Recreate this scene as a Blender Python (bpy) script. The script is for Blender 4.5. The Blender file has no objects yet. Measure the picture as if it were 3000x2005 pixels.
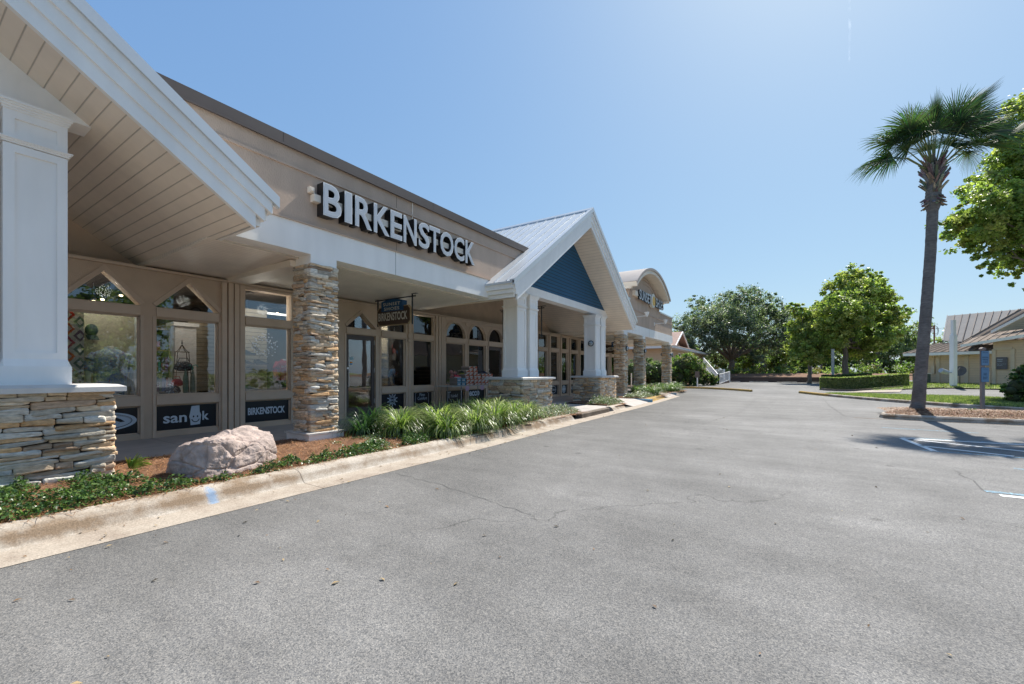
import bpy, math, random
import numpy as np
from mathutils import Vector, Matrix, noise
R_=math.radians
scn=bpy.context.scene
col=scn.collection
# ---------------------------------------------------------------- camera
H=1.4; FPX=1248.0; HY=1092.0; TH=math.atan(820/1248.)
sT,cT=math.sin(TH),math.cos(TH)
cd=bpy.data.cameras.new('camera'); cam=bpy.data.objects.new('camera',cd); col.objects.link(cam)
cam.location=(0,0,H); cam.rotation_euler=(R_(90),0,TH)
cd.sensor_width=36; cd.lens=36*FPX/3000; cd.shift_y=(HY-1002.5)/3000
cd.clip_start=.05; cd.clip_end=20000
scn.camera=cam
# ---------------------------------------------------------------- sky and sun
SUN=Vector((.66,6.4,7.9)).normalized()
w=bpy.data.worlds.new("World"); scn.world=w; w.use_nodes=True
nt=w.node_tree; bg=nt.nodes['Background']
sky=nt.nodes.new('ShaderNodeTexSky'); sky.sky_type='NISHITA'; sky.sun_disc=False
sky.sun_elevation=math.asin(SUN.z); sky.sun_rotation=math.atan2(SUN.x,SUN.y)
sky.altitude=0; sky.air_density=1.0; sky.dust_density=.8; sky.ozone_density=1.7
EXPO=.62
sp_=nt.nodes.new('ShaderNodeSeparateColor'); cb_=nt.nodes.new('ShaderNodeCombineColor'); nt.links.new(sky.outputs[0],sp_.inputs[0])
for i_,(g_,m_) in enumerate(((.60,.555),(.50,.70),(.30,.855))):      # soft roll-off of the bright glow round the sun
    a_=nt.nodes.new('ShaderNodeMath'); a_.operation='MULTIPLY'; a_.inputs[1].default_value=.15; nt.links.new(sp_.outputs[i_],a_.inputs[0])
    b_=nt.nodes.new('ShaderNodeMath'); b_.operation='POWER'; b_.inputs[1].default_value=g_; nt.links.new(a_.outputs[0],b_.inputs[0])
    c_=nt.nodes.new('ShaderNodeMath'); c_.operation='MULTIPLY'; c_.inputs[1].default_value=m_/(2**EXPO*.15); nt.links.new(b_.outputs[0],c_.inputs[0]); nt.links.new(c_.outputs[0],cb_.inputs[i_])
nt.links.new(cb_.outputs[0],bg.inputs[0]); bg.inputs[1].default_value=.15
ld=bpy.data.lights.new('sun','SUN'); ld.energy=5.0; ld.angle=R_(.53); ld.color=(1,.95,.86)
lo=bpy.data.objects.new('sun',ld); col.objects.link(lo)
lo.rotation_euler=(-SUN).to_track_quat('-Z','Y').to_euler()
scn.view_settings.view_transform='Standard'; scn.view_settings.look='None'
scn.view_settings.exposure=EXPO; scn.view_settings.gamma=1
scn.render.engine='CYCLES'
scn.cycles.max_bounces=10; scn.cycles.diffuse_bounces=6; scn.cycles.transparent_max_bounces=12

# ---------------------------------------------------------------- helpers
def PX(x,y,t):
    a=(x-1500)/FPX; b=(HY-y)/FPX
    return Vector(((-sT+a*cT)*t,(cT+a*sT)*t,H+b*t))
def sstep(x,a,b):
    x=min(1,max(0,(x-a)/(b-a))); return x*x*(3-2*x)
def G(x,y):                                   # gentle rise of the lot
    return .2*sstep(y,25,45)+.34*sstep(x,2.5,8.5)*sstep(y,24,38)
MATS={}
def pm(name,base,rough=.6,var=.12,ns=6,bump=0,bs=60,spec=.4,metal=0,attr=False,tint=None,det=4,aniso=None,coat=0,emis=None,blotch=0):
    if name in MATS: return MATS[name]
    m=bpy.data.materials.new(name); m.use_nodes=True; n=m.node_tree; N=n.nodes; L=n.links
    p=N['Principled BSDF']; p.inputs['Roughness'].default_value=rough; p.inputs['Metallic'].default_value=metal
    p.inputs['Specular IOR Level'].default_value=spec
    tc=N.new('ShaderNodeTexCoord'); vec=tc.outputs['Object']
    if aniso:
        mp=N.new('ShaderNodeMapping'); mp.inputs['Scale'].default_value=aniso; L.new(vec,mp.inputs[0]); vec=mp.outputs[0]
    if attr:
        at=N.new('ShaderNodeAttribute'); at.attribute_name='col'; src=at.outputs['Color']
    else:
        rg=N.new('ShaderNodeRGB'); rg.outputs[0].default_value=(*base,1); src=rg.outputs[0]
    if var>0:
        nz=N.new('ShaderNodeTexNoise'); nz.inputs['Scale'].default_value=ns; nz.inputs['Detail'].default_value=det
        L.new(vec,nz.inputs[0])
        mr=N.new('ShaderNodeMapRange'); mr.inputs[1].default_value=.3; mr.inputs[2].default_value=.7
        mr.inputs[3].default_value=1-var; mr.inputs[4].default_value=1+var; L.new(nz.outputs[0],mr.inputs[0])
        mx=N.new('ShaderNodeVectorMath'); mx.operation='MULTIPLY'
        L.new(src,mx.inputs[0]); L.new(mr.outputs[0],mx.inputs[1]); src=mx.outputs[0]
    if blotch>0:
        nz=N.new('ShaderNodeTexNoise'); nz.inputs['Scale'].default_value=ns*.13; nz.inputs['Detail'].default_value=3
        L.new(vec,nz.inputs[0]); mr=N.new('ShaderNodeMapRange'); mr.inputs[1].default_value=.35; mr.inputs[2].default_value=.65
        mr.inputs[3].default_value=1-blotch; mr.inputs[4].default_value=1+blotch*.5; L.new(nz.outputs[0],mr.inputs[0])
        mx=N.new('ShaderNodeVectorMath'); mx.operation='MULTIPLY'
        L.new(src,mx.inputs[0]); L.new(mr.outputs[0],mx.inputs[1]); src=mx.outputs[0]
    L.new(src,p.inputs['Base Color'])
    if bump>0:
        b1=N.new('ShaderNodeTexNoise'); b1.inputs['Scale'].default_value=bs; b1.inputs['Detail'].default_value=4
        L.new(vec,b1.inputs[0]); bp=N.new('ShaderNodeBump'); bp.inputs['Strength'].default_value=bump; bp.inputs['Distance'].default_value=.01
        L.new(b1.outputs[0],bp.inputs['Height']); L.new(bp.outputs[0],p.inputs['Normal'])
    if emis: 
        p.inputs['Emission Color'].default_value=(*emis[:3],1); p.inputs['Emission Strength'].default_value=emis[3]
    MATS[name]=m; return m
def leafmat(name,trans=.42,rough=.45,spec=.4):
    if name in MATS: return MATS[name]
    m=bpy.data.materials.new(name); m.use_nodes=True; n=m.node_tree; N=n.nodes; L=n.links
    p=N['Principled BSDF']; p.inputs['Roughness'].default_value=rough; p.inputs['Specular IOR Level'].default_value=spec
    at=N.new('ShaderNodeAttribute'); at.attribute_name='col'; L.new(at.outputs['Color'],p.inputs['Base Color'])
    tr=N.new('ShaderNodeBsdfTranslucent'); mul=N.new('ShaderNodeVectorMath'); mul.operation='MULTIPLY'
    mul.inputs[1].default_value=(1.65,1.95,.95); L.new(at.outputs['Color'],mul.inputs[0]); L.new(mul.outputs[0],tr.inputs[0])
    mx=N.new('ShaderNodeMixShader'); mx.inputs[0].default_value=trans
    L.new(p.outputs[0],mx.inputs[1]); L.new(tr.outputs[0],mx.inputs[2]); L.new(mx.outputs[0],N['Material Output'].inputs[0])
    MATS[name]=m; return m

class MB:
    def __init__(s): s.v=[]; s.f=[]; s.c=[]; s.m=[]; s.cc=None; s.mi=0
    def add(s,vs,fs,c=None):
        o=len(s.v); s.v.extend([tuple(q) for q in vs])
        for f in fs: s.f.append(tuple(i+o for i in f)); s.c.append(c if c is not None else s.cc); s.m.append(s.mi)
        return s
    def box(s,x0,x1,y0,y1,z0,z1,c=None):
        vs=[(x,y,z) for x in (x0,x1) for y in (y0,y1) for z in (z0,z1)]
        return s.add(vs,[(0,1,3,2),(4,6,7,5),(0,4,5,1),(2,3,7,6),(0,2,6,4),(1,5,7,3)],c)
    def prism(s,poly,ax,a0,a1,c=None):           # poly 2-D in the other two axes
        n=len(poly)
        def P(p,a): return (a,p[0],p[1]) if ax=='x' else ((p[0],a,p[1]) if ax=='y' else (p[0],p[1],a))
        vs=[P(p,a0) for p in poly]+[P(p,a1) for p in poly]
        fs=[tuple(range(n)),tuple(range(2*n-1,n-1,-1))]+[(i,(i+1)%n,(i+1)%n+n,i+n)[::-1] for i in range(n)]
        return s.add(vs,fs,c)
    def tube(s,pts,rad,n=8,c=None,cap=True,sq=False):
        pts=[Vector(p) for p in pts]; 
        if not hasattr(rad,'__len__'): rad=[rad]*len(pts)
        rings=[]; vs=[]
        up=Vector((0,0,1))
        for i,p in enumerate(pts):
            d=(pts[min(i+1,len(pts)-1)]-pts[max(i-1,0)]); 
            if d.length<1e-9: d=Vector((0,0,1))
            d.normalize()
            u=d.cross(up) if abs(d.z)<.95 else d.cross(Vector((0,1,0)))
            u.normalize(); v=d.cross(u)
            for k in range(n):
                a=2*math.pi*(k+.5)/n
                vs.append(p+(u*math.cos(a)+v*math.sin(a))*rad[i])
        fs=[]
        for i in range(len(pts)-1):
            for k in range(n):
                fs.append((i*n+k,i*n+(k+1)%n,(i+1)*n+(k+1)%n,(i+1)*n+k))
        if cap: fs.append(tuple(range(n-1,-1,-1))); fs.append(tuple((len(pts)-1)*n+k for k in range(n)))
        return s.add(vs,fs,c)
    def lathe(s,cx,cy,prof,n=16,c=None):
        vs=[(cx+r*math.cos(2*math.pi*k/n),cy+r*math.sin(2*math.pi*k/n),z) for r,z in prof for k in range(n)]
        fs=[(i*n+k,i*n+(k+1)%n,(i+1)*n+(k+1)%n,(i+1)*n+k) for i in range(len(prof)-1) for k in range(n)]
        fs.append(tuple(range(n-1,-1,-1))); fs.append(tuple((len(prof)-1)*n+k for k in range(n)))
        return s.add(vs,fs,c)
    def ball(s,cx,cy,cz,rx,ry,rz,n=12,m=8,c=None):
        vs=[];fs=[]
        for i in range(m+1):
            t=math.pi*i/m
            for k in range(n):
                a=2*math.pi*k/n; vs.append((cx+rx*math.sin(t)*math.cos(a),cy+ry*math.sin(t)*math.sin(a),cz-rz*math.cos(t)))
        for i in range(m):
            for k in range(n): fs.append((i*n+k,i*n+(k+1)%n,(i+1)*n+(k+1)%n,(i+1)*n+k))
        return s.add(vs,fs,c)
    def build(s,name,mats,parent=None,smooth=False,local=False,tag_=None):
        me=bpy.data.meshes.new(name); me.from_pydata(s.v,[],s.f)
        if not isinstance(mats,(list,tuple)): mats=[mats]
        for m in mats: me.materials.append(m)
        if any(c is not None for c in s.c):
            at=me.color_attributes.new('col','FLOAT_COLOR','CORNER'); buf=[]
            for f,c in zip(s.f,s.c): buf.extend((list(c or (.5,.5,.5))+[1])*len(f))
            at.data.foreach_set('color',buf)
        if len(mats)>1: me.polygons.foreach_set('material_index',s.m)
        if smooth: me.polygons.foreach_set('use_smooth',[True]*len(s.f))
        me.update()
        return link(name,me,parent,local)
WORLD={}
def link(name,me,parent=None,local=False):
    o=bpy.data.objects.new(name,me); col.objects.link(o)
    if parent is not None:
        o.parent=parent
        if parent.type=='EMPTY' and not local:
            o.matrix_parent_inverse=Matrix.Identity(4); o.location=-parent.location
    return o
def npmesh(name,V,F,mat,parent=None,colors=None,local=False,smooth=False):
    V=np.asarray(V,dtype=np.float32).reshape(-1,3); F=np.asarray(F,dtype=np.int32); k=F.shape[1]
    me=bpy.data.meshes.new(name); me.vertices.add(len(V)); me.vertices.foreach_set('co',V.ravel())
    me.loops.add(F.size); me.loops.foreach_set('vertex_index',F.ravel())
    me.polygons.add(len(F)); me.polygons.foreach_set('loop_start',np.arange(0,F.size,k,dtype=np.int32))
    me.materials.append(mat)
    if colors is not None:
        at=me.color_attributes.new('col','FLOAT_COLOR','POINT')
        c=np.ones((len(V),4),dtype=np.float32); c[:,:3]=colors; at.data.foreach_set('color',c.ravel())
    if smooth: me.polygons.foreach_set('use_smooth',np.ones(len(F),dtype=bool))
    me.update(calc_edges=True); me.validate()
    return link(name,me,parent,local)
def meta(o,label=None,cat=None,group=None,kind=None):
    if label: o['label']=label
    if cat: o['category']=cat
    if group: o['group']=group
    if kind: o['kind']=kind
    return o
def thing(name,label,cat,loc=(0,0,0),group=None):
    o=bpy.data.objects.new(name,None); col.objects.link(o); o.location=loc; o.empty_display_size=.2
    return meta(o,label,cat,group)
def dup(o,loc=None,rz=None,label=None,scale=None):
    def cp(x,par):
        c=x.copy(); col.objects.link(c)
        if par is not None: c.parent=par
        for ch in list(x.children): cp(ch,c)
        return c
    r=cp(o,None)
    if loc is not None: r.location=loc
    if rz is not None: r.rotation_euler=(0,0,rz)
    if scale is not None: r.scale=(scale,)*3
    if label: r['label']=label
    return r
FONTS={}
def text_mesh(s,size=1,bold=0,ext=0,sx=1,sp=1,res=3,align='LEFT',shear=0):
    c=bpy.data.curves.new('t','FONT'); c.body=s; c.size=size; c.offset=bold; c.extrude=ext; c.resolution_u=res
    c.space_character=sp; c.align_x=align; c.shear=shear
    o=bpy.data.objects.new('t',c); col.objects.link(o)
    dg=bpy.context.evaluated_depsgraph_get(); dg.update()
    me=bpy.data.meshes.new_from_object(o.evaluated_get(dg))
    V=[(v.co.x*sx,v.co.y,v.co.z) for v in me.vertices]; F=[tuple(p.vertices) for p in me.polygons]
    bpy.data.objects.remove(o); bpy.data.curves.remove(c); bpy.data.meshes.remove(me)
    return V,F
def fit_text(mb,s,o,u,v,w,h,bold=0,ext=.002,c=None,sp=1,shear=0):
    """letters filling a w x h rectangle whose lower left corner is o, along u and up v"""
    V,F=text_mesh(s,1,bold,0,1,sp,shear=shear)
    xs=[q[0] for q in V]; ys=[q[1] for q in V]
    x0,x1,y0,y1=min(xs),max(xs),min(ys),max(ys)
    o=Vector(o);u=Vector(u).normalized();v=Vector(v).normalized();n=u.cross(v)
    top=[o+u*((q[0]-x0)/(x1-x0)*w)+v*((q[1]-y0)/(y1-y0)*h)+n*ext for q in V]
    mb.add(top,F,c)
    if ext>.02:
        bot=[p-n*ext for p in top]; ed={}
        for f in F:
            for i in range(len(f)):
                a,b=f[i],f[(i+1)%len(f)]
                if (b,a) in ed: ed[(b,a)]=0
                else: ed[(a,b)]=1
        k=len(top); fs=[(b,a,a+k,b+k) for (a,b),q in ed.items() if q]
        return top+bot,fs
    return mb
rng=np.random.default_rng(7)
def unit(a): return a/np.maximum(np.linalg.norm(a,axis=-1,keepdims=True),1e-9)
def leaves(P,Nn,size,asp=.6,fold=.0,seed=0,shape='rhomb',droop=0):
    """one leaf-sized kite per point; P,Nn (n,3); size (n,)"""
    r=np.random.default_rng(seed); n=len(P)
    t=unit(np.cross(Nn,unit(r.normal(size=(n,3))))); b=np.cross(Nn,t)
    s=size[:,None]
    if shape=='rhomb':
        a=P-t*s*.5; c=P+t*s*.5; bb=P+b*s*.5*asp+t*s*.05+Nn*s*fold; d=P-b*s*.5*asp+t*s*.05+Nn*s*fold
        V=np.stack([a,bb,c,d],1).reshape(-1,3); F=np.arange(n*4).reshape(-1,4); k=4
    else:   # lobed leaf: 5-gon
        V=np.stack([P-t*s*.5,P-t*s*.15+b*s*.5*asp+Nn*s*fold,P+t*s*.28+b*s*.36*asp,P+t*s*.55,P+t*s*.25-b*s*.4*asp,P-t*s*.2-b*s*.5*asp+Nn*s*fold],1).reshape(-1,3)
        F=np.arange(n*6).reshape(-1,6); k=6
    return V,F,k
def crown(name,blobs,nleaf,size,cols,parent,seed=1,asp=.75,mat=None,clump=.3,shell=.55,up=.5,shape='rhomb',local=False,flat=.8,perclump=55,jit=.35,density=1):
    """foliage from leaf clumps spread through ellipsoid lobes (x,y,z,r[,rz])"""
    r=np.random.default_rng(seed)
    B=np.array([[*b[:4],(b[4] if len(b)>4 else b[3]*flat)] for b in blobs],float)
    wgt=B[:,3]**2*B[:,4]**.5; wgt/=wgt.sum()
    nc=max(1,int(nleaf/perclump)); bi=r.choice(len(B),nc,p=wgt)
    d=unit(r.normal(size=(nc,3))); rad=shell+(1.16-shell)*r.random(nc)**.8
    C=B[bi,:3]+d*rad[:,None]*B[bi][:,[3,3,4]]
    cr=B[bi,3]*clump*(.35+1.15*r.random(nc))
    out=unit(C-B[bi,:3])
    ci=r.integers(0,nc,nleaf); off=r.normal(size=(nleaf,3))*.5
    P=C[ci]+off*cr[ci][:,None]*np.array([1,1,.75])
    Nn=unit(out[ci]*.5+np.array([0,0,up])+r.normal(size=(nleaf,3))*.65)
    cols=np.array(cols,float)
    kc=r.integers(0,len(cols),nc); mixc=r.random(nc)
    cc=cols[kc]*(.75+.5*mixc[:,None])
    c=cc[ci]*(1+jit*(r.random((nleaf,1))-.5)*2)
    sz=size*(.65+.7*r.random(nleaf))
    V,F,k=leaves(P,Nn,sz,asp,.08,seed+5,shape)
    return npmesh(name,V,F,mat or leafmat('leaf'),parent,np.repeat(c,k,0),local)
def limbs(mb,base,tips,r0,seed=1,fork=.35,wob=.25,r1=.02,c=None):
    rr=random.Random(seed); base=Vector(base)
    for t in tips:
        t=Vector(t); n=6; pts=[];rad=[]
        for i in range(n+1):
            f=i/n; p=base.lerp(t,f); p.z=base.z+(t.z-base.z)*(f**.85)
            if 0<i<n: p+=Vector((rr.uniform(-1,1),rr.uniform(-1,1),rr.uniform(-.5,.5)))*wob*(t-base).length*.16
            pts.append(p); rad.append(r0*(1-f)**.9*.9+r1)
        mb.tube(pts,rad,6,c)
        for k in range(3):
            a=rr.randint(2,5); q=pts[a]+Vector((rr.uniform(-1,1),rr.uniform(-1,1),rr.uniform(-.1,.9)))*(t-base).length*.3
            mb.tube([pts[a],pts[a].lerp(q,.5)+Vector((0,0,.1)),q],[rad[a]*.6,rad[a]*.4,r1*.7],5,c)

# ---------------------------------------------------------------- materials
M_tan=pm('stucco_tan',(.60,.46,.345),.85,.07,3,.5,90,spec=.2,blotch=.07)
M_stucco=pm('stucco_wall',(.54,.41,.32),.9,.07,2.6,1.0,55,spec=.2,blotch=.12,aniso=(1,1,.45))
M_trim=pm('tan_trim',(.60,.465,.355),.6,.05,4,.08,120,spec=.3)
M_white=pm('white_paint',(.90,.875,.84),.55,.035,5,.08,90,spec=.3,blotch=.06,aniso=(1,1,.22))
M_cream=pm('cream_paint',(.86,.76,.64),.6,.05,3,.05,90,spec=.3,blotch=.05)
M_brown=pm('brown_coping',(.085,.068,.062),.5,.08,2,spec=.4)
M_blue=pm('blue_siding',(.022,.085,.17),.55,.08,5,.1,80,spec=.3)
M_metal=pm('white_metal_roof',(.62,.64,.65),.38,.05,1.2,spec=.5,metal=.25)
M_capstone=pm('cap_stone',(.60,.58,.55),.7,.08,6,.15,60,spec=.3)
M_mortar=pm('dark_mortar',(.05,.045,.04),.95,.2,20)
M_stone=pm('ledge_stone',(.4,.3,.2),.82,.26,15,1.0,38,spec=.25,attr=True,aniso=(1,1,3.2),det=8)
M_black=pm('black_vinyl',(.012,.014,.02),.35,.1,3)
M_vinyl=pm('pale_vinyl',(.55,.62,.7),.5,.02,3)
M_doorbr=pm('dark_brown_frame',(.095,.075,.068),.45,.05,3)
M_alu=pm('brushed_metal',(.6,.6,.6),.35,.05,10,metal=.9)
M_darkmetal=pm('dark_metal',(.02,.022,.025),.5,.1,8)
M_walk=pm('concrete_walk',(.48,.44,.41),.85,.09,3,.3,120,spec=.2,blotch=.12)
M_leaf=leafmat('leaf'); M_gloss=leafmat('glossy_leaf',.2,.36,.4); M_grassblade=leafmat('blade',.35,.35,.5)
M_bark=pm('bark',(.2,.165,.135),.9,.3,9,.8,30,aniso=(1,1,.25))
def col_mat(name,rough=.6,spec=.35,var=.08,ns=15,bump=0,bs=80): return pm(name,(.5,.5,.5),rough,var,ns,bump,bs,spec=spec,attr=True)
M_goods=col_mat('shop_goods')
def glass():
    m=bpy.data.materials.new('window_glass'); m.use_nodes=True; N=m.node_tree.nodes; L=m.node_tree.links
    N.remove(N['Principled BSDF'])
    t=N.new('ShaderNodeBsdfTransparent'); t.inputs[0].default_value=(.90,.92,.91,1)
    g=N.new('ShaderNodeBsdfGlossy'); g.inputs['Roughness'].default_value=.0; g.inputs[0].default_value=(.95,.97,1,1)
    fr=N.new('ShaderNodeFresnel'); fr.inputs[0].default_value=1.52
    mr=N.new('ShaderNodeMapRange'); mr.inputs[1].default_value=0; mr.inputs[2].default_value=1; mr.inputs[3].default_value=.05; mr.inputs[4].default_value=1.0
    tc=N.new('ShaderNodeTexCoord'); nz=N.new('ShaderNodeTexNoise'); nz.inputs['Scale'].default_value=1.1; bp=N.new('ShaderNodeBump'); bp.inputs['Strength'].default_value=.25; bp.inputs['Distance'].default_value=.01
    L.new(tc.outputs['Object'],nz.inputs[0]); L.new(nz.outputs[0],bp.inputs['Height']); L.new(bp.outputs[0],g.inputs['Normal'])
    mx=N.new('ShaderNodeMixShader'); L.new(fr.outputs[0],mr.inputs[0]); L.new(mr.outputs[0],mx.inputs[0])
    L.new(t.outputs[0],mx.inputs[1]); L.new(g.outputs[0],mx.inputs[2]); L.new(mx.outputs[0],N['Material Output'].inputs[0])
    return m
M_glass=glass()
def asphalt():
    m=bpy.data.materials.new('asphalt'); m.use_nodes=True; N=m.node_tree.nodes; L=m.node_tree.links; p=N['Principled BSDF']
    tc=N.new('ShaderNodeTexCoord'); V=tc.outputs['Object']
    def noise_(sc,det=3,rough=.5,vec=V):
        n=N.new('ShaderNodeTexNoise'); n.inputs['Scale'].default_value=sc; n.inputs['Detail'].default_value=det; n.inputs['Roughness'].default_value=rough; L.new(vec,n.inputs[0]); return n.outputs[0]
    def mr(x,a,b,c,d):
        n=N.new('ShaderNodeMapRange'); n.inputs[1].default_value=a;n.inputs[2].default_value=b;n.inputs[3].default_value=c;n.inputs[4].default_value=d; L.new(x,n.inputs[0]); return n.outputs[0]
    def mul(a,b):
        n=N.new('ShaderNodeMath'); n.operation='MULTIPLY'; L.new(a,n.inputs[0]); L.new(b,n.inputs[1]); return n.outputs[0]
    vo=N.new('ShaderNodeTexVoronoi'); vo.inputs['Scale'].default_value=170; L.new(V,vo.inputs[0])
    cr=N.new('ShaderNodeValToRGB'); e=cr.color_ramp.elements; e[0].position=0; e[0].color=(.105,.106,.108,1); e[1].position=1; e[1].color=(.34,.322,.298,1)
    x=e.new(.35); x.color=(.185,.183,.182,1); x=e.new(.75); x.color=(.245,.235,.222,1)
    sp=N.new('ShaderNodeSeparateColor'); L.new(vo.outputs['Color'],sp.inputs[0]); L.new(sp.outputs[0],cr.inputs[0])
    f=mr(noise_(.55,4,.6),.3,.7,.82,1.12)
    f=mul(f,mr(noise_(2.3,5,.65),.3,.72,.90,1.06))
    f=mul(f,mr(noise_(11,4,.7),.3,.72,.93,1.06))
    f=mul(f,mr(noise_(45,4,.6),.3,.7,.90,1.1))
    f=mul(f,mr(noise_(.13,3,.5),.35,.65,.82,1.08))
    f=mul(f,mr(noise_(.8,6,.75),.58,.72,1.0,.80))
    # sun glare painted in as a lighter lane; darker tyre-marked band along the gutter
    sx=N.new('ShaderNodeSeparateXYZ'); L.new(V,sx.inputs[0])
    wob=N.new('ShaderNodeMath'); wob.operation='ADD'; L.new(sx.outputs[0],wob.inputs[0]); L.new(mr(noise_(.35,3),0,1,-1.2,1.2),wob.inputs[1])
    f=mul(f,mr(wob.outputs[0],-5.2,-2.2,.72,1.0))
    # stretched streaks along the driving direction far away
    mp=N.new('ShaderNodeMapping'); mp.inputs['Scale'].default_value=(.35,1.7,1); L.new(V,mp.inputs[0])
    f=mul(f,mr(noise_(.9,5,.7,mp.outputs[0]),.35,.7,.86,1.1))
    # oil spots
    vs=N.new('ShaderNodeTexVoronoi'); vs.inputs['Scale'].default_value=1.1; L.new(V,vs.inputs[0])
    wn=noise_(9,3); ad=N.new('ShaderNodeMath'); ad.operation='ADD'; L.new(vs.outputs['Distance'],ad.inputs[0]); L.new(mr(wn,0,1,-.06,.06),ad.inputs[1])
    f=mul(f,mr(ad.outputs[0],.03,.085,.62,1.0))
    # fine cracks
    mp2=N.new('ShaderNodeMapping'); mp2.inputs['Scale'].default_value=(.16,.11,1); L.new(V,mp2.inputs[0])
    nn=N.new('ShaderNodeTexNoise'); nn.inputs['Scale'].default_value=1.6; nn.inputs['Detail'].default_value=6; L.new(V,nn.inputs[0])
    mixv=N.new('ShaderNodeVectorMath'); mixv.operation='MULTIPLY_ADD'; mixv.inputs[1].default_value=(.14,.14,0); L.new(nn.outputs['Color'],mixv.inputs[0]); L.new(mp2.outputs[0],mixv.inputs[2])
    vc=N.new('ShaderNodeTexVoronoi'); vc.feature='DISTANCE_TO_EDGE'; vc.inputs['Scale'].default_value=1.0; L.new(mixv.outputs[0],vc.inputs[0])
    crk=mr(vc.outputs['Distance'],.0006,.002,.68,1.0)
    msk=mr(noise_(.23,2),.5,.56,1,0)
    mxx=N.new('ShaderNodeMix'); mxx.data_type='FLOAT'; L.new(msk,mxx.inputs[0]); mxx.inputs[2].default_value=1; L.new(crk,mxx.inputs[3])
    f=mul(f,mxx.outputs[0])
    mm=N.new('ShaderNodeVectorMath'); mm.operation='MULTIPLY'; L.new(cr.outputs[0],mm.inputs[0]); L.new(f,mm.inputs[1]); L.new(mm.outputs[0],p.inputs['Base Color'])
    p.inputs['Roughness'].default_value=.85; p.inputs['Specular IOR Level'].default_value=.22
    bp=N.new('ShaderNodeBump'); bp.inputs['Strength'].default_value=.3; bp.inputs['Distance'].default_value=.004
    L.new(vo.outputs['Distance'],bp.inputs['Height']); L.new(bp.outputs[0],p.inputs['Normal'])
    return m
M_asphalt=asphalt()
def curbmat(name,base,stain=(.3,.23,.15)):
    m=bpy.data.materials.new(name); m.use_nodes=True; N=m.node_tree.nodes; L=m.node_tree.links; p=N['Principled BSDF']
    tc=N.new('ShaderNodeTexCoord'); V=tc.outputs['Object']
    a=N.new('ShaderNodeTexNoise'); a.inputs['Scale'].default_value=2.2; a.inputs['Detail'].default_value=6; a.inputs['Roughness'].default_value=.65; L.new(V,a.inputs[0])
    r=N.new('ShaderNodeValToRGB'); e=r.color_ramp.elements; e[0].position=.36; e[0].color=(*stain,1); e[1].position=.6; e[1].color=(*base,1)
    zz=N.new('ShaderNodeSeparateXYZ'); L.new(V,zz.inputs[0]); zp=N.new('ShaderNodeMath'); zp.operation='SUBTRACT'; zp.inputs[1].default_value=.085; L.new(zz.outputs[2],zp.inputs[0]); za=N.new('ShaderNodeMath'); za.operation='ABSOLUTE'; L.new(zp.outputs[0],za.inputs[0])
    zm=N.new('ShaderNodeMapRange'); zm.inputs[1].default_value=0; zm.inputs[2].default_value=.07; zm.inputs[3].default_value=-.09; zm.inputs[4].default_value=.05; L.new(za.outputs[0],zm.inputs[0])
    zd=N.new('ShaderNodeMath'); zd.operation='ADD'; L.new(a.outputs[0],zd.inputs[0]); L.new(zm.outputs[0],zd.inputs[1]); L.new(zd.outputs[0],r.inputs[0])
    b=N.new('ShaderNodeTexNoise'); b.inputs['Scale'].default_value=90; b.inputs['Detail'].default_value=3; L.new(V,b.inputs[0])
    mr=N.new('ShaderNodeMapRange'); mr.inputs[1].default_value=.3; mr.inputs[2].default_value=.7; mr.inputs[3].default_value=.72; mr.inputs[4].default_value=1.2; L.new(b.outputs[0],mr.inputs[0])
    # expansion joints every 3 m along y
    sx=N.new('ShaderNodeSeparateXYZ'); L.new(V,sx.inputs[0]); fm=N.new('ShaderNodeMath'); fm.operation='PINGPONG'; fm.inputs[1].default_value=1.525; L.new(sx.outputs[1],fm.inputs[0])
    mj=N.new('ShaderNodeMapRange'); mj.inputs[1].default_value=.003; mj.inputs[2].default_value=.01; mj.inputs[3].default_value=.45; mj.inputs[4].default_value=1; L.new(fm.outputs[0],mj.inputs[0])
    mu=N.new('ShaderNodeMath'); mu.operation='MULTIPLY'; L.new(mr.outputs[0],mu.inputs[0]); L.new(mj.outputs[0],mu.inputs[1])
    mm=N.new('ShaderNodeVectorMath'); mm.operation='MULTIPLY'; L.new(r.outputs[0],mm.inputs[0]); L.new(mu.outputs[0],mm.inputs[1]); L.new(mm.outputs[0],p.inputs['Base Color'])
    p.inputs['Roughness'].default_value=.85; p.inputs['Specular IOR Level'].default_value=.2
    bp=N.new('ShaderNodeBump'); bp.inputs['Strength'].default_value=.3; bp.inputs['Distance'].default_value=.004; L.new(b.outputs[0],bp.inputs['Height']); L.new(bp.outputs[0],p.inputs['Normal'])
    return m
M_curb=curbmat('curb_concrete',(.48,.425,.36),(.25,.18,.12)); M_gutter=curbmat('gutter_concrete',(.43,.37,.305),(.31,.25,.20))
M_curbdk=curbmat('brown_curb',(.2,.165,.135),(.13,.105,.08)); M_curbyl=curbmat('yellow_curb',(.42,.27,.07),(.3,.2,.09)); M_curbbl=curbmat('blue_curb',(.10,.27,.42),(.2,.3,.38))
def strawmat():
    m=pm('pine_straw',(.22,.125,.08),.9,.35,30,1.0,70,spec=.15,blotch=.25); return m
M_straw=strawmat()
M_lawn=pm('lawn',(.19,.215,.085),.9,.3,14,1.0,60,spec=.15,blotch=.2)
# ================================================================ THE SHOP BUILDING
SF=-10.2                                       # storefront plane
bld=thing('shop_building','long tan stucco shopping arcade with gabled porches, stone pillars and shop windows','building',(-10.2,12,0))
SLO=.672
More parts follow.
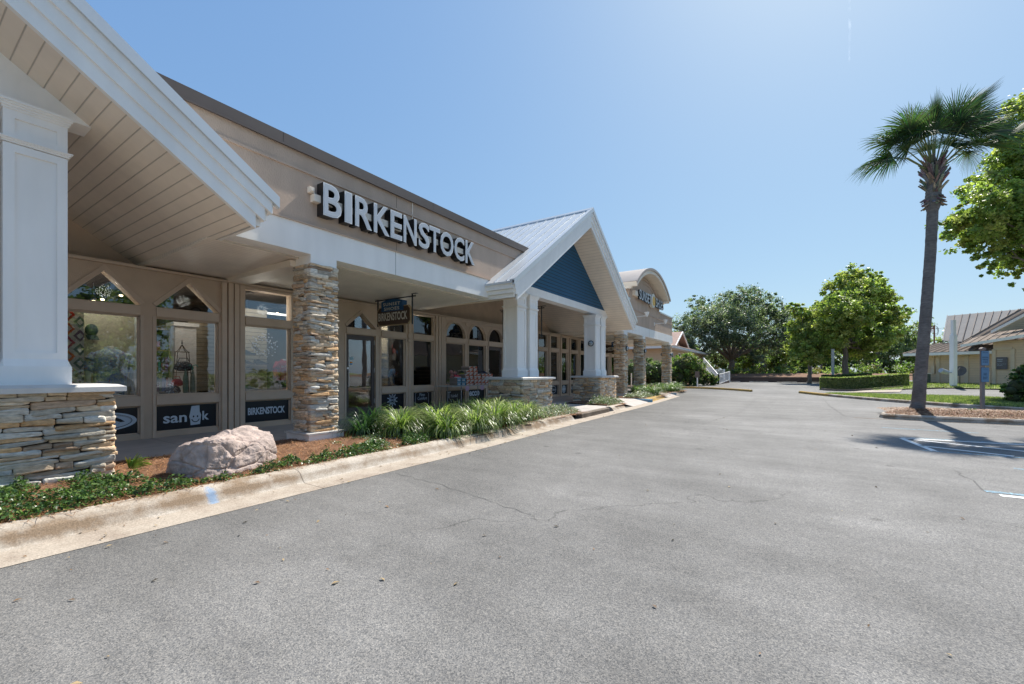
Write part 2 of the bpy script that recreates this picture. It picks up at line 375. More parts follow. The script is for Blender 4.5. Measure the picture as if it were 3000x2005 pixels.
# --- parapet and stucco walls
mb=MB()
def xprism(poly,x0,x1,c=None): return mb.prism(poly,'x',x0,x1,c)
def xsec(name,m_,boxes,par=None):
    for q in boxes:
        k=MB()
        if len(q)==6 and not hasattr(q[0],'__len__'): k.box(*q)
        else: k.prism(q[0],'x',q[1],q[2])
        k.build(name,m_,par or bld)
xsec('parapet_wall',M_stucco,[([(3.0,4.04),(9.92,4.04),(11.87,5.34),(1.07,5.34)],-7.55,-7.25),([(-13,4.04),(-7.2,4.04),(-5.3,5.34),(-13,5.34)],-7.55,-7.25)])
arcR,arcY,arcZ=5.88,25.4,1.47
arc=[(arcY+5.5*math.sin(a),arcZ+5.5*math.cos(a)) for a in np.linspace(-.59,.59,25)]
arc=[p for p in arc if 22.45<=p[0]<=28.62]
xprism([(20.2,4.04),(32.15,4.04),(32.15,5.3),(28.62,5.3)]+[(28.62,6.0)]+arc[::-1]+[(22.45,6.0),(22.45,5.3),(18.3,5.3)],-7.55,-7.25)
mb.build('parapet_wall',M_stucco,bld)
xsec('parapet_wall',M_stucco,[(-16,-7.55,31.9,32.15,4.04,5.3),(-9.8,-7.552,22.45,22.75,4.5,6.0),(-9.8,-7.552,28.32,28.62,4.5,6.0)])
xsec('stucco_band',M_stucco,[(-7.252,-7.222,1.7,11.2,4.955,5.0),(-7.252,-7.222,19.1,32.15,4.84,4.885),(-7.252,-7.20,2.98,9.94,4.035,4.06)])
for rr,xx in ((5.42,-7.2),(5.2,-7.225)):
    mb=MB(); vs=[];n=24
    for a in np.linspace(-.565,.565,n):
        for r_ in (rr,rr-.09):
            for x in (-7.252,xx): vs.append((x,arcY+r_*math.sin(a),arcZ+r_*math.cos(a)))
    fs=[]
    for i in range(n-1):
        k=i*4; fs+= [(k+1,k+5,k+7,k+3),(k,k+1,k+5,k+4),(k+2,k+6,k+7,k+3)]
    mb.add(vs,fs); mb.build('arch_moulding',M_stucco,bld)
xsec('coping',M_brown,[(-7.62,-7.195,.95,11.97,5.30,5.475),(-7.62,-7.195,-13,-5.2,5.30,5.475)])
xsec('drip_edge',M_brown,[(-7.22,-7.185,.95,11.97,5.27,5.30)])
xsec('metal_coping',M_metal,[(-7.62,-7.19,28.63,32.22,5.29,5.38),(-7.62,-7.19,18.2,22.44,5.29,5.38),(-16,-7.62,31.85,32.22,5.29,5.38)])
# --- beam above the arcade
xsec('beam',M_white,[(-7.62,-7.232,3.0,9.93,3.53,4.036),(-7.62,-7.232,-13,-7.2,3.53,4.036),(-7.62,-7.232,20.2,32.2,3.53,4.036),(-11.5,-7.622,31.85,32.2,3.53,4.036)])
k=MB()
for y in (6.42,): k.box(-7.2525,-7.2485,y-.004,y+.004,4.07,5.26)
k.build('joint_line',M_mortar,bld)
xsec('joint_line',M_mortar,[(-7.2345,-7.2305,6.376,6.384,3.531,4.035),(-7.2345,-7.2305,26.2,26.208,3.531,4.035),(-7.1965,-7.1945,3.9,3.908,5.31,5.47),(-7.1965,-7.1945,7.5,7.508,5.31,5.47)])
# --- arcade ceilings (boarded soffit)
def boards(name,base,axis,width,groove=.6,rough=.55):
    m=pm(name,base,rough,.05,3,.05,90,spec=.3,blotch=.06); N=m.node_tree.nodes; L=m.node_tree.links; p=N['Principled BSDF']
    tc=N.new('ShaderNodeTexCoord'); sx=N.new('ShaderNodeSeparateXYZ'); L.new(tc.outputs['Object'],sx.inputs[0])
    md=N.new('ShaderNodeMath'); md.operation='PINGPONG'; md.inputs[1].default_value=width/2; L.new(sx.outputs[axis],md.inputs[0])
    mr=N.new('ShaderNodeMapRange'); mr.inputs[1].default_value=.002; mr.inputs[2].default_value=.007; mr.inputs[3].default_value=groove; mr.inputs[4].default_value=1; L.new(md.outputs[0],mr.inputs[0])
    src=p.inputs['Base Color'].links[0].from_socket
    mm=N.new('ShaderNodeVectorMath'); mm.operation='MULTIPLY'; L.new(src,mm.inputs[0]); L.new(mr.outputs[0],mm.inputs[1]); L.new(mm.outputs[0],p.inputs['Base Color'])
    bp=N.new('ShaderNodeBump'); bp.inputs['Strength'].default_value=.9; bp.inputs['Distance'].default_value=.012; L.new(mr.outputs[0],bp.inputs['Height']); L.new(bp.outputs[0],p.inputs['Normal'])
    return m
M_soffit=boards('cream_soffit_boards',(.87,.76,.64),1,.128)
M_soffitflat=boards('cream_ceiling_boards',(.87,.78,.67),0,.10,.7)
M_bluesid=boards('blue_lap_boards',(.012,.10,.20),2,.125,.12)
N_=M_bluesid.node_tree.nodes
for n_ in N_:
    if n_.type=='MAP_RANGE' and abs(n_.inputs[2].default_value-.007)<1e-6: n_.inputs[2].default_value=.02
for a,b in ((2.93,10.0),(20.12,31.87),(-13,-7.15)):
    mb=MB(); mb.add([(-7.6,a,3.50),(-7.6,b,3.50),(-11.2,b,3.40),(-11.2,a,3.40),(-7.6,a,3.62),(-7.6,b,3.62),(-11.2,b,3.62),(-11.2,a,3.62)],[(0,3,2,1),(4,5,6,7),(0,1,5,4),(2,3,7,6),(1,2,6,5),(0,4,7,3)]); mb.build('ceiling',M_soffitflat,bld)
xsec('cross_beam',M_cream,[(-10.25,-7.7,4.30,4.72,3.36,3.475),(-10.25,-7.7,31.3,31.8,3.36,3.475),(-10.25,-7.7,21.55,22.05,3.38,3.475),(-10.25,-7.7,24.83,25.3,3.38,3.475)])

# --- stone
STC=[(.60,.42,.26),(.60,.38,.20),(.47,.42,.34),(.70,.60,.47),(.44,.31,.21),(.64,.60,.53),(.62,.47,.32),(.52,.46,.38),(.66,.53,.38),(.56,.42,.28),(.55,.52,.46)]
def superstone(mb,c,u,n,L,Hh,D,rr,res,col_,tilt):
    c=Vector(c);u=Vector(u);n=Vector(n);up=Vector((0,0,1)); a,b=res; vs=[]
    s1=rr.uniform(0,50); tp=rr.uniform(-.25,.25); e=.20
    pw=lambda x,p: math.copysign(abs(x)**p,x)
    for i in range(b+1):
        t=-math.pi/2+math.pi*i/b; ct=pw(math.cos(t),e); st=pw(math.sin(t),.42)
        for k in range(a):
            f=2*math.pi*(k+.5)/a; X=ct*pw(math.cos(f),e); Y_=ct*pw(math.sin(f),e)
            hz=1+tp*X
            p=c+u*(X*L/2)+n*(Y_*D/2)+up*(st*hz*Hh/2+X*tilt*L/2)
            q=Vector((p.x*9+s1,p.y*9,p.z*14)); d=noise.noise(q); d2=noise.noise(q*2.7); d3=noise.cell(q*1.3)
            p+=n*(d*.018+d2*.008+d3*.008)*(1 if Y_>0 else 0)+up*(noise.noise(q*.6+Vector((9,0,0)))*.024+noise.noise(q*2)*.005)
            vs.append(p)
    fs=[(i*a+k,i*a+(k+1)%a,(i+1)*a+(k+1)%a,(i+1)*a+k) for i in range(b) for k in range(a)]
    mb.add(vs,fs,col_)
def stonework(name,x0,x1,y0,y1,z0,z1,seed,parent,res=(16,8),hmean=.078,lmean=.26,faces='xyXY',lab=None):
    rr=random.Random(seed); mb=MB(); core=MB(); g=.035
    core.box(x0+g,x1-g,y0+g,y1-g,z0,z1)
    o=core.build('mortar_core',M_mortar,parent)
    ok={'X':((x1,None),(0,1,0),(1,0,0),y0,y1),'x':((x0,None),(0,1,0),(-1,0,0),y0,y1),'Y':((None,y1),(1,0,0),(0,1,0),x0,x1),'y':((None,y0),(1,0,0),(0,-1,0),x0,x1)}
    z=z0; row=0
    while z<z1-.02:
        h=rr.uniform(.55,1.5)*hmean
        if z+h>z1-.035: h=z1-z
        for f in faces:
            (fx,fy),u,n,a,b=ok[f]; ext=.012 if (row%2==0)==(f in 'Xx') else -.075
            a-=ext; b+=ext; p=a
            while p<b-.01:
                L=rr.uniform(.5,1.7)*lmean*(1.25 if h>hmean else 1)
                if b-p-L<lmean*.45: L=b-p
                parts=[(z,h)] 
                if h>hmean*1.02 and rr.random()<.4: k=rr.uniform(.4,.6); parts=[(z,h*k),(z+h*k,h*(1-k))]
                for (zz,hh) in parts:
                    pr=rr.uniform(-.012,.022); D=.15; 
                    bq=rr.uniform(.72,1.25); cc=[v*bq for v in rr.choice(STC)]
                    m_=p+L/2; cz=zz+hh/2
                    if u[1]: c=(fx+n[0]*(pr-D/2+.012),m_,cz)
                    else: c=(m_,fy+n[1]*(pr-D/2+.012),cz)
                    superstone(mb,c,u,n,L-.003,hh*1.10,D,rr,res,cc,rr.uniform(-.06,.06))
                p+=L
        z+=h; row+=1
    s=mb.build(name,M_stone,parent,smooth=False)
    me=s.data; me.polygons.foreach_set('use_smooth',[True]*len(me.polygons))
    return s
# --- pillars
def pillar(y0,y1,seed,base,res):
    s=stonework('stone_pillar',-7.76,-7.21,y0,y1,.28 if base else .13,3.365,seed,bld,res,.060,.21)
    k=MB(); k.box(-7.74,-7.224,y0+.01,y1-.01,3.33,3.535); k.build('capital',M_white,s)
    if base:
        k=MB(); k.box(-7.86,-7.13,y0-.08,y1+.08,.02,.285); k.build('base',M_white,s)
        k=MB(); k.box(-7.885,-7.105,y0-.105,y1+.105,.285,.315); k.build('base_cap',M_capstone,s)
    return s
pillar(4.40,4.94,11,True,(14,8)); pillar(21.5,22.05,12,True,(10,6)); pillar(24.8,25.32,13,False,(10,6)); pillar(31.25,31.82,14,False,(8,6))

# --- columns on stone pedestals
def porch_column(y0,y1,x1,ztop,parent):
    w_=y1-y0; x0=x1-w_
    mb=MB(); e=.022; cy=(y0+y1)/2
    mb.box(x0+e,x1-e,y0+e,y1-e,1.26,ztop-.05)
    def frame(za,zb,st=.085):
        for (a,b,c,d) in ((y0,y0+st,za,zb),(y1-st,y1,za,zb),(y0+st,y1-st,zb-st,zb),(y0+st,y1-st,za,za+st*.9)):
            mb.box(x1-e,x1,a,b,c,d); mb.box(x0,x0+e,a,b,c,d)
        for (a,b,c,d) in ((x0+e,x0+st,za,zb),(x1-st,x1-e,za,zb),(x0+st,x1-st,zb-st,zb),(x0+st,x1-st,za,za+st*.9)):
            mb.box(a,b,y0,y0+e,c,d); mb.box(a,b,y1-e,y1,c,d)
    zc=ztop-.44
    frame(1.55,zc-.03); frame(zc+.03,ztop-.1)
    def ring(za,zb,o): mb.box(x0-o,x1+o,y0-o,y1+o,za,zb)
    ring(zc-.02,zc,.012); ring(zc,zc+.018,.026); ring(zc+.018,zc+.032,.04)
    ring(ztop-.10,ztop-.075,.012); ring(ztop-.075,ztop-.05,.024); ring(ztop-.05,ztop-.028,.038); ring(ztop-.028,ztop,.052)
    ring(1.26,1.47,.03)
    mb.prism([(x0-.03,1.47),(x1+.03,1.47),(x1,1.55),(x0,1.55)],'y',y0,y1)
    mb.prism([(y0-.03,1.47),(y1+.03,1.47),(y1,1.55),(y0,1.55)],'x',x0+.001,x1-.001)
    for k in range(2): mb.box(x0-.034,x1+.034,y0-.034,y1+.034,1.40+.035*k,1.405+.035*k)
    return mb.build('porch_column',M_white,parent)
def pedestal(y0,y1,seed,res,hm=.078,lm=.3):
    s=stonework('stone_pedestal',-8.0,-6.75,y0,y1,.05,1.185,seed,bld,res,hm,lm)
    k=MB(); x0,x1=-8.1,-6.65; a,b=y0-.09,y1+.09
    k.box(x0,x1,a,b,1.18,1.235); 
    k.add([(x0,a,1.235),(x1,a,1.235),(x1,b,1.235),(x0,b,1.235),(x0+.06,a+.06,1.262),(x1-.06,a+.06,1.262),(x1-.06,b-.06,1.262),(x0+.06,b-.06,1.262)],[(0,1,5,4),(1,2,6,5),(2,3,7,6),(3,0,4,7),(4,5,6,7)])
    k.build('cap_stone',M_capstone,s); return s
pedestal(-.30,1.64,21,(24,10),.070,.29); pedestal(10.82,12.72,22,(12,7),.07,.26); pedestal(17.04,18.97,23,(10,6),.066,.24); pedestal(-6.4,-4.5,24,(10,6),.075,.3)
for a,b in ((.82,1.31),(.08,.58)): porch_column(a,b,-7.08,4.36,bld)
for a,b in ((-5.7,-5.2),(-5.0,-4.5)): porch_column(a,b,-7.08,4.36,bld)
for a,b in ((11.08,11.61),(11.82,12.33),(17.33,17.86),(18.0,18.52)): porch_column(a,b,-7.08,3.9,bld)

# --- gabled porch roofs
def gable(yc,hz,ztip,zhead,blue=True):
    half=5.46; zap=ztip+SLO*half; xf=-6.27; xb=-13.4
    L=lambda d: ztip+SLO*(half-abs(d))            # top line
    roof=MB(); trim=MB(); bar=MB(); sof=MB(); rib=MB()
    for s in (-1,1):
        Y=lambda d: yc+s*d
        th=.06
        roof.add([(xf+.02,Y(0),zap),(xf+.02,Y(half),ztip),(xb,Y(half),ztip),(xb,Y(0),zap),(xf+.02,Y(0),zap+th),(xf+.02,Y(half),ztip+th),(xb,Y(half),ztip+th),(xb,Y(0),zap+th)],[(0,1,2,3),(4,7,6,5),(0,4,5,1),(1,5,6,2),(2,6,7,3)])
        x=xf-.22
        while x>xb:
            rib.add([(x,Y(.1),zap-.07+th),(x,Y(half),ztip+th),(x-.03,Y(half),ztip+th),(x-.03,Y(.1),zap-.07+th),(x,Y(.1),zap-.07+th+.035),(x,Y(half),ztip+th+.035),(x-.03,Y(half),ztip+th+.035),(x-.03,Y(.1),zap-.07+th+.035)],[(4,5,6,7),(0,1,5,4),(2,3,7,6),(1,2,6,5)])
            x-=.406
        # metal edge along the rake (white)
        def rk(mbx,x0,x1,za,zb,extra=0,d0=0):
            h2=half+extra
            p=[(yc+s*d0,zap-SLO*d0+za),(yc+s*h2,zap-SLO*h2+za),(yc+s*h2,zap-SLO*h2+zb),(yc+s*d0,zap-SLO*d0+zb)]
            mbx.prism(p,'x',x0,x1)
        rk(trim,xf-.03,xf+.035,-.055,.105,.0); rk(trim,xf-.12,xf-.03,.062,.10)
        # three stepped rake boards
        rk(bar,xf-.06,xf+.0,-.22,-.055,-.09); rk(bar,xf-.09,xf-.028,-.41,-.22,-.18); rk(bar,xf-.12,xf-.055,-.61,-.41,-.29)
        # eave fascia boards (run back along x)
        for k,(zo,za,zb) in enumerate(((-.05,-.13,.06),(-.12,-.24,-.1),(-.2,-.35,-.22))):
            yy=Y(half+zo); y2=Y(half+zo-.06)
            bar.box(xb,xf-.06-.03*k,min(yy,y2),max(yy,y2),ztip+za,ztip+zb)
        # sloping boarded ceiling, continuous from the rake to the shop wall
        so=.60
        ps=[(xf-.1,yc,zap-so),(xf-.1,Y(half-.33),L(half-.33)-so),(-11.2,Y(half-.33),L(half-.33)-so),(-11.2,yc,zap-so)]
        sof.add(ps+[(p[0],p[1],p[2]+.03) for p in ps],[(0,1,2,3),(7,6,5,4),(0,4,5,1),(1,5,6,2)])
    r=roof.build('porch_roof',M_metal,bld)
    rib.build('standing_seam',M_metal,r)
    k=MB(); k.prism([(yc-.16,zap-.03),(yc+.16,zap-.03),(yc+.15,zap+.01),(yc,zap+.125),(yc-.15,zap+.01)],'x',xb,xf+.03); k.build('ridge_cap',M_metal,r)
    trim.build('metal_edge',M_metal,r); bar.build('rake_board',M_white,r); sof.build('soffit',M_soffit,r)
    # gable wall over the columns
    xw=-7.28; so=.60
    yy=lambda z: half-(z+so-ztip)/SLO
    f=MB()
    f.prism([(yc-yy(zhead),zhead),(yc+yy(zhead),zhead),(yc+yy(zhead+.27),zhead+.27),(yc-yy(zhead+.27),zhead+.27)],'x',xw-.35,xw)
    f.build('porch_beam',M_white,bld)
    f=MB(); z0=zhead+.27; zt=zap-so
    f.prism([(yc-yy(z0),z0),(yc+yy(z0),z0),(yc,zt)],'x',xw-.2,xw-.02)
    if blue:
        b=f.build('gable_wall',M_bluesid,bld)
        t=MB()
        for s in (-1,1): t.prism([(yc,zt+.0),(yc+s*yy(z0),z0),(yc+s*(yy(z0)-.02),z0),(yc,zt-.02)],'x',xw-.02,xw-.01)
    else: f.build('gable_wall',M_white,bld)
    if blue:
        pass
    # plain wall filling the gable above the shop windows
    t=MB(); z0=3.38; zt=zap-so
    yb=half-(z0+so-ztip)/SLO; t.prism([(yc-yb,z0),(yc+yb,z0),(yc,zt)],'x',-11.1,-10.75); t.build('upper_wall',M_tan,bld)
gable(-2.13,0,3.85,4.44,False); gable(15.07,0,3.83,4.0,True)
xsec('window_ledge',M_trim,[(-11.1,-10.15,-6.6,2.75,3.36,3.40),(-11.1,-10.15,9.8,20.2,3.36,3.40)])
k=MB()   # valley flashing beside the far porch
k.add([(-7.23,9.93,4.05),(-7.0,9.93,4.05),(-7.0,11.9,5.42),(-7.23,11.9,5.42)],[(0,1,2,3)]); k.build('flashing',M_metal,bld)
# --- arched parapet roof
def arcpts(R,a0,a1,n): return [(arcY+R*math.sin(a),arcZ+R*math.cos(a)) for a in np.linspace(a0,a1,n)]
A=math.asin(3.6/5.88)
mb=MB(); outer=arcpts(5.88,-A,A,30); inner=arcpts(5.60,-A,A,30); mb.prism(outer+inner[::-1],'x',-9.8,-6.68); ar=mb.build('arched_roof',M_cream,bld)
mb=MB(); mb.prism(arcpts(5.91,-A-.005,A+.005,30)+arcpts(5.882,-A-.005,A+.005,30)[::-1],'x',-9.85,-6.62); mb.prism(arcpts(5.88,-A-.005,A+.005,30)+arcpts(5.78,-A-.005,A+.005,30)[::-1],'x',-6.67,-6.62); mb.build('metal_edge',pm('tan_metal_roof',(.40,.355,.325),.75,.06,2,spec=.15),ar)
mb=MB(); 
for s in (-1,1):
    y=arcY+s*3.3; mb.box(-9.8,-6.75,y-.16,y+.16,5.93,6.02); mb.box(-9.8,-7.0,y-.1,y+.1,5.83,5.93)
mb.build('arch_bracket',M_cream,ar)

# ================================================================ STOREFRONT
ops=[(-6.0,-5.0,'p'),(-4.6,-3.6,'p'),(-3.2,-2.2,'p'),(-1.9,-.9,'p'),(-.55,.45,'p'),(.62,1.62,'p'),(1.84,2.844,'p'),(3.077,4.15,'p'),(4.668,5.71,'r'),(5.93,6.93,'r'),(7.25,8.242,'dp'),(8.439,9.40,'r'),(9.72,10.645,'r'),
 (11.263,12.319,'a'),(12.532,13.604,'a'),(13.79,14.76,'da'),(15.35,16.3,'r'),(16.55,17.5,'r'),(17.82,18.70,'r'),(19.08,19.95,'r'),(20.32,21.07,'r'),(21.44,22.3,'r'),(22.7,23.5,'r'),(23.9,24.8,'r'),(25.2,26.0,'r'),(26.3,27.2,'r'),(27.75,28.65,'r'),(29.0,29.9,'r')]
wall=MB(); XB=-10.40
prev=-8.0
for (a,b,t) in ops: wall.box(XB,SF,prev,a,.14,3.40); prev=b
wall.box(XB,SF,prev,30.6,.14,3.40)
Z1,Z2,Z3,Z4,Z5=.25,.765,.965,2.46,2.66
pt={}
for (a,b,t) in ops:
    c=(a+b)/2; h=(b-a)/2
    if t[0]!='d': wall.box(XB,SF,a,b,.14,Z1); wall.box(XB,SF,a,b,Z2,Z3)
    wall.box(XB,SF,a,b,Z4,Z5)
    k=t[-1]; ap=.55 if t!='dp' else .42
    if k=='p': curve=[(a,Z5+.01),(c,Z5+ap),(b,Z5+.01)]
    elif k=='a': curve=[(c-h*math.cos(q),Z5+.02+h*1.0*math.sin(q)) for q in np.linspace(0,math.pi,17)]
    else: curve=[(a,3.27),(b,3.27)]
    pt[(a,b)]=curve
    m=len(curve)//2
    if k=='r': wall.box(XB,SF,a,b,3.27,3.40)
    else:
        lf=[p for p in curve if p[0]<=c+1e-6]; rt=[p for p in curve if p[0]>=c-1e-6]
        wall.prism([(a,Z5),*lf,(c,3.40),(a,3.40)] if lf[0][1]>Z5 else [*lf,(c,3.40),(a,3.40)],'x',XB,SF)
        wall.prism([(b,3.40),(c,3.40),*rt,(b,Z5)] if rt[-1][1]>Z5 else [(b,3.40),(c,3.40),*rt],'x',XB,SF)
wall.box(-16,XB,30.3,30.6,.14,3.4)
wall.build('storefront_wall',M_tan,bld)
k=MB(); k.box(-10.22,-10.13,-8,10.8,3.34,3.385); k.box(-10.22,-10.13,11.2,30.6,3.30,3.345); k.box(-10.215,-10.15,11.2,14.95,3.26,3.30)
for (y0,y1) in ((4.18,4.65),(10.70,11.2),(14.9,15.3),(30.0,30.55)):    # fluted pilasters
    n=4; w_=(y1-y0)/n
    for i in range(n): k.box(-10.22,-10.13+(.02 if i in (1,2) else 0),y0+i*w_+.012,y0+(i+1)*w_-.012,.14,3.33)
k.build('pilaster',M_trim,bld)
def outline(mb,pts,w_,x0,x1):
    n=len(pts)
    for i in range(n-1):
        p=Vector((pts[i][0],pts[i][1])); q=Vector((pts[i+1][0],pts[i+1][1])); d=(q-p).normalized(); nn=Vector((-d.y,d.x))*w_
        # outward offset joined at mitres
        def off(j):
            a=Vector(pts[j])
            ds=[]
            if j>0: ds.append((a-Vector(pts[j-1])).normalized())
            if j<n-1: ds.append((Vector(pts[j+1])-a).normalized())
            nm=sum((Vector((-e.y,e.x)) for e in ds),Vector((0,0))).normalized(); cs=nm.dot(Vector((-ds[0].y,ds[0].x)))
            return a+nm*w_/max(cs,.4)
        mb.prism([tuple(pts[i]),tuple(pts[i+1]),tuple(off(i+1)),tuple(off(i))],'x',x0,x1)
# windows and doors as parts
for idx,(a,b,t) in enumerate(ops):
    fr=MB(); door=t[0]=='d'; curve=pt[(a,b)]
    far=a>17
    # raised trim
    z0=.30 if not door else .15
    base=[(a,Z5+.01)]+[tuple(p) for p in curve if p[1]>Z5+.02]+[(b,Z5+.01)] if t[-1]!='r' else None
    if base:
        outline(fr,base,.075,SF-.005,SF+.028)
        outline(fr,base,.02,SF-.005,SF+.042)
    else:
        outline(fr,[(a,Z5+.01),(a,3.27),(b,3.27),(b,Z5+.01)],.05,SF-.005,SF+.025)
    fr.box(SF-.005,SF+.035,a+.005,b-.005,Z4+.015,Z5-.02)
    for (ya,yb) in ((a-.05,a),(b,b+.05)): fr.box(SF-.004,SF+.02,ya,yb,.15,Z4+.01)
    if not door: fr.box(SF-.005,SF+.035,a+.005,b-.005,Z2+.015,Z3-.02)
    for (za,zb) in ([(Z3,Z4)] if not door else [])+[(Z1,Z2)]*(not door):   # inner glazing stops
        fr.box(SF-.10,SF-.04,a,a+.025,za,zb); fr.box(SF-.10,SF-.04,b-.025,b,za,zb); fr.box(SF-.1,SF-.04,a,b,zb-.02,zb); fr.box(SF-.1,SF-.04,a,b,za,za+.02)
    f=fr.build('window_frame',M_trim,bld)
    pn=MB(); 
    if not door: pn.box(SF-.076,SF-.07,a,b,Z3,Z4)
    pn.build('pane',M_glass,f) if not door else None
    tp=MB(); cv=[tuple(p) for p in curve]
    poly=([(a,Z5)]+cv+[(b,Z5)]) if cv[0][1]>Z5+.005 else cv
    tp.prism(poly,'x',SF-.076,SF-.07); tp.build('transom_pane',M_glass,f)
    if not door:
        sp=MB(); sp.box(SF-.08,SF-.06,a,b,Z1,Z2); sp.build('sign_panel',M_black,f)
    else:
        d=MB(); s=.11
        d.box(SF-.09,SF-.04,a+.01,a+s,.17,Z4-.01); d.box(SF-.09,SF-.04,b-s,b-.01,.17,Z4-.01); d.box(SF-.09,SF-.04,a+s,b-s,Z4-.14,Z4-.01); d.box(SF-.09,SF-.04,a+s,b-s,.17,.42)
        dr=d.build('door',M_doorbr,bld)
        d=MB(); d.box(SF-.068,SF-.062,a+s,b-s,.42,Z4-.14); d.build('door_glass',M_glass,dr)
        d=MB(); yh=a+.09; d.tube([(SF,yh,1.0),(SF,yh,1.42)],.011,8); d.tube([(SF-.04,yh,1.03),(SF,yh,1.03)],.008,6); d.tube([(SF-.04,yh,1.39),(SF,yh,1.39)],.008,6); d.tube([(SF-.05,yh-.02,1.52),(SF-.02,yh-.02,1.52)],.03,12)
        d.build('handle',M_alu,dr)
        d=MB(); 
        for z in (.5,1.4,2.2): d.box(SF-.04,SF-.025,b-.03,b-.0,z,z+.14)
        d.build('hinge',M_alu,dr)
        if t=='dp':
            d=MB(); d.box(SF-.0625,SF-.0605,7.42,7.53,1.75,1.84,(.35,.5,.55)); d.box(SF-.0625,SF-.0605,7.42,7.50,1.62,1.66,(.15,.4,.6)); d.box(SF-.0625,SF-.0605,7.42,7.50,1.66,1.70,(.7,.25,.05)); d.build('sticker',M_goods,dr)
        d=MB(); d.box(XB,SF,a,b,.14,.165); d.build('threshold',M_alu,bld)
# half-round moulding between the two middle windows, boss and crescent ornaments
k=MB(); k.tube([(SF,9.56,.15),(SF,9.56,2.38)],.055,14); k.box(SF-.0,SF+.07,9.46,9.66,2.38,2.44); k.box(SF,SF+.045,9.5,9.62,2.44,3.3); k.tube([(SF,9.56,2.56),(SF+.07,9.56,2.56)],.10,20); k.build('half_round_column',M_trim,bld)
k=MB(); k.tube([(SF,12.425,3.2),(SF+.03,12.425,3.2)],.07,18); k.build('ornament',M_trim,bld)
k=MB()
for i in range(len(ops)-1):
    if ops[i][0]>17: y=(ops[i][1]+ops[i+1][0])/2; k.box(SF-.002,SF+.07,y-.045,y+.045,.14,3.36); 
k.build('mullion_post',M_trim,bld)
# --- lettering on the black panels
def onpanel(s,y0,y1,z0,z1,bold=.0,sp=1,ext=.003,shear=0,x=SF-.0595):
    mb=MB(); fit_text(mb,s,(x,y0,z0),(0,1,0),(0,0,1),y1-y0,z1-z0,bold,ext,None,sp,shear); return mb
def ring(mb,y,z,ry,rz,w_,x,n=40,a0=0,a1=2*math.pi):
    vs=[];fs=[]
    for i in range(n+1):
        q=a0+(a1-a0)*i/n; vs+= [(x,y+ry*math.cos(q),z+rz*math.sin(q)),(x,y+(ry-w_)*math.cos(q),z+(rz-w_)*math.sin(q))]
    for i in range(n): k=2*i; fs.append((k,k+2,k+3,k+1))
    mb.add(vs,fs)
def disc(mb,y,z,ry,rz,x,n=32): mb.add([(x,y+ry*math.cos(2*math.pi*i/n),z+rz*math.sin(2*math.pi*i/n)) for i in range(n)],[tuple(range(n))])
def poly(mb,pts,x): mb.add([(x,p[0],p[1]) for p in pts],[tuple(range(len(pts)))])
xl=SF-.057
m=onpanel('BIRKENSTOCK',4.76,5.60,.435,.60,.03,.95); m.build('lettering',M_vinyl,bld)
m=MB(); disc(m,2.36,.515,.45,.165,xl,48); m.build('oval_logo',M_vinyl,bld)
m=MB(); ring(m,2.36,.515,.385,.135,.008,xl+.002,48); ring(m,2.36,.51,.37,.12,.004,xl+.002,48,-1.4,1.2)
poly(m,[(2.12,.44),(2.2,.56),(2.34,.615),(2.46,.61),(2.58,.55),(2.64,.50),(2.58,.492),(2.48,.54),(2.38,.565),(2.28,.54),(2.2,.45)],xl+.002)
for i in range(5): poly(m,[(2.44+.025*i,.475+(.012 if i%2 else -.012)),(2.465+.025*i,.475+(-.012 if i%2 else .012)),(2.468+.025*i,.472+(-.012 if i%2 else .012)),(2.443+.025*i,.472+(.012 if i%2 else -.012))],xl+.002)
m.build('oval_logo_line',M_black,bld)
m=MB(); s1=onpanel('san',3.21,3.60,.40,.545,.02,1.0,x=xl); m.v+=s1.v; m.f+=s1.f; m.c+=s1.c; m.m+=s1.m
m.build('lettering',M_vinyl,bld)
m=onpanel('k',3.87,3.99,.415,.60,.025,x=xl); m.build('lettering',M_vinyl,bld)
m=MB(); poly(m,[(3.68,.715),(3.82,.725),(3.825,.59),(3.85,.53),(3.83,.335),(3.665,.325),(3.655,.45),(3.64,.5),(3.655,.58)],xl); m.build('face_logo',M_vinyl,bld)
m=MB(); disc(m,3.715,.50,.014,.02,xl+.002,12); disc(m,3.785,.50,.014,.02,xl+.002,12); ring(m,3.75,.465,.075,.085,.016,xl+.002,16,math.pi*1.08,math.pi*1.92); m.build('face_logo_line',M_black,bld)
m=MB(); ring(m,8.92,.56,.125,.13,.016,xl); ring(m,8.92,.56,.085,.09,.012,xl); m.v+= (q:=onpanel('NAOT',8.80,9.04,.525,.585,.02,x=xl+.003)).v; n0=len(m.v)-len(q.v); m.f+=[tuple(i+n0 for i in f) for f in q.f]; m.c+=q.c; m.m+=q.m
for i in range(10):
    a=math.pi*2*(i+.5)/10; ca,sa=math.cos(a),math.sin(a)
    poly(m,[(8.92+ca*.145-sa*.018,.56+sa*.145+ca*.018),(8.92+ca*.21-sa*.008,.56+sa*.21+ca*.008),(8.92+ca*.21+sa*.008,.56+sa*.21-ca*.008),(8.92+ca*.145+sa*.018,.56+sa*.145-ca*.018)],xl)
m.build('sun_logo',M_vinyl,bld)
m=onpanel('Finn',10.06,10.30,.615,.72,.01,x=xl); m.build('lettering',M_vinyl,bld); m=onpanel('Comfort',9.97,10.40,.50,.60,.008,x=xl); m.build('lettering',M_vinyl,bld)
m=MB(); P_=[(9.88,.35),(9.88,.70),(9.95,.745),(10.40,.745),(10.47,.70),(10.47,.35)]; outline(m,P_,.012,xl-.001,xl); m.build('badge_outline',M_vinyl,bld)
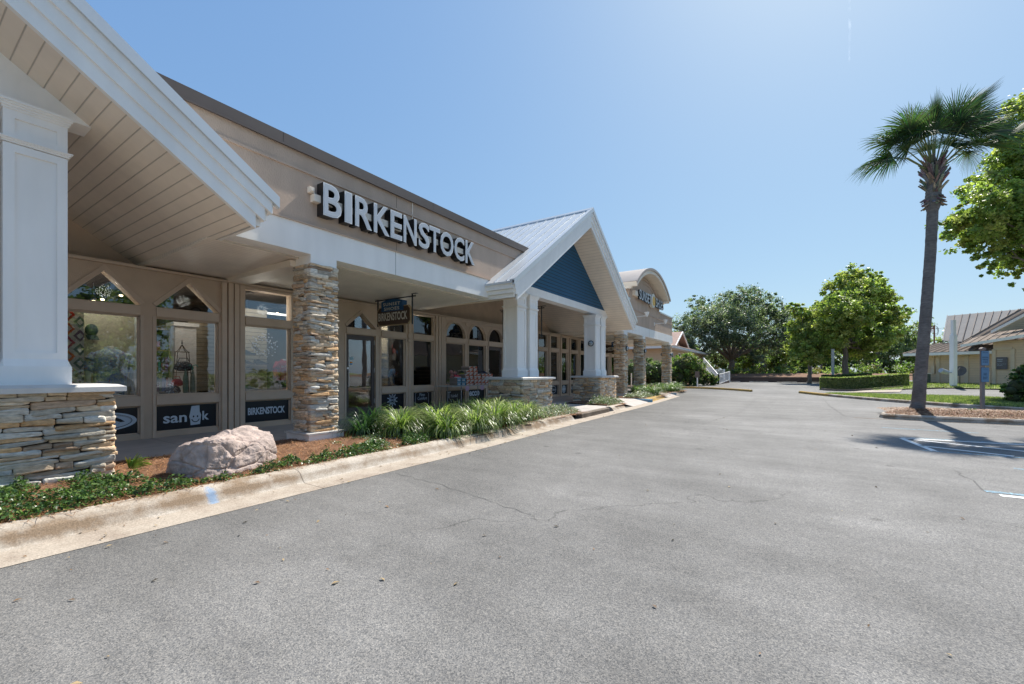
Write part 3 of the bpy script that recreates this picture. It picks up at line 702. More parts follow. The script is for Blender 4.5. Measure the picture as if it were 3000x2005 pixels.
m=onpanel('T',11.40,11.60,.48,.72,.02,x=xl); m.build('lettering',M_vinyl,bld); m=onpanel('hink!',11.60,11.98,.50,.62,.01,x=xl); m.build('lettering',M_vinyl,bld)
m=onpanel('ecco',12.64,13.28,.50,.69,.03,.95,x=xl); m.build('lettering',M_vinyl,bld)
m=MB(); ring(m,19.5,.52,.28,.19,.025,xl); m.build('badge_outline',M_vinyl,bld); m=onpanel('Chaco',19.25,19.75,.47,.60,.02,x=xl,shear=.2); m.build('lettering',M_vinyl,bld)
m=MB(); poly(m,[(19.42,.68),(19.45,.75),(19.52,.82),(19.54,.80),(19.49,.74),(19.51,.66)],xl); m.build('gecko_mark',M_vinyl,bld)
m=MB(); disc(m,20.70,.51,.21,.2,xl); m.build('round_logo',M_vinyl,bld)
m=MB(); ring(m,20.70,.51,.16,.15,.035,xl+.002,20,.25,1.4); ring(m,20.70,.51,.16,.15,.035,xl+.002,20,1.8,2.9); ring(m,20.70,.51,.16,.15,.035,xl+.002,20,3.4,4.5); ring(m,20.70,.51,.16,.15,.035,xl+.002,20,4.9,6.0); m.build('round_logo_line',M_black,bld)
m=onpanel('SOlu',21.5,22.1,.46,.62,.02,x=xl,shear=.25); m.build('lettering',M_vinyl,bld)

# ================================================================ SHOP SIGNS
def channel_sign(name,label,items,x0,x1,seed=0):
    t=thing(name,label,'sign',(x0,items[0][1],items[0][3]))
    Mb=pm('sign_black_side',(.012,.012,.014),.3,.05,4); Mt=pm('sign_white_trim',(.8,.8,.8),.4,.02,4); Mf=pm('sign_letter_face',(.50,.53,.57),.35,.04,3)
    for (ch,y0,y1,z0,z1) in items:
        body=MB(); r=fit_text(body,ch,(x0,y0,z0),(0,1,0),(0,0,1),y1-y0,z1-z0,.02,x1-x0); vs,fs=r
        body.v=[];body.f=[];body.c=[];body.m=[]; body.add(vs,fs)
        b=body.build('letter',Mb,t)
        face=MB(); fit_text(face,ch,(x1-.006,y0,z0),(0,1,0),(0,0,1),y1-y0,z1-z0,.02,.012); face.build('letter_trim',Mt,b)
        face=MB(); d=.018; fit_text(face,ch,(x1-.0,y0+d,z0+d),(0,1,0),(0,0,1),y1-y0-2*d,z1-z0-2*d,.004,.010); face.build('letter_face',Mf,b)
    return t
ys=dict(B=[(4.546,4.92)],I=[(4.985,5.15)],R=[(5.215,5.61)],K=[(5.655,6.06),(8.545,8.93)],E=[(6.085,6.405)],N=[(6.445,6.83)],S=[(6.895,7.24)],T=[(7.235,7.59)],O=[(7.60,8.08)],C=[(8.11,8.50)])
it=[]
for ch in 'BIRKENSTOCK':
    a,b=ys[ch][0] if len(ys[ch])==1 else ys[ch].pop(0); it.append((ch,a,b,4.245,4.835))
sg=channel_sign('wall_sign','large raised BIRKENSTOCK letters with black sides on the stucco wall',it,-7.245,-7.06)
k=MB(); k.box(-7.25,-7.13,4.42,8.7,4.47,4.60); k.box(-7.25,-7.17,4.36,4.45,4.62,4.72); k.box(-7.17,-7.14,4.37,4.43,4.64,4.70); k.build('raceway',M_cream,sg)
k=MB(); k.tube([(-7.235,6.87,4.9),(-7.235,6.87,5.28)],.012,6); k.build('conduit',M_cream,sg)
it=[]; y=23.5
for ch,w_ in zip('SUNSET',(.36,.40,.42,.36,.34,.36)): it.append((ch,y,y+w_*.93,5.46,6.02)); y+=w_*1.06
y=26.88
for ch,w_ in zip('SHOES',(.36,.41,.44,.34,.36)): it.append((ch,y,y+w_*.93,5.46,6.02)); y+=w_*1.02
sg=channel_sign('wall_sign','raised SUNSET SHOES letters with yellow sun on the arched parapet',it,-7.12,-7.03)
k=MB(); k.box(-7.25,-7.12,23.5,28.7,5.6,5.86); k.box(-7.25,-7.08,22.95,23.4,5.6,5.86); k.build('raceway',M_cream,sg)
k=MB(); k.tube([(-7.19,26.38,5.76),(-7.03,26.38,5.76)],.42,28); k.build('sun_disc',pm('sign_cream_face',(.7,.68,.6),.4,.03,3),sg)
k=MB(); k.tube([(-7.03,26.45,5.74),(-7.015,26.45,5.74)],.29,24); k.build('sun_face',pm('sign_yellow_face',(.75,.42,.05),.4,.1,3),sg)

def hang_sign(y,xl,xr,zt,board,blue,txt,btxt,label,textbox=None):
    t=thing('hanging_sign',label,'sign',((xl+xr)/2,y,zt))
    k=MB(); k.box(xl-.02,xr+.06,y-.045,y+.045,zt-.012,zt); k.box(xl+.02,xr,y-.016,y+.016,zt-.09,zt-.06)
    for x in (xl+.12,xr-.12): k.box(x-.014,x+.014,y-.014,y+.014,board[2]-.02,zt)
    k.build('bracket',M_darkmetal,t)
    if board:
        x0,x1,z0,z1=board; Mw=pm('sign_brown',(.075,.045,.03),.5,.1,8); Mg=pm('sign_gold_edge',(.42,.3,.17),.5,.1,8)
        c=.035
        def notched(e): a0,a1,b0,b1=x0-e,x1+e,z0-e,z1+e; return [(a0+c*2,b0),(a1-c*2,b0),(a1-c*2,b0+c),(a1-c,b0+c),(a1-c,b0+2*c),(a1,b0+2*c),(a1,b1-2*c),(a1-c,b1-2*c),(a1-c,b1-c),(a1-2*c,b1-c),(a1-2*c,b1),(a0+2*c,b1),(a0+2*c,b1-c),(a0+c,b1-c),(a0+c,b1-2*c),(a0,b1-2*c),(a0,b0+2*c),(a0+c,b0+2*c),(a0+c,b0+c),(a0+2*c,b0+c)]
        k=MB(); k.prism(notched(.012),'y',y-.035,y+.035); b=k.build('board_edge',Mg,t)
        k=MB(); k.prism(notched(-.008),'y',y-.042,y+.042); b=k.build('board',Mw,t)
        k=MB(); fit_text(k,txt,(x0+.05,y-.045,z0+.12),(1,0,0),(0,0,1),x1-x0-.14,(z1-z0)*.46,.02,.003); k.build('lettering',pm('sign_white_letters',(.62,.58,.5),.5,.05,4),b)
        if blue:
            x0,x1,z0,z1=blue; n=9; w_=x1-x0
            top=[(x1-w_*i/n,z1+.06*math.sin(math.pi*i/n)) for i in range(n+1)]
            k=MB(); k.prism([(x0,z0),(x1,z0)]+top,'y',y-.08,y+.08); b=k.build('blue_board',pm('sign_blue',(.01,.07,.17),.45,.05,6),t)
            k=MB(); zz=z1-.10
            for s,(u0,u1) in zip(btxt,((.1,.9),(.14,.86))): fit_text(k,s,(x0+w_*u0,y-.083,zz-.02),(1,0,0),(0,0,1),w_*(u1-u0),.085,.012,.002,None,1.15); zz-=.125
            k.build('lettering',MATS['sign_white_letters'],b)
    return t
hang_sign(7.95,-9.86,-8.25,3.49,(-9.71,-8.42,2.70,3.19),(-9.50,-8.66,3.075,3.34),'BIRKENSTOCK',('SUNSET','SHOES'),'brown BIRKENSTOCK hanging sign under the ceiling beside the near stone pillar')
hang_sign(14.0,-9.75,-7.75,3.9,(-9.35,-8.1,2.75,3.25),(-9.15,-8.35,3.12,3.40),'SHOES',('SUNSET','SHOES'),'hanging sign mostly hidden behind the white porch columns')
hang_sign(25.4,-9.95,-7.8,3.47,(-9.75,-8.35,2.62,3.10),(-9.3,-8.5,2.98,3.27),'MERRELL',('SUNSET','SHOES'),'brown MERRELL hanging sign half hidden behind the far stone pillar')

# bulkhead lamps on the pillars
def bulkhead():
    t=thing('wall_lamp','round black caged lamp facing out from the right white porch column','wall lamp',(0,0,0),'round bulkhead lamps')
    k=MB(); k.tube([(0,0,0),(.06,0,0)],.125,20); k.build('lamp_base',M_darkmetal,t,local=True)
    k=MB(); k.ball(.05,0,0,.08,.10,.10,16,8,(.5,.58,.62)); k.build('lens',pm('lamp_lens',(.45,.52,.56),.25,.05,4,attr=True),t,smooth=True,local=True)
    k=MB(); k.tube([(.05,0,-.1),(.125,0,-.05),(.14,0,0),(.125,0,.05),(.05,0,.1)],.007,5); k.tube([(.05,-.1,0),(.125,-.05,0),(.14,0,0),(.125,.05,0),(.05,.1,0)],.007,5)
    pts=[(.105,.075*math.cos(q),.075*math.sin(q)) for q in np.linspace(0,2*math.pi,17)]; k.tube(pts,.006,5); k.build('cage',M_darkmetal,t,local=True); return t
lm=bulkhead(); lm.location=(-7.28,17.33,2.66); lm.rotation_euler=(0,0,-math.pi/2)
for i,(p,rz,lb) in enumerate((((-7.2,21.78,2.65),0,'caged lamp on the road side of the stone pillar next to the far porch'),((-7.2,25.05,2.66),0,'caged lamp on the road side of the second far stone pillar'),((-7.77,25.05,2.66),math.pi,'caged lamp on the shop side of the second far stone pillar'),
  ((-7.2,31.5,2.69),0,'caged lamp on the road side of the last stone pillar at the building end'),((-7.77,31.5,2.69),math.pi,'caged lamp on the shop side of the last stone pillar'),((-7.77,4.67,2.95),math.pi,'caged lamp on the shop side of the nearest stone pillar'))):
    dup(lm,p,rz,lb)
# arm floodlights under the far sign
def arm_flood(y,label):
    t=thing('sign_floodlight',label,'floodlight',(-7.25,y,4.45),'arm floodlights')
    k=MB(); k.box(-.02,.02,-.06,.06,-.1,.1); k.tube([(0,0,0),(.62,0,.03)],.02,8); k.build('arm',M_white,t,local=True)
    k=MB(); k.lathe(.68,0,[(.04,-.03),(.07,.02),(.13,.2),(.135,.23)],12); k.build('lamp_head',M_white,t,local=True); return t
f1=arm_flood(23.3,'white arm floodlight under the S of the SUNSET SHOES sign'); dup(f1,(-7.25,27.35,4.45),0,'white arm floodlight nearer the far end of the arched facade')
# ================================================================ GROUND
def grid(name,x0,x1,y0,y1,nx,ny,zf,mat,kind='structure',mask=None):
    xs=np.linspace(x0,x1,nx+1); ys=np.linspace(y0,y1,ny+1)
    V=[(x,y,zf(x,y)) for y in ys for x in xs]; F=[]
    for j in range(ny):
        for i in range(nx):
            if mask and not mask((xs[i]+xs[i+1])/2,(ys[j]+ys[j+1])/2): continue
            a=j*(nx+1)+i; F.append((a,a+1,a+nx+2,a+nx+1))
    return meta(npmesh(name,V,F,mat,smooth=True),kind=kind)
grid('asphalt_lot',-60,80,-30,110,70,70,lambda x,y:G(x,y),M_asphalt)
far=MB(); far.add([(-3000,-3000,-.25),(3000,-3000,-.25),(3000,3000,-.25),(-3000,3000,-.25)],[(0,1,2,3)])
meta(far.build('ground',M_lawn),kind='structure')
# ribbon along a polyline with a cross profile (offset to the left of travel, height)
def ribbon(name,path,prof,mat,zf=None,kind='structure',n=None,caps=True,label=None,cat=None,group=None):
    P=[Vector((p[0],p[1])) for p in path]
    vs=[];m=len(prof)
    for i,p in enumerate(P):
        d=(P[min(i+1,len(P)-1)]-P[max(i-1,0)]).normalized(); nn=Vector((-d.y,d.x))
        for (o,z) in prof:
            q=p+nn*o; vs.append((q.x,q.y,z+(zf(q.x,q.y) if zf else 0)))
    fs=[(i*m+k,(i+1)*m+k,(i+1)*m+k+1,i*m+k+1)[::-1] for i in range(len(P)-1) for k in range(m-1)]
    if caps: fs+=[tuple(range(m)),tuple((len(P)-1)*m+k for k in range(m-1,-1,-1))]
    mb=MB(); mb.add(vs,fs); o=mb.build(name,mat,smooth=False)
    if label: meta(o,label,cat,group)
    else: meta(o,kind=kind)
    return o
def resample(path,step=.5):
    out=[]
    for a,b in zip(path[:-1],path[1:]):
        a=Vector(a);b=Vector(b); n=max(1,int((b-a).length/step))
        for i in range(n): out.append(tuple(a.lerp(b,i/n)))
    out.append(tuple(path[-1])); return out
def smooth(path,k=3):
    p=[Vector(q) for q in path]
    for _ in range(k): p=[p[0]]+[ (p[i-1]+p[i]*2+p[i+1])/4 for i in range(1,len(p)-1)]+[p[-1]]
    return [tuple(q) for q in p]
gl=smooth(resample([(-4.72,-12),(-4.72,0),(-4.73,6),(-4.88,10),(-4.98,14),(-5.03,17),(-5.2,21),(-5.5,26),(-5.72,30),(-5.8,32)]),4)   # asphalt / gutter line
# gutter pan and rolled curb; profile offsets grow towards the building (left of travel)
CP=[(0.0,.004),(.40,-.004),(.43,.03),(.47,.09),(.52,.135),(.58,.155),(.70,.158),(.705,.02)]
gi=lambda y0,y1:[p for p in gl if y0<=p[1]<=y1]
ribbon('gutter',gi(-12,32),[(0.0,.004),(.2,.005),(.43,.008)],M_gutter,caps=False)
ribbon('gutter',[(-5.8,32),(-6.2,34),(-7.5,36.5)],[(0,.005),(.9,.004)],M_gutter,caps=False)
CR=[(.40,-.02),(.405,.008),(.43,.022),(.465,.065),(.50,.11),(.55,.142),(.61,.156),(.72,.158),(.725,-.02)]
ribbon('curb',gi(-12,11.9),CR,M_curb)
ribbon('curb',[p for p in gl if 11.9<=p[1]<=14.6],[(.36,-.02),(.40,.0),(.405,.13),(.42,.145),(.62,.15),(.625,-.02)],M_curbdk)
seg=[p for p in gl if 14.6<=p[1]<=16.5]
ribbon('curb',seg+[(-5.22,16.9),(-5.5,17.2),(-6.0,17.35)],CR,M_curb)
ribbon('curb',[(-6.6,20.2),(-6.0,20.25),(-5.5,20.2)],[(-.02,-.02),(.0,.0),(.02,.1),(.06,.14),(.2,.15),(.205,-.02)],M_curbbl)
ribbon('curb',gi(20.2,24.2)+[(-5.55,24.7),(-5.9,24.95)],CR,M_curbyl)
ribbon('curb',[(-6.9,27.5),(-6.3,27.6),(-6.0,27.6)],[(-.02,-.02),(.0,.0),(.02,.1),(.06,.14),(.2,.15),(.205,-.02)],M_curbbl)
ribbon('curb',gi(27.6,31.5)+[(-6.0,32),(-6.6,32.5),(-8,32.8),(-16,33)],CR,M_curb)
# blue survey mark on the near curb
k=MB()
for i in range(7):
    f=i/7; k.add([(-5.05-.17*f,2.02+.004*i,.012+.15*f),(-5.05-.17*f,2.14+.004*i,.012+.15*f),(-5.05-.17*(f+.15),2.14,.035+.15*f),(-5.05-.17*(f+.15),2.02,.035+.15*f)],[(0,1,2,3)])
# (mark is blended into the curb material instead of floating geometry)
def paintmark():
    m=M_curb; N=m.node_tree.nodes; L=m.node_tree.links; p=N['Principled BSDF']; src=p.inputs['Base Color'].links[0].from_socket
    tc=N.new('ShaderNodeTexCoord'); sb=N.new('ShaderNodeVectorMath'); sb.operation='SUBTRACT'; sb.inputs[1].default_value=(-5.19,2.05,.08); L.new(tc.outputs['Object'],sb.inputs[0])
    sc=N.new('ShaderNodeVectorMath'); sc.operation='MULTIPLY'; sc.inputs[1].default_value=(6,20,5); L.new(sb.outputs[0],sc.inputs[0])
    ln=N.new('ShaderNodeVectorMath'); ln.operation='LENGTH'; L.new(sc.outputs[0],ln.inputs[0])
    nz=N.new('ShaderNodeTexNoise'); nz.inputs['Scale'].default_value=25; L.new(tc.outputs['Object'],nz.inputs[0])
    ad=N.new('ShaderNodeMath'); ad.operation='ADD'; L.new(ln.outputs['Value'],ad.inputs[0]); L.new(nz.outputs[0],ad.inputs[1])
    mr=N.new('ShaderNodeMapRange'); mr.inputs[1].default_value=1.0; mr.inputs[2].default_value=1.7; mr.inputs[3].default_value=.45; mr.inputs[4].default_value=0; L.new(ad.outputs[0],mr.inputs[0])
    mx=N.new('ShaderNodeMix'); mx.data_type='RGBA'; mx.inputs['B'].default_value=(.09,.32,.62,1); L.new(mr.outputs[0],mx.inputs['Factor']); L.new(src,mx.inputs['A']); L.new(mx.outputs['Result'],p.inputs['Base Color'])
paintmark()
# walkway slab and porch slabs
k=MB(); k.add([(-10.5,-12,.15),(-7.72,-12,.15),(-7.72,31.9,.15),(-10.5,31.9,.15)],[(0,1,2,3)]); 
k.add([(-7.72,12.78,.149),(-5.5,12.6,.149),(-5.6,15.2,.149),(-7.72,15.6,.149)],[(0,1,2,3)])
k.add([(-5.5,11.95,.1485),(-5.5,12.6,.1485),(-6.1,12.6,.1485)],[(0,1,2)])
k.add([(-7.72,16.9,.149),(-6.0,17.3,.149),(-6.3,20.2,.149),(-7.72,20.3,.149)],[(0,1,2,3)]); k.add([(-6.0,17.3,.148),(-5.42,17.3,.01),(-5.6,20.2,.01),(-6.3,20.2,.148)],[(0,1,2,3)])
k.add([(-7.72,24.9,.149),(-6.5,25,.149),(-6.6,27.5,.149),(-7.72,27.5,.149)],[(0,1,2,3)]); k.add([(-6.5,25,.148),(-5.8,25,.01),(-6.0,27.5,.01),(-6.6,27.5,.148)],[(0,1,2,3)])
wk=k.build('walkway',M_walk); meta(wk,kind='structure')
m=M_walk; N=m.node_tree.nodes; L=m.node_tree.links; p=N['Principled BSDF']; src=p.inputs['Base Color'].links[0].from_socket
tc=N.new('ShaderNodeTexCoord'); bk=N.new('ShaderNodeTexBrick'); bk.offset=0; bk.inputs['Scale'].default_value=1; bk.inputs['Mortar Size'].default_value=.006; bk.inputs['Brick Width'].default_value=1.5; bk.inputs['Row Height'].default_value=1.5
bk.inputs['Color1'].default_value=(1,1,1,1); bk.inputs['Color2'].default_value=(.96,.96,.96,1); bk.inputs['Mortar'].default_value=(.5,.5,.5,1); L.new(tc.outputs['Object'],bk.inputs[0])
mm=N.new('ShaderNodeVectorMath'); mm.operation='MULTIPLY'; L.new(src,mm.inputs[0]); L.new(bk.outputs[0],mm.inputs[1]); L.new(mm.outputs[0],p.inputs['Base Color'])
# planting bed soil, slightly mounded
def bedz(x,y):
    e=min(abs(x+5.42),1.2)
    return .135+.045*sstep(e,0,.7)+.02*noise.noise(Vector((x*1.7,y*1.7,0)))
def bx1(y): 
    g=[p for p in gl if p[1]<=y][-1][0] if y>-11.9 else -4.72
    return g-.62
grid('mulch_bed',-7.73,-5.28,-12,12.75,40,300,lambda x,y:bedz(x,y) if x<bx1(y)+.05 else .13,M_straw,mask=lambda x,y:x<bx1(y)+.08)
grid('mulch_bed',-7.73,-5.5,15.3,17.15,20,16,lambda x,y:bedz(x+.1,y),M_straw,mask=lambda x,y:x<bx1(y)+.08 and y>15.6-.2*(x+7.7)/2)
grid('mulch_bed',-7.73,-5.8,20.35,24.85,20,30,lambda x,y:bedz(x+.4,y),M_straw)
grid('mulch_bed',-7.73,-6.15,27.7,31.9,20,30,lambda x,y:bedz(x+.6,y),M_straw)
# pine needles scattered over the straw
def needles(name,n,zone,seed,zfun,ln=(.07,.17),cols=((.34,.17,.08),(.24,.11,.05),(.42,.25,.13),(.17,.08,.045)),wd=.0016):
    r=np.random.default_rng(seed); P=[]
    while len(P)<n:
        x,y=zone(r); P.append((x,y,zfun(x,y)+.004+.012*r.random()))
    P=np.array(P); a=r.random(n)*2*np.pi; l=r.uniform(*ln,n)
    d=np.stack([np.cos(a),np.sin(a),(r.random(n)-.35)*.35],1)*l[:,None]; wv=np.stack([-np.sin(a),np.cos(a),np.zeros(n)],1)*wd*(1+r.random(n))[:,None]
    bend=np.array([0,0,.012]); V=np.stack([P-wv,P+wv,P+d*.5+wv+bend,P+d*.5-wv+bend,P+d],1).reshape(-1,3)
    i=np.arange(n)[:,None]*5; F4=np.concatenate([i+0,i+1,i+2,i+3],1); 
    F=np.concatenate([F4,np.concatenate([i+3,i+2,i+4,i+4],1)],0)
    F=F[:len(F4)]  # quads
    V2=np.stack([P-wv,P+wv,P+d*.55+wv+bend,P+d*.55-wv+bend, P+d*.55-wv+bend,P+d*.55+wv+bend,P+d+wv*.3,P+d-wv*.3],1).reshape(-1,3)
    F=np.arange(n*8).reshape(-1,4); c=np.array(cols)[r.integers(0,len(cols),n)]*(.7+.6*r.random((n,1)))
    o=npmesh(name,V2,F,leafmat('needle',.1,.6,.2),colors=np.repeat(c,8,0)); return meta(o,kind='stuff')
needles('pine_straw',26000,lambda r:(-5.38-2.3*r.random()**1.2,-.6+13.2*r.random()**1.35),3,bedz)
needles('pine_straw',3500,lambda r:(-6-1.6*r.random(),20.4+11*r.random()),4,lambda x,y:bedz(x+.5,y),wd=.004)

# --- parking island with the palm, grass strip, second drive
isl=[(12,16.85),(5.1,16.85),(3.2,16.8),(2.5,16.8),(2.2,17.0),(2.1,17.35),(2.3,17.9),(3.0,18.7),(3.9,19.4),(5.2,19.75),(7,19.85),(12,19.9)]
isl_s=smooth(resample(isl,.3),3)
CI=[(-.0,-.02),(.0,.0),(.025,.10),(.07,.145),(.17,.15),(.175,-.02)]
def inset(path,o,zf,zz):
    P=[Vector(p) for p in path]; out=[]
    for i,p in enumerate(P):
        d=(P[min(i+1,len(P)-1)]-P[max(i-1,0)]).normalized(); q=p+Vector((-d.y,d.x))*o; out.append((q.x,q.y))
    return out
isl_r=isl_s[::-1]                              # counter-clockwise so that left is inside
ribbon('curb',isl_r[::-1] if False else isl_r,[(-a,b) if False else (a,b) for a,b in CI],M_curb)
def mound(name,path,h,mat,edge=.18,cen=None,zbase=.12,jit=.02,kind='structure',zf=None):
    pts=inset(path,edge,None,0); c=Vector(cen) if cen else sum((Vector(p) for p in pts),Vector((0,0)))/len(pts)
    vs=[];fs=[];n=len(pts);K=8
    for k in range(K):
        f=k/K
        for p in pts:
            q=Vector(p).lerp(Vector((max(min(p[0],c.x+3.5),c.x-.3) if cen else c.x,c.y)),f); z=zbase+h*sstep(f,0,.8)+jit*noise.noise(Vector((q.x*2.5,q.y*2.5,0)))
            vs.append((q.x,q.y,z+(zf(q.x,q.y) if zf else 0)))
    for k in range(K-1):
        for i in range(n-1): fs.append((k*n+i,k*n+i+1,(k+1)*n+i+1,(k+1)*n+i)[::-1])
    mb=MB(); mb.add(vs,fs); return meta(mb.build(name,mat,smooth=True),kind=kind)
islz=lambda x,y: .13+.13*sstep(min(y-16.85,19.8-y,(x-2.1)*.8+.2),.15,1.2)
def in_isl(x,y):
    inside=False; n=len(isl_s); j=n-1
    for i in range(n):
        xi,yi=isl_s[i];xj,yj=isl_s[j]
        if (yi>y)!=(yj>y) and x<(xj-xi)*(y-yi)/(yj-yi)+xi: inside=not inside
        j=i
    return inside
grid('mulch_island',2.1,12,16.8,19.95,120,38,lambda x,y:islz(x,y)+.02*noise.noise(Vector((x*3,y*3,0))),M_straw,mask=lambda x,y:in_isl(x-.0,y) and in_isl(x-.14,y) and in_isl(x,y-.12) and in_isl(x,y+.12))
needles('pine_straw',16000,lambda r:((2.5+8*r.random()),(17.0+2.6*r.random())),5,islz,wd=.0035,cols=((.30,.15,.09),(.2,.1,.06),(.40,.26,.17),(.5,.36,.27)))
ribbon('gutter',[(1.6,16.8),(2.1,16.72),(3,16.7),(12,16.72)],[(0,.004),(.13,.006)],M_curbdk,caps=False)
# second curb: yellow nose then plain, grass strip, drive and lawns beyond
c2=smooth(resample([(.35,33.1),(1.0,31.6),(2.2,29.4),(3.6,26.9),(5.4,24.3),(7.2,22.4),(12,19.2+3)],.5),3)
CC=[(0,-.02),(.0,.0),(.02,.11),(.05,.14),(.18,.145),(.185,-.05)]
y1=[p for p in c2 if p[1]>30.2]; y2=[p for p in c2 if p[1]<=30.4]
ribbon('curb',y1,CC,M_curbyl,zf=G); ribbon('curb',y2,CC,M_curb,zf=G)
def ptin(poly_,x,y):
    inside=False;n=len(poly_);j=n-1
    for i in range(n):
        xi,yi=poly_[i];xj,yj=poly_[j]
        if (yi>y)!=(yj>y) and x<(xj-xi)*(y-yi)/(yj-yi)+xi: inside=not inside
        j=i
    return inside
gs=inset(c2,.17,None,0); g1=[p for p in gs if p[1]<31.0]
strip=g1+[(13,24.5),(10,27.2),(7.2,29.0),(5.0,30.0),(3.2,31.2),(2.2,31.3)]
grid('grass_strip',1,13,21,32,120,110,lambda x,y:G(x,y)+.14+.03*noise.noise(Vector((x*1.2,y*1.2,0))),M_lawn,mask=lambda x,y:ptin(strip,x,y))
# concrete tongue and lawn by the tan building
lawn2=[(4.6,35.8),(7.0,36.4),(11,35.0),(20,31),(26,40),(14,50),(5,52),(3.8,42)]
grid('lawn',2,26,30,52,96,88,lambda x,y:G(x,y)+.06+.03*noise.noise(Vector((x,y,0))),M_lawn,mask=lambda x,y:ptin(lawn2,x,y))
k=MB(); k.add([(2.6,34.4,G(2.6,34.4)+.03),(5.4,34.0,G(5.4,34)+.03),(5.9,36.3,G(5.9,36.3)+.03),(4.4,37.0,G(4.4,37)+.03)],[(0,1,2,3)]); meta(k.build('concrete_pad',M_gutter),kind='structure')
# grass blades on the lawns
def blades(name,n,zone,seed,zfun,h=(.05,.11),w_=.006,cols=((.16,.21,.07),(.22,.26,.09),(.12,.16,.06),(.34,.34,.16))):
    r=np.random.default_rng(seed); P=[]
    while len(P)<n:
        x,y=zone(r)
        if x is None: continue
        P.append((x,y,zfun(x,y)))
    P=np.array(P); a=r.random(n)*2*np.pi; hh=r.uniform(*h,n)
    wv=np.stack([np.cos(a),np.sin(a),np.zeros(n)],1)*w_; tip=np.stack([r.normal(size=n)*.35,r.normal(size=n)*.35,np.ones(n)],1)*hh[:,None]
    V=np.stack([P-wv,P+wv,P+tip],1).reshape(-1,3); F=np.arange(n*3).reshape(-1,3)
    c=np.array(cols)[r.integers(0,len(cols),n)]*(.7+.6*r.random((n,1)))
    return meta(npmesh(name,V,F,M_grassblade,colors=np.repeat(c,3,0)),kind='stuff')
def z1(r):
    x,y=r.uniform(1.5,12.5),r.uniform(21.3,31.3); return (x,y) if ptin(strip,x,y) else (None,None)
blades('grass',38000,z1,8,lambda x,y:G(x,y)+.14,w_=.012)
def z2(r):
    x,y=r.uniform(4,20),r.uniform(33,48); return (x,y) if ptin(lawn2,x,y) else (None,None)
blades('grass',16000,z2,9,lambda x,y:G(x,y)+.06,w_=.02,h=(.06,.12))
# left side: yellow curb and bed by the neighbour's shrubs
pathL=smooth(resample([(-17,34.6),(-12,35.0),(-9.5,35.6),(-7.6,36.3),(-5.6,36.3),(-3.4,34.6),(-2.4,33.4)],.5),2)
a=[p for p in pathL if p[0]<-8.6]; b=[p for p in pathL if p[0]>=-8.8]
ribbon('curb',a,CC,M_curbdk,zf=G); ribbon('curb',b,CC,M_curbyl,zf=G)
bedL=inset(a,.17,None,0)+[(-8.3,38.5),(-8,44),(-8,50),(-20,50),(-20,35)]
grid('mulch_bed',-20,-6,34.5,50,56,62,lambda x,y:G(x,y)+.13,M_straw,mask=lambda x,y:ptin(bedL,x,y))
# bank and retaining kerb at the end of the lot
grid('earth_bank',-60,70,62,90,60,20,lambda x,y:.25+1.0*sstep(y,62,69)+.1*noise.noise(Vector((x*.4,y*.4,0))),M_straw)
wl=thing('retaining_wall','low dark retaining wall at the far end of the car park','wall',(0,61.5,.2))
k=MB(); k.box(-6.5,6,61.4,61.8,.05,.78); k.box(-9,-6.5,61.6,61.9,.05,.65); k.build('wall_face',pm('dark_timber',(.11,.08,.07),.8,.2,5,.4,30),wl)
k=MB(); k.box(-6.6,6.1,61.3,61.9,.78,.86); k.build('wall_cap',pm('timber_cap',(.2,.15,.12),.8,.2,5),wl)
for i,x in enumerate((-7.4,-4.4,-1.5,1.4)):
    k=MB(); k.prism([(59.9,.2),(60.2,.2),(60.15,.33),(59.95,.33)],'x',x,x+2.0)
    meta(k.build('wheel_stop',M_curb),('leftmost','second from left','third from left','rightmost')[i]+' of the low concrete wheel stops before the far retaining wall','wheel stop','wheel stops')
# dappled-side ground patch right of the lot end
# --- cracks and litter
def crack(pts,w_=.010,seed=1):
    rr=random.Random(seed); P=[]
    for a,b in zip(pts[:-1],pts[1:]):
        a=Vector(a);b=Vector(b); n=max(3,int((b-a).length/.12))
        for i in range(n): q=a.lerp(b,i/n); P.append(q+Vector((rr.uniform(-1,1),rr.uniform(-1,1)))*.035)
    P.append(Vector(pts[-1])); k=MB(); vs=[]
    for i,p in enumerate(P):
        d=(P[min(i+1,len(P)-1)]-P[max(i-1,0)]).normalized(); n_=Vector((-d.y,d.x))*w_*rr.uniform(.2,1)*(1 if 0<i<len(P)-1 else .1); vs+=[(p.x-n_.x,p.y-n_.y,G(p.x,p.y)+.003),(p.x+n_.x,p.y+n_.y,G(p.x,p.y)+.003)]
    k.add(vs,[(2*i,2*i+2,2*i+3,2*i+1)[::-1] for i in range(len(P)-1)]); return meta(k.build('crack',pm('crack_dark',(.11,.108,.105),.9,.2,9)),kind='structure')
def gp(x,y): q=PX(x,y,1)-Vector((0,0,H)); t_=-H/q.z; return (q.x*t_,q.y*t_)
crack([gp(1157,1387),gp(1260,1412),gp(1400,1455),gp(1530,1500),gp(1600,1536)],.0045,1); crack([gp(2410,1168),gp(2431,1190),gp(2479,1222)],.016,2)
crack([gp(2794,1375),gp(2840,1405),gp(2883,1439)],.012,3); crack([gp(2000,1262),gp(2170,1208),gp(2220,1165)],.006,4); crack([gp(1880,1180),gp(2120,1196),gp(2500,1236),gp(2640,1250)],.006,5)
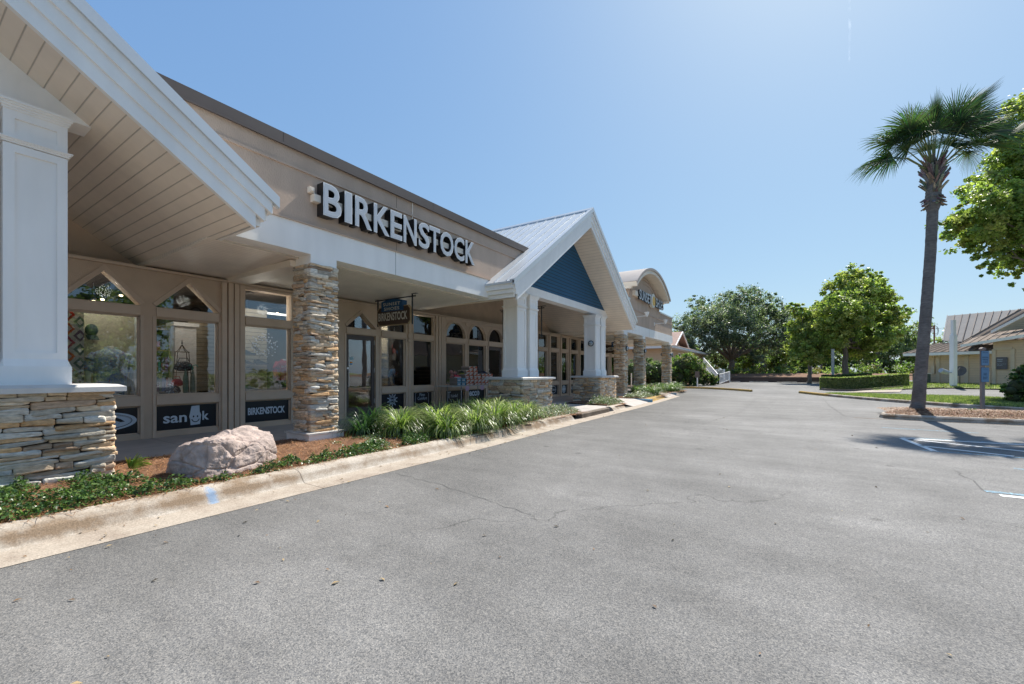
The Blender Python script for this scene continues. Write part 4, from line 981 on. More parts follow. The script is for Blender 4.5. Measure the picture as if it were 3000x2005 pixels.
def litter(n,zone,seed):
    r=np.random.default_rng(seed); P=np.array([zone(r) for _ in range(n)]); Nn=unit(r.normal(size=(n,3))*.25+np.array([0,0,1])); c=np.array([(.25,.15,.08),(.16,.10,.06),(.38,.28,.16),(.1,.08,.06)])[r.integers(0,4,n)]
    V,F,k=leaves(P,Nn,.02+.04*r.random(n)**2,.5,.12,seed); return meta(npmesh('leaf_litter',V,F,leafmat('needle',.1,.6,.2),colors=np.repeat(c,k,0)),kind='stuff')
litter(240,lambda r:(-4.5-.9*r.random(),-1+16*r.random(),.012+.004*r.random()),11); litter(150,lambda r:(-4.3+6*r.random(),.5+16*r.random()**1.5,.008),12)
# --- painted bay lines
def line(pts,w_,mat,name='bay_marking'):
    P=[Vector(p) for p in pts]; mb=MB()
    for a,b in zip(P[:-1],P[1:]):
        d=(b-a).normalized(); n=Vector((-d.y,d.x))*w_/2; mb.add([((a-n).x,(a-n).y,.004),((a+n).x,(a+n).y,.004),((b+n).x,(b+n).y,.004),((b-n).x,(b-n).y,.004)],[(0,1,2,3)])
    return mb
def worn(name,base,lo=.38,hi=.52):
    m=pm(name,base,.7,.1,20); N=m.node_tree.nodes; L=m.node_tree.links; p=N['Principled BSDF']
    tc=N.new('ShaderNodeTexCoord'); nz=N.new('ShaderNodeTexNoise'); nz.inputs['Scale'].default_value=30; nz.inputs['Detail'].default_value=8; nz.inputs['Roughness'].default_value=.75; L.new(tc.outputs['Object'],nz.inputs[0])
    mr=N.new('ShaderNodeMapRange'); mr.inputs[1].default_value=lo; mr.inputs[2].default_value=hi; L.new(nz.outputs[0],mr.inputs[0]); L.new(mr.outputs[0],p.inputs['Alpha']); return m
Mw=worn('worn_white_paint',(.75,.75,.73),.26,.38); Mb2=worn('worn_blue_paint',(.22,.42,.55),.42,.6)
a=line([(1.95,12.17),(8,12.6)],.10,Mw); 
for seg in ([(1.95,12.1),(2.12,10.5)],[(2.12,12.0),(5.0,10.5)],[(3.9,12.1),(6.7,10.5)],[(2.05,11.1),(3.1,10.55)],[(5.6,12.2),(8,11)]): q=line(seg,.10,Mw); n0=len(a.v); a.v+=q.v; a.f+=[tuple(i+n0 for i in f) for f in q.f]; a.c+=q.c; a.m+=q.m
q=line([(1.98,7.1),(7,7.2)],.10,Mw); n0=len(a.v); a.v+=q.v; a.f+=[tuple(i+n0 for i in f) for f in q.f]; a.c+=q.c; a.m+=q.m
meta(a.build('bay_marking',Mw),kind='structure')
a=line([(1.95,12.32),(8,12.75)],.09,Mb2)
for seg in ([(1.95,10.42),(8,10.45)],[(1.9,7.25),(7,7.36)],[(1.9,14.2),(3.6,14.1)],[(2.7,9.2),(5.2,8.7)],[(3.4,8.95),(6,8.95)]): q=line(seg,.10,Mb2); n0=len(a.v); a.v+=q.v; a.f+=[tuple(i+n0 for i in f) for f in q.f]; a.c+=q.c; a.m+=q.m
o=a.build('bay_marking',Mb2); o.location.z=.002; meta(o,kind='structure')

# ================================================================ BOULDER
def boulder():
    n=74; vs=[];fs=[]
    # cube sphere
    import itertools
    idx={}
    def P(u,v,f):
        a,b=math.tan(u*math.pi/4),math.tan(v*math.pi/4)
        return {0:(1,a,b),1:(-1,a,b),2:(a,1,b),3:(a,-1,b),4:(a,b,1),5:(a,b,-1)}[f]
    def vid(p):
        k=tuple(round(c,5) for c in p)
        if k not in idx: idx[k]=len(vs); vs.append(p)
        return idx[k]
    for f in range(6):
        for i in range(n):
            for j in range(n):
                q=[P(-1+2*(i+a)/n,-1+2*(j+b)/n,f) for a,b in ((0,0),(1,0),(1,1),(0,1))]
                ids=[vid(x) for x in q]
                if f in (0,3,4): ids=ids
                else: ids=ids[::-1]
                fs.append(tuple(ids))
    out=[]
    pl=[((0,0,-1),.02),((.99,-.10,.16),.40),((.80,.10,.58),.50),((.30,.06,.95),.505),((-.15,-.10,.98),.50),((-.9,0,.4),.42),((-.6,0,.8),.52),((.10,-.97,.22),.60),((.62,-.77,.15),.60),((-.6,-.75,.25),.62),((.05,.93,.36),.76),((.55,.80,.24),.70),((0,.62,.78),.76),((.75,.62,.1),.71),((.25,-.6,.76),.70),((-.5,.8,.3),.7),((.93,.25,-.05),.43),((.9,-.38,.05),.47)]
    pl=[(Vector(n_).normalized(),d_) for n_,d_ in pl]
    for p in vs:
        q=Vector(p).normalized(); q=Vector((q.x*.5,q.y*.78,q.z*.55)).normalized(); c0=Vector((0,0,.02))
        ts=sorted(d_/q.dot(n_) for n_,d_ in pl if q.dot(n_)>1e-4); r_=ts[0]
        if len(ts)>1: gap=ts[1]-ts[0]; r_-=.02*math.exp(-gap*22)
        v=q*r_; s=v*2.2+Vector((3.1,7.7,1.3))
        f1=noise.fractal(s*1.7,1,2.1,7); f2=noise.ridged_multi_fractal(s*1.1+Vector((1,9,4)),.9,2.1,6,1,2)
        vd=noise.voronoi(Vector((s.x*1.1,s.y*1.1,s.z*2.0)))[0]; rd=vd[1]-vd[0]
        d=.026*f1+.030*(f2-1.1)-.028*math.exp(-rd*18)+.018*(noise.cell(Vector((s.x*1.3,s.y*1.0,s.z*2.2)))-.5)
        v+=q*d; out.append((v.x,v.y,max(v.z,-.12)))
    me=MB(); me.add(out,fs); m=pm('boulder_stone',(.43,.345,.305),.92,.26,9,1.0,30,spec=.2,blotch=.14)
    o=me.build('boulder',m,smooth=False); o.location=(-6.13,2.56,.12); o.scale=(1,.93,1.0); o.rotation_euler=(0,0,R_(20))
    return meta(o,'large pinkish grey rough boulder in the bed by the curb','boulder')
boulder()

# ================================================================ PLANTS IN THE BEDS
def jasmine(name,zone,n,seed,size,cols,zf,hmax,mat=None):
    r=np.random.default_rng(seed); P=[];Nn=[]
    tries=0
    while len(P)<n and tries<n*30:
        tries+=1
        x,y,d=zone(r)
        if d<=0 or r.random()>min(1,d*1.4): continue
        h=hmax*min(1,d)*(.35+.65*abs(noise.noise(Vector((x*5,y*5,seed))))*2)
        P.append((x,y,zf(x,y)+.01+h*r.random()**.6)); 
    P=np.array(P); n=len(P); Nn=unit(r.normal(size=(n,3))*.75+np.array([0.1,0,1]))
    c=np.array(cols)[r.integers(0,len(cols),n)]*(.6+.7*r.random((n,1))); sz=size*(.6+.7*r.random(n))
    V,F,k=leaves(P,Nn,sz,.55,.1,seed,'rhomb'); return meta(npmesh(name,V,F,mat or M_gloss,colors=np.repeat(c,k,0)),kind='stuff')
JG=((.06,.12,.03),(.09,.17,.04),(.04,.09,.03),(.15,.23,.06),(.03,.06,.02))
def zj1(r):
    y=r.uniform(-1.2,7.2); x=-5.40-r.random()**1.0*1.35
    w_=1.25*sstep(y,3.0,1.3) if y<3 else 0
    wid=.38+.95*(1-sstep(y,1.35,2.1)) + .12*math.sin(y*2.1) - .1*sstep(y,3.5,4.2)
    if 3.2<y<7.2: wid=.62+.4*sstep(y,4,5)*noise.noise(Vector((y*1.3,0,0)))*2
    e=-5.40-x; nn=noise.noise(Vector((x*2.3,y*2.3,3)))+.5*noise.noise(Vector((x*6,y*6,1)))
    d=min(e/.10,(wid-e)/.2)
    if y>3.0: d=min(d,(nn+.12)*4+.15)
    else: d=min(d,(nn+.26)*3)
    if abs(y-1.55)<.0: d=0
    return x,y,d
jasmine('ground_cover',zj1,21000,21,.036,JG,bedz,.17)
VG=((.25,.30,.22),(.42,.44,.36),(.10,.17,.07),(.16,.24,.10),(.5,.5,.45),(.33,.24,.2))
def zbox(x0,x1,y0,y1,e=.2,t=.0):
    def f(r):
        x=r.uniform(x0,x1); y=r.uniform(y0,y1); d=min(x-x0,x1-x,y-y0,y1-y)/e; nn=noise.noise(Vector((x*2,y*2,5)))
        return x,y,min(d,(nn+.5+t)*3)
    return f
jasmine('ground_cover',zbox(-6.75,-5.5,4.4,6.2,.3,-.3),2800,22,.03,VG[:4]+JG[:2],bedz,.13)
jasmine('ground_cover',zbox(-6.6,-5.55,9.9,12.6,.2,.4),7500,23,.042,VG,bedz,.22)
jasmine('ground_cover',zbox(-6.7,-5.68,15.3,17.1,.2,.5),3800,24,.05,VG+JG[:2],bedz,.3)
jasmine('ground_cover',zbox(-7.0,-6.0,20.4,23.6,.2,.5),5000,25,.06,VG,lambda x,y:bedz(x+.4,y),.26)
def lily(name,n,h,seed,cols,label,group):
    r=np.random.default_rng(seed); K=7
    a=r.random(n)*2*np.pi; base=np.stack([np.cos(a),np.sin(a)],1)*(r.random(n)**.5*.13)[:,None]
    a2=a+r.normal(size=n)*.5; L_=h*r.uniform(.8,1.25,n); lean=r.uniform(.25,1.6,n); w0=r.uniform(.007,.012,n)
    V=np.zeros((n,K+1,2,3)); dirx,diry=np.cos(a2),np.sin(a2); side=np.stack([-diry,dirx],1)
    x=np.zeros(n); z=np.zeros(n); ang=np.pi/2-lean*.5
    for k in range(K+1):
        f=k/K; wd=w0*(1-f**2.2)+.0008
        px=base[:,0]+dirx*x; py=base[:,1]+diry*x
        V[:,k,0]=np.stack([px-side[:,0]*wd,py-side[:,1]*wd,z],1); V[:,k,1]=np.stack([px+side[:,0]*wd,py+side[:,1]*wd,z],1)
        st=L_/K; x=x+np.cos(ang)*st; z=np.maximum(z+np.sin(ang)*st,.01); ang=ang-(.08+.42*f)*(.8+lean*.95)
    V=V.reshape(-1,3); F=[]
    b=np.arange(n)[:,None]*(2*(K+1))
    F=np.concatenate([np.concatenate([b+2*k,b+2*k+1,b+2*k+3,b+2*k+2],1) for k in range(K)],0)
    c=np.array(cols)[r.integers(0,len(cols),n)]*(.7+.6*r.random((n,1)))
    o=npmesh(name,V,F,M_grassblade,colors=np.repeat(c,2*(K+1),0)); return meta(o,label,'grass plant',group)
LG=((.15,.22,.06),(.2,.28,.075),(.10,.155,.05),(.3,.35,.14),(.06,.10,.03),(.42,.42,.28))
GL='lily turf clumps in the road-side bed'
protos=[lily('lily_turf',460,.72,s,LG,'bright green arching strap-leaved clump in the bed between near stone pillar and far porch',GL) for s in (31,32,33)]
spots=[(-6.35,5.75),(-5.72,6.35),(-6.9,6.2),(-6.25,6.7),(-5.62,7.15),(-6.05,7.5),(-6.75,7.2),(-5.7,8.0),(-6.35,8.35),(-5.78,8.85),(-7.0,8.2),(-6.5,9.2),(-5.9,9.65),(-7.1,9.3),(-6.6,10.05),(-7.35,7.4)]
rr=random.Random(4)
for i,(x,y) in enumerate(spots):
    p=protos[i%3]; o=p if i<3 else dup(p)
    o.location=(x,y,bedz(x,y)); o.rotation_euler=(0,0,rr.uniform(0,6.28)); s=rr.uniform(.88,1.1); o.scale=(s,s,s)
DG=((.03,.07,.03),(.045,.10,.04),(.02,.05,.025),(.07,.13,.05))
d=lily('lily_turf',260,.78,35,DG,'darker green strap-leaved clump right beside the near stone pillar',None); d.location=(-7.25,5.75,.16)
d2=dup(d,(-7.0,5.35,.16),2.1,'small dark strap-leaved clump tucked against the near stone pillar base',.8)
GF='lily turf clumps in the far bed'
pf=lily('lily_turf',260,.8,36,LG[:3]+DG[:2],'strap-leaved clump in the far bed between the stone pillars and yellow curb',GF)
for i,(x,y) in enumerate([(-6.5,23.3),(-7.2,23.2),(-6.9,24.2),(-6.4,24.4),(-7.9,23.0),(-7.0,27.9),(-6.6,28.6),(-6.5,29.4),(-6.6,30.2),(-6.7,31),(-7.2,28.8),(-7.3,30),(-6.9,22.9)]):
    o=pf if i==0 else dup(pf); o.location=(x,y,bedz(x+.5,y)); o.rotation_euler=(0,0,rr.uniform(0,6.28)); s=rr.uniform(.85,1.1); o.scale=(s,s,s)
# seedling fan palm behind the near pedestal
def fan(V_,F_,C_,o,d,up,size,n=26,spread=2.6,droop=.25,col_=(.08,.14,.03),rr=random,w_=.035,tipn=.0):
    o=Vector(o);d=Vector(d).normalized();up=Vector(up); s=d.cross(up).normalized(); n_=s.cross(d).normalized()
    for i in range(n):
        f=-1+2*i/(n-1); a=f*spread/2; dd=(d*math.cos(a)+s*math.sin(a)); L=size*(1-.28*abs(f)**1.6)*rr.uniform(.9,1.08)
        side=dd.cross(n_).normalized(); b=len(V_); K=4; sag=droop*rr.uniform(.6,1.6)
        for k in range(K+1):
            t=k/K; wd=w_*size*(.35+.9*math.sin(math.pi*min(1,t*.9+.08)))*(1 if t<1 else .1)
            p=o+dd*L*t+n_*.05*size*abs(f)*t*(1) ; p=p-Vector((0,0,1))*sag*L*t**2.6
            V_.append(p-side*wd*.5+n_*wd*.25*(1 if k%2==0 else 1)); V_.append(p+side*wd*.5)
        for k in range(K): F_.append((b+2*k,b+2*k+1,b+2*k+3,b+2*k+2))
        c=[q*rr.uniform(.7,1.3) for q in col_]; C_+= [c]*(2*(K+1))
r2=random.Random(2); V_,F_,C_=[],[],[]
fan(V_,F_,C_,(-7.0,1.85,.17),(-.1,1,.9),(-1,0,.4),.34,22,2.2,.4,(.13,.2,.04),r2,.05); fan(V_,F_,C_,(-7.0,1.85,.17),(.5,.5,.8),(0,-1,.4),.28,18,2.2,.4,(.13,.2,.04),r2,.05)
meta(npmesh('seedling_palm',[tuple(v) for v in V_],F_,M_leaf,colors=np.array(C_)),'small fan palm seedling beside the near stone pedestal','plant')

# ================================================================ BIG CABBAGE PALM
def palm():
    base=PX(2689,1203,13.5); t=thing('palm_tree','tall cabbage palm with windblown fan leaves on the mulch island','tree',(base.x,base.y,.2))
    path=[PX(2683,1212,13.5),PX(2690,1185,13.5),PX(2697,1100,13.5),PX(2710,950,13.52),PX(2718,850,13.55),PX(2726,740,13.58),PX(2732,620,13.6),PX(2733,600,13.6),PX(2735,560,13.6),PX(2736,500,13.6)]
    path[0].z=.12; rad=[.205,.175,.155,.148,.143,.140,.140,.20,.19,.14]
    # finer rings with growth scars
    P=[];Rd=[];n=90
    for i in range(n+1):
        f=i/n*(len(path)-1); k=min(int(f),len(path)-2); g=f-k; P.append(path[k].lerp(path[k+1],g)); Rd.append((rad[k]*(1-g)+rad[k+1]*g)*(1+.022*math.sin(i*2.4)+.02*noise.noise(Vector((i*.7,0,0)))))
    k=MB(); k.tube(P,Rd,20); k.build('trunk',pm('palm_bark',(.17,.15,.135),.9,.25,9,1.0,22,aniso=(1,1,2.5),det=8,blotch=.2),t,smooth=True)
    # old leaf bases
    rr=random.Random(8); k=MB(); mb=pm('palm_boot',(.2,.14,.09),.85,.3,12,.6,40,attr=True)
    for i in range(190):
        a=rr.uniform(0,6.283); h=rr.random(); c=PX(2736,600-115*h,13.6); rr_=.19+.03*rr.random(); o=Vector((math.cos(a),math.sin(a),0)); s=Vector((-o.y,o.x,0))
        L=rr.uniform(.2,.42)*(1 if h>.3 else .5); d=(o*.75+Vector((0,0,.75+.5*h if h>.25 else -.5))).normalized() ; d=(d+s*rr.uniform(-.5,.5)).normalized()
        p0=c+o*rr_*.75; w_=.038*rr.uniform(.7,1.3); cc=[v*rr.uniform(.6,1.35) for v in rr.choice(((.24,.19,.15),(.15,.12,.10),(.33,.28,.23)))]
        q=p0+d*L; w2=w_*.55; th=d.cross(s).normalized()*.014
        k.add([p0-s*w_-th,p0+s*w_-th,q+s*w2-th,q-s*w2-th,p0-s*w_+th,p0+s*w_+th,q+s*w2+th,q-s*w2+th],[(0,1,2,3),(7,6,5,4),(0,4,5,1),(1,5,6,2),(2,6,7,3),(3,7,4,0)],cc)
    k.build('leaf_base',mb,t)
    crown0=PX(2736,505,13.6); Rv=Vector((cT,sT,0)); Fv=Vector((-sT,cT,0)); U=Vector((0,0,1))
    # (right,up,depth) of the fan centre, then the direction the fan points
    fr=[((-1.62,.30,-.2),(-1,-.15,.1),1.15,.5),((-1.0,1.05,.3),(-.9,.45,.2),1.15,.35),((-.75,.95,-.5),(-.8,-.1,-.5),1.1,.45),((-.55,1.45,.1),(-.5,.8,.0),1.15,.2),
        ((.0,1.55,.0),(.0,1,.1),1.2,.12),((.3,1.5,-.5),(.25,.8,-.4),1.15,.2),((.55,1.6,.3),(.5,.9,.2),1.25,.12),((.2,1.1,-.9),(.3,.2,-.9),1.05,.4),((.9,1.55,.0),(.8,.7,.0),1.45,.1),((1.1,1.5,.6),(.85,.55,.4),1.4,.15),
        ((1.2,1.05,-.4),(1,.15,-.3),1.15,.35),((1.55,.95,.2),(1,.42,.1),1.5,.15),((1.75,.9,-.3),(.9,.75,-.2),1.3,.12),((1.35,.72,.4),(.6,-.6,.3),.85,.4),((-.8,.7,.8),(-.6,.1,.8),1.1,.4),((.1,1.75,.5),(.1,1,.3),1.1,.1),((1.0,1.2,-.1),(.9,.5,-.3),1.2,.2),((-.9,1.25,-.2),(-.75,.6,-.1),1.1,.3),((.75,1.75,-.2),(.6,.8,-.1),1.25,.1),((1.5,1.3,0),(1,.5,.1),1.4,.12),((0,.85,.3),(0,.9,.4),.9,.2),((-.3,1.1,-.3),(-.5,.8,-.3),1.0,.25),((.3,1.15,-.3),(.4,.9,-.3),1.05,.25),((0,1.3,-.1),(0,1,-.3),1.1,.15),((-.55,.95,.4),(-.9,.5,.3),1.0,.35),((.65,1.0,.3),(.9,.6,.2),1.05,.3),((.85,.75,-.2),(1,.0,-.3),.95,.4),((-.15,1.45,.3),(-.2,1,.2),1.1,.15),((.45,1.35,.2),(.5,.8,.1),1.1,.2),((-.75,.8,-.5),(-.9,-.1,-.3),.95,.4),((-.6,1.15,.2),(-.6,.5,.3),1.1,.3)]
    for i,(c,d,s,dr) in enumerate(fr):
        c=(c[0]*1.08,c[1]*1.02+.02,c[2]*.8); cen=crown0+Rv*c[0]+U*c[1]+Fv*c[2]; dv=(Rv*d[0]+U*d[1]+Fv*d[2]).normalized()
        V_,F_,C_=[],[],[]
        upv=(U*.8+Vector((rr.uniform(-.6,.6),rr.uniform(-.6,.6),0))); 
        if abs(dv.dot(upv.normalized()))>.9: upv=Fv*(-1)+U*.2
        fan(V_,F_,C_,cen-dv*.1,dv,upv,s*.98,44,3.2,dr*.8,rr.choice(((.05,.085,.045),(.065,.105,.05),(.04,.07,.045),(.09,.125,.05))),rr,.020)
        fan(V_,F_,C_,cen-dv*.1,(dv+U*.25).normalized(),upv+dv.cross(U)*.6,s*.8,26,2.3,dr,(.05,.09,.03),rr,.018)
        L=npmesh('fan_leaf',[tuple(v) for v in V_],F_,leafmat('palm_leaf',.3,.65,.15),t,colors=np.array(C_)); 
        k=MB(); st=crown0+(cen-crown0)*.05; mid=st.lerp(cen,.55)+U*(.22 if c[1]<1 else .05); k.tube([st,mid,cen],[.022,.016,.012],6); k.build('leaf_stalk',pm('palm_stalk',(.17,.2,.07),.5,.1,5),L)
    return t
palm()

# ================================================================ OTHER TREES
def tree(name,label,base,forkz,blobs,nleaf,size,cols,r0,seed,cat='tree',group=None,asp=.75,shape='rhomb',lean=(0,0),tips=None,**kw):
    t=thing(name,label,cat,tuple(base),group); b=Vector(base)
    k=MB(); fk=Vector((b.x+lean[0],b.y+lean[1],forkz))
    P=[];Rd=[]
    for i in range(9):
        f=i/8; p=b.lerp(fk,f)+Vector((.06*math.sin(i*1.7+seed),.06*math.cos(i*1.3+seed),0))*(r0/.3); P.append(p); Rd.append(r0*(1.25-.35*f+.35*(1-f)**6))
    P[0].z-=.15; k.tube(P,Rd,10)
    rs=random.Random(seed); bb=sorted(blobs,key=lambda q:-q[3])
    limbs(k,P[-1],[(q[0],q[1],q[2]) for q in bb[:tips or 9]],r0*.62,seed,c=None)
    k.build('trunk',M_bark,t,smooth=True)
    crown('crown',blobs,nleaf,size,cols,t,seed,asp=asp,shape=shape,**kw)
    return t
def pxblobs(L,t0,dscale=1.0,seed=1,dep=None):
    rs=random.Random(seed); out=[]
    for q in L:
        x,y,r=q[:3]; dd=(q[3] if len(q)>3 else rs.uniform(-1,1)*dscale)
        p=PX(x,y,t0+dd); R0=r*t0/FPX; out.append((p.x,p.y,p.z,R0,R0*(q[4] if len(q)>4 else .85)))
    return out
OC=((.13,.165,.11),(.10,.135,.09),(.18,.21,.15),(.24,.26,.19),(.075,.105,.075))
ob=pxblobs([(2190,900,62,0),(2120,905,58,3),(2060,930,52,-2),(2010,965,45,2),(2110,960,60,-4),(2180,960,62,-4),(2250,930,58,3),(2300,935,45,-2),(2320,985,38,1),(2280,990,45,-3),(2230,1010,50,4),(2060,1000,48,-3),(2005,1005,36,0),(2130,1020,50,5),(2180,880,38,-3),(2040,895,34,3),(2250,890,34,-2),(2215,1040,26,-5),(2050,1045,28,3),(1990,985,26,4)],66,3)
tree('live_oak','wide spreading dark grey-green oak at the end of the car park',(PX(2143,1101,66).x,PX(2143,1101,66).y,.3),3.4,ob,70000,.25,OC,.42,41,tips=14,clump=.22,shell=.42,asp=.6)
SC=((.27,.32,.09),(.23,.29,.08),(.32,.36,.11),(.38,.38,.13),(.18,.25,.07))
sb=pxblobs([(2500,815,40,0),(2470,850,46,2),(2535,860,48,-2),(2580,880,42,1),(2600,930,44,-1),(2550,930,55,3),(2480,915,60,-3),(2430,900,36,1),(2450,975,45,-2),(2520,985,55,1),(2580,985,42,-2),(2625,935,26,1),(2560,820,26,-1),(2500,1025,34,2),(2550,1030,28,0),(2440,1020,30,1),(2640,905,14,0)],45,2,3)
tree('sycamore','big round yellow-green sycamore behind the clipped hedge','' or (PX(2476,1108,45).x,PX(2476,1108,45).y,.4),4.3,sb,105000,.165,SC,.24,42,tips=14,shape='lobed',clump=.17,shell=.3,asp=.9)
sb=pxblobs([(2385,925,40,0),(2350,960,40,1),(2400,975,40,-1),(2345,1010,36,1),(2385,1030,38,-1),(2420,1000,34,2),(2335,905,22,0),(2330,1045,22,0),(2365,1055,24,1),(2420,905,26,-1)],47,1.5,4)
tree('sycamore','smaller yellow-green sycamore left of the big one',(PX(2372,1115,47).x,PX(2372,1115,47).y,.3),3.9,sb,44000,.165,SC,.14,43,tips=9,shape='lobed',clump=.2,shell=.3,asp=.9)
sb=pxblobs([(2960,520,90,0),(3060,480,110,1),(2890,610,80,-1),(2800,640,52,0),(2850,690,60,1),(2960,640,95,1),(3050,620,110,-1),(2905,740,48,0),(2990,760,62,1),(2880,790,26,-1),(3080,740,80,0),(3010,830,32,0),(2750,690,26,0),(2985,420,50,-1),(3100,330,110,0),(3180,500,130,0),(3200,700,110,1),(3020,350,40,0),(2745,660,16,0),(3280,620,120,1),(3010,300,30,0)],22,1.6,5)
tree('sycamore','large near sycamore leaning in over the right edge above the tan building',(PX(3300,1180,22).x,PX(3300,1180,22).y,.2),4.6,sb,125000,.125,SC,.2,44,tips=16,shape='lobed',clump=.18,shell=.3,asp=.9,perclump=60)
# background trees and shrubs beyond the lot
BC=(((.12,.18,.05),(.17,.24,.07),(.08,.13,.045),(.22,.27,.1)),((.15,.2,.09),(.21,.25,.13),(.1,.14,.06),(.27,.3,.17)),((.08,.12,.05),(.055,.085,.04),(.11,.16,.06),(.15,.2,.08)))
bt=[(1975,1000,3,0,'shaggy green tree behind the peach house roof'),(2105,1045,2.4,1,'bright bush left of the oak trunk'),(2205,1040,2.6,0,'light green brush right of the oak trunk'),(2245,1060,1.7,1,'low pale bush right of the oak beside the far wall'),(2300,1035,2.4,0,'spindly tree behind the parking wall left of the sycamores'),(2345,1050,2.4,2,'thin dark tree behind the smaller sycamore'),(2400,1035,2.7,0,'thin green tree between the two sycamores'),
 (2440,1045,2.4,1,'pale thin tree behind the big sycamore trunk, left of it'),(2520,1040,2.8,2,'dark tree behind the big sycamore trunk, right of it'),(2560,1015,3.2,1,'grey-green tree right of the big sycamore'),(2600,1030,3.2,2,'dark shadowy tree above the right end of the hedge'),(2640,1010,3.4,1,'pale grey-green tree left of the palm trunk'),(2675,1040,3.0,0,'green tree just left of the palm trunk'),(2725,1030,3.2,1,'tree showing between palm trunk and tan building roof'),(2030,1055,2.0,2,'dark bush behind the ramp railing')]
for i,(x,y,r,c,lb) in enumerate(bt):
    t0=72+(i*5)%9; rs=random.Random(100+i); p=PX(x,y,t0); bl=[]
    for k in range(8): bl.append((p.x+rs.uniform(-.9,.9)*r,p.y+rs.uniform(-1,1)*r,p.z+rs.uniform(-.8,.9)*r,r*rs.uniform(.4,.62),r*rs.uniform(.35,.6)))
    b=(p.x+rs.uniform(-.4,.4),p.y,.8); tree('background_tree',lb,b,max(1.3,p.z-r*.5),bl,6200,.3,BC[c],.12,200+i,tips=6,clump=.32,shell=.35)
# more wood far behind so that no horizon gap shows
r=np.random.default_rng(3)
bl=[]
for i in range(90):
    x=-70+150*i/90+r.uniform(-1,1); y=100+r.uniform(-6,10)+ (0 if x>-30 else -10); h=r.uniform(2.2,4.2); bl.append((x,y,h*.8,r.uniform(2.2,3.4),h))
cr=crown('distant_wood',bl,70000,.42,BC[0]+BC[1],None,77,clump=.3,shell=.5); meta(cr,kind='stuff')
# bank brush
bl=[(-30+75*i/70+r.uniform(-1,1),71+r.uniform(-2,3),1.5,r.uniform(.7,1.3),r.uniform(.6,1.0)) for i in range(70)]
cr=crown('bank_brush',bl,30000,.2,BC[0]+((.2,.17,.07),),None,78,clump=.35,shell=.3); meta(cr,kind='stuff')
# off-frame trees that the shop windows mirror
for i,(x,y,h,r_) in enumerate(((22,2,7.5,3.6),(27,7,9,4.2),(24,-5,7,3.4),(31,13,8.5,4.0),(20,-12,7,3.2),(33,0,9.5,4.5),(30,-14,9,4.2))):
    rs=random.Random(300+i); bl=[(x+rs.uniform(-1,1)*r_*.8,y+rs.uniform(-1,1)*r_*.8,h*.52+rs.uniform(-.32,.42)*h,r_*rs.uniform(.4,.6)) for k in range(10)]
    tree('side_tree',f'leafy tree across the car park mirrored in the shop windows',(x,y,0),h*.35,bl,9000,.28,BC[i%3],.2,310+i,group='trees across the car park',tips=7)
bl=[(19+r.uniform(-1,1),-16+44*i/44,.8,.9,.8) for i in range(44)]
hd=crown('hedge',bl,26000,.13,BC[0],None,79,clump=.3,shell=.5); meta(hd,'long hedge across the car park mirrored in the shop windows','hedge')

# ---------- clipped hedge, shrubs
def hedge(name,label,pts,h,w_,n,size,cols,seed,group=None,rnd=.25):
    t=thing(name,label,'hedge',(pts[0][0],pts[0][1],G(*pts[0][:2])),group)
    r=np.random.default_rng(seed); P=[];Nn=[]
    pl=[Vector(p) for p in pts]; seg=[(a,b,(b-a).length) for a,b in zip(pl[:-1],pl[1:])]; tot=sum(s[2] for s in seg)
    for i in range(n):
        s=r.random()*(tot+w_)-w_/2; a_=None
        acc=0
        for (a,b,l) in seg:
            if s<=acc+l or (a,b,l)==seg[-1]: f=(s-acc)/l; p=a+(b-a)*f; d=(b-a).normalized(); break
            acc+=l
        nn=Vector((-d.y,d.x)); ff=r.random()
        end=max(0,-s,s-tot)/(w_/2) if (s<0 or s>tot) else 0; wl=w_/2*math.sqrt(max(0,1-end*end))
        bump=.05*noise.noise(Vector((s*1.3,0,seed)))*2
        if ff<.38: o=r.uniform(-1,1)*wl; z=h+bump-.08*(abs(o)/(w_/2))**4-.03*r.random(); nv=(0,0,1)
        else:
            sg=-1 if r.random()<.5 else 1; o=sg*(wl-.04*r.random()+.04*noise.noise(Vector((s*2,o_:=r.random(),seed)))); z=r.random()*h; nv=(nn.x*sg,nn.y*sg,.35)
        q=p+nn*o; P.append((q.x,q.y,G(q.x,q.y)+max(.05,z))); Nn.append(nv)
    P=np.array(P);Nn=unit(np.array(Nn)+r.normal(size=(n,3))*1.0); c=np.array(cols)[r.integers(0,len(cols),n)]*(.6+.8*r.random((n,1)))
    V,F,k=leaves(P,Nn,size*(.6+.7*r.random(n)),.7,.1,seed); npmesh('foliage',V,F,M_leaf,t,colors=np.repeat(c,k,0))
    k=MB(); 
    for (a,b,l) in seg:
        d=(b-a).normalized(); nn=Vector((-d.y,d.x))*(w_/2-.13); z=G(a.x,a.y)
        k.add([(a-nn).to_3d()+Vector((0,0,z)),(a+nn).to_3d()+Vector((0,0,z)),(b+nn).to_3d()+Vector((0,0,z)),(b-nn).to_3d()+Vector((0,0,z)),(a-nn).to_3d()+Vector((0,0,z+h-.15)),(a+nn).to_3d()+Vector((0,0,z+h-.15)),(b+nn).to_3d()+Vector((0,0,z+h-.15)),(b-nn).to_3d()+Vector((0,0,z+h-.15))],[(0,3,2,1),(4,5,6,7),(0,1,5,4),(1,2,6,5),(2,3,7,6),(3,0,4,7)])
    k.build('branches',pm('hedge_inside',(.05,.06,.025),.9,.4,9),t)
    return t
HC=((.24,.28,.09),(.18,.22,.08),(.32,.34,.14),(.44,.42,.24),(.12,.16,.06))
ha=PX(2440,1140,31); hb=PX(2500,1140,29.5); hc=PX(2620,1140,30)
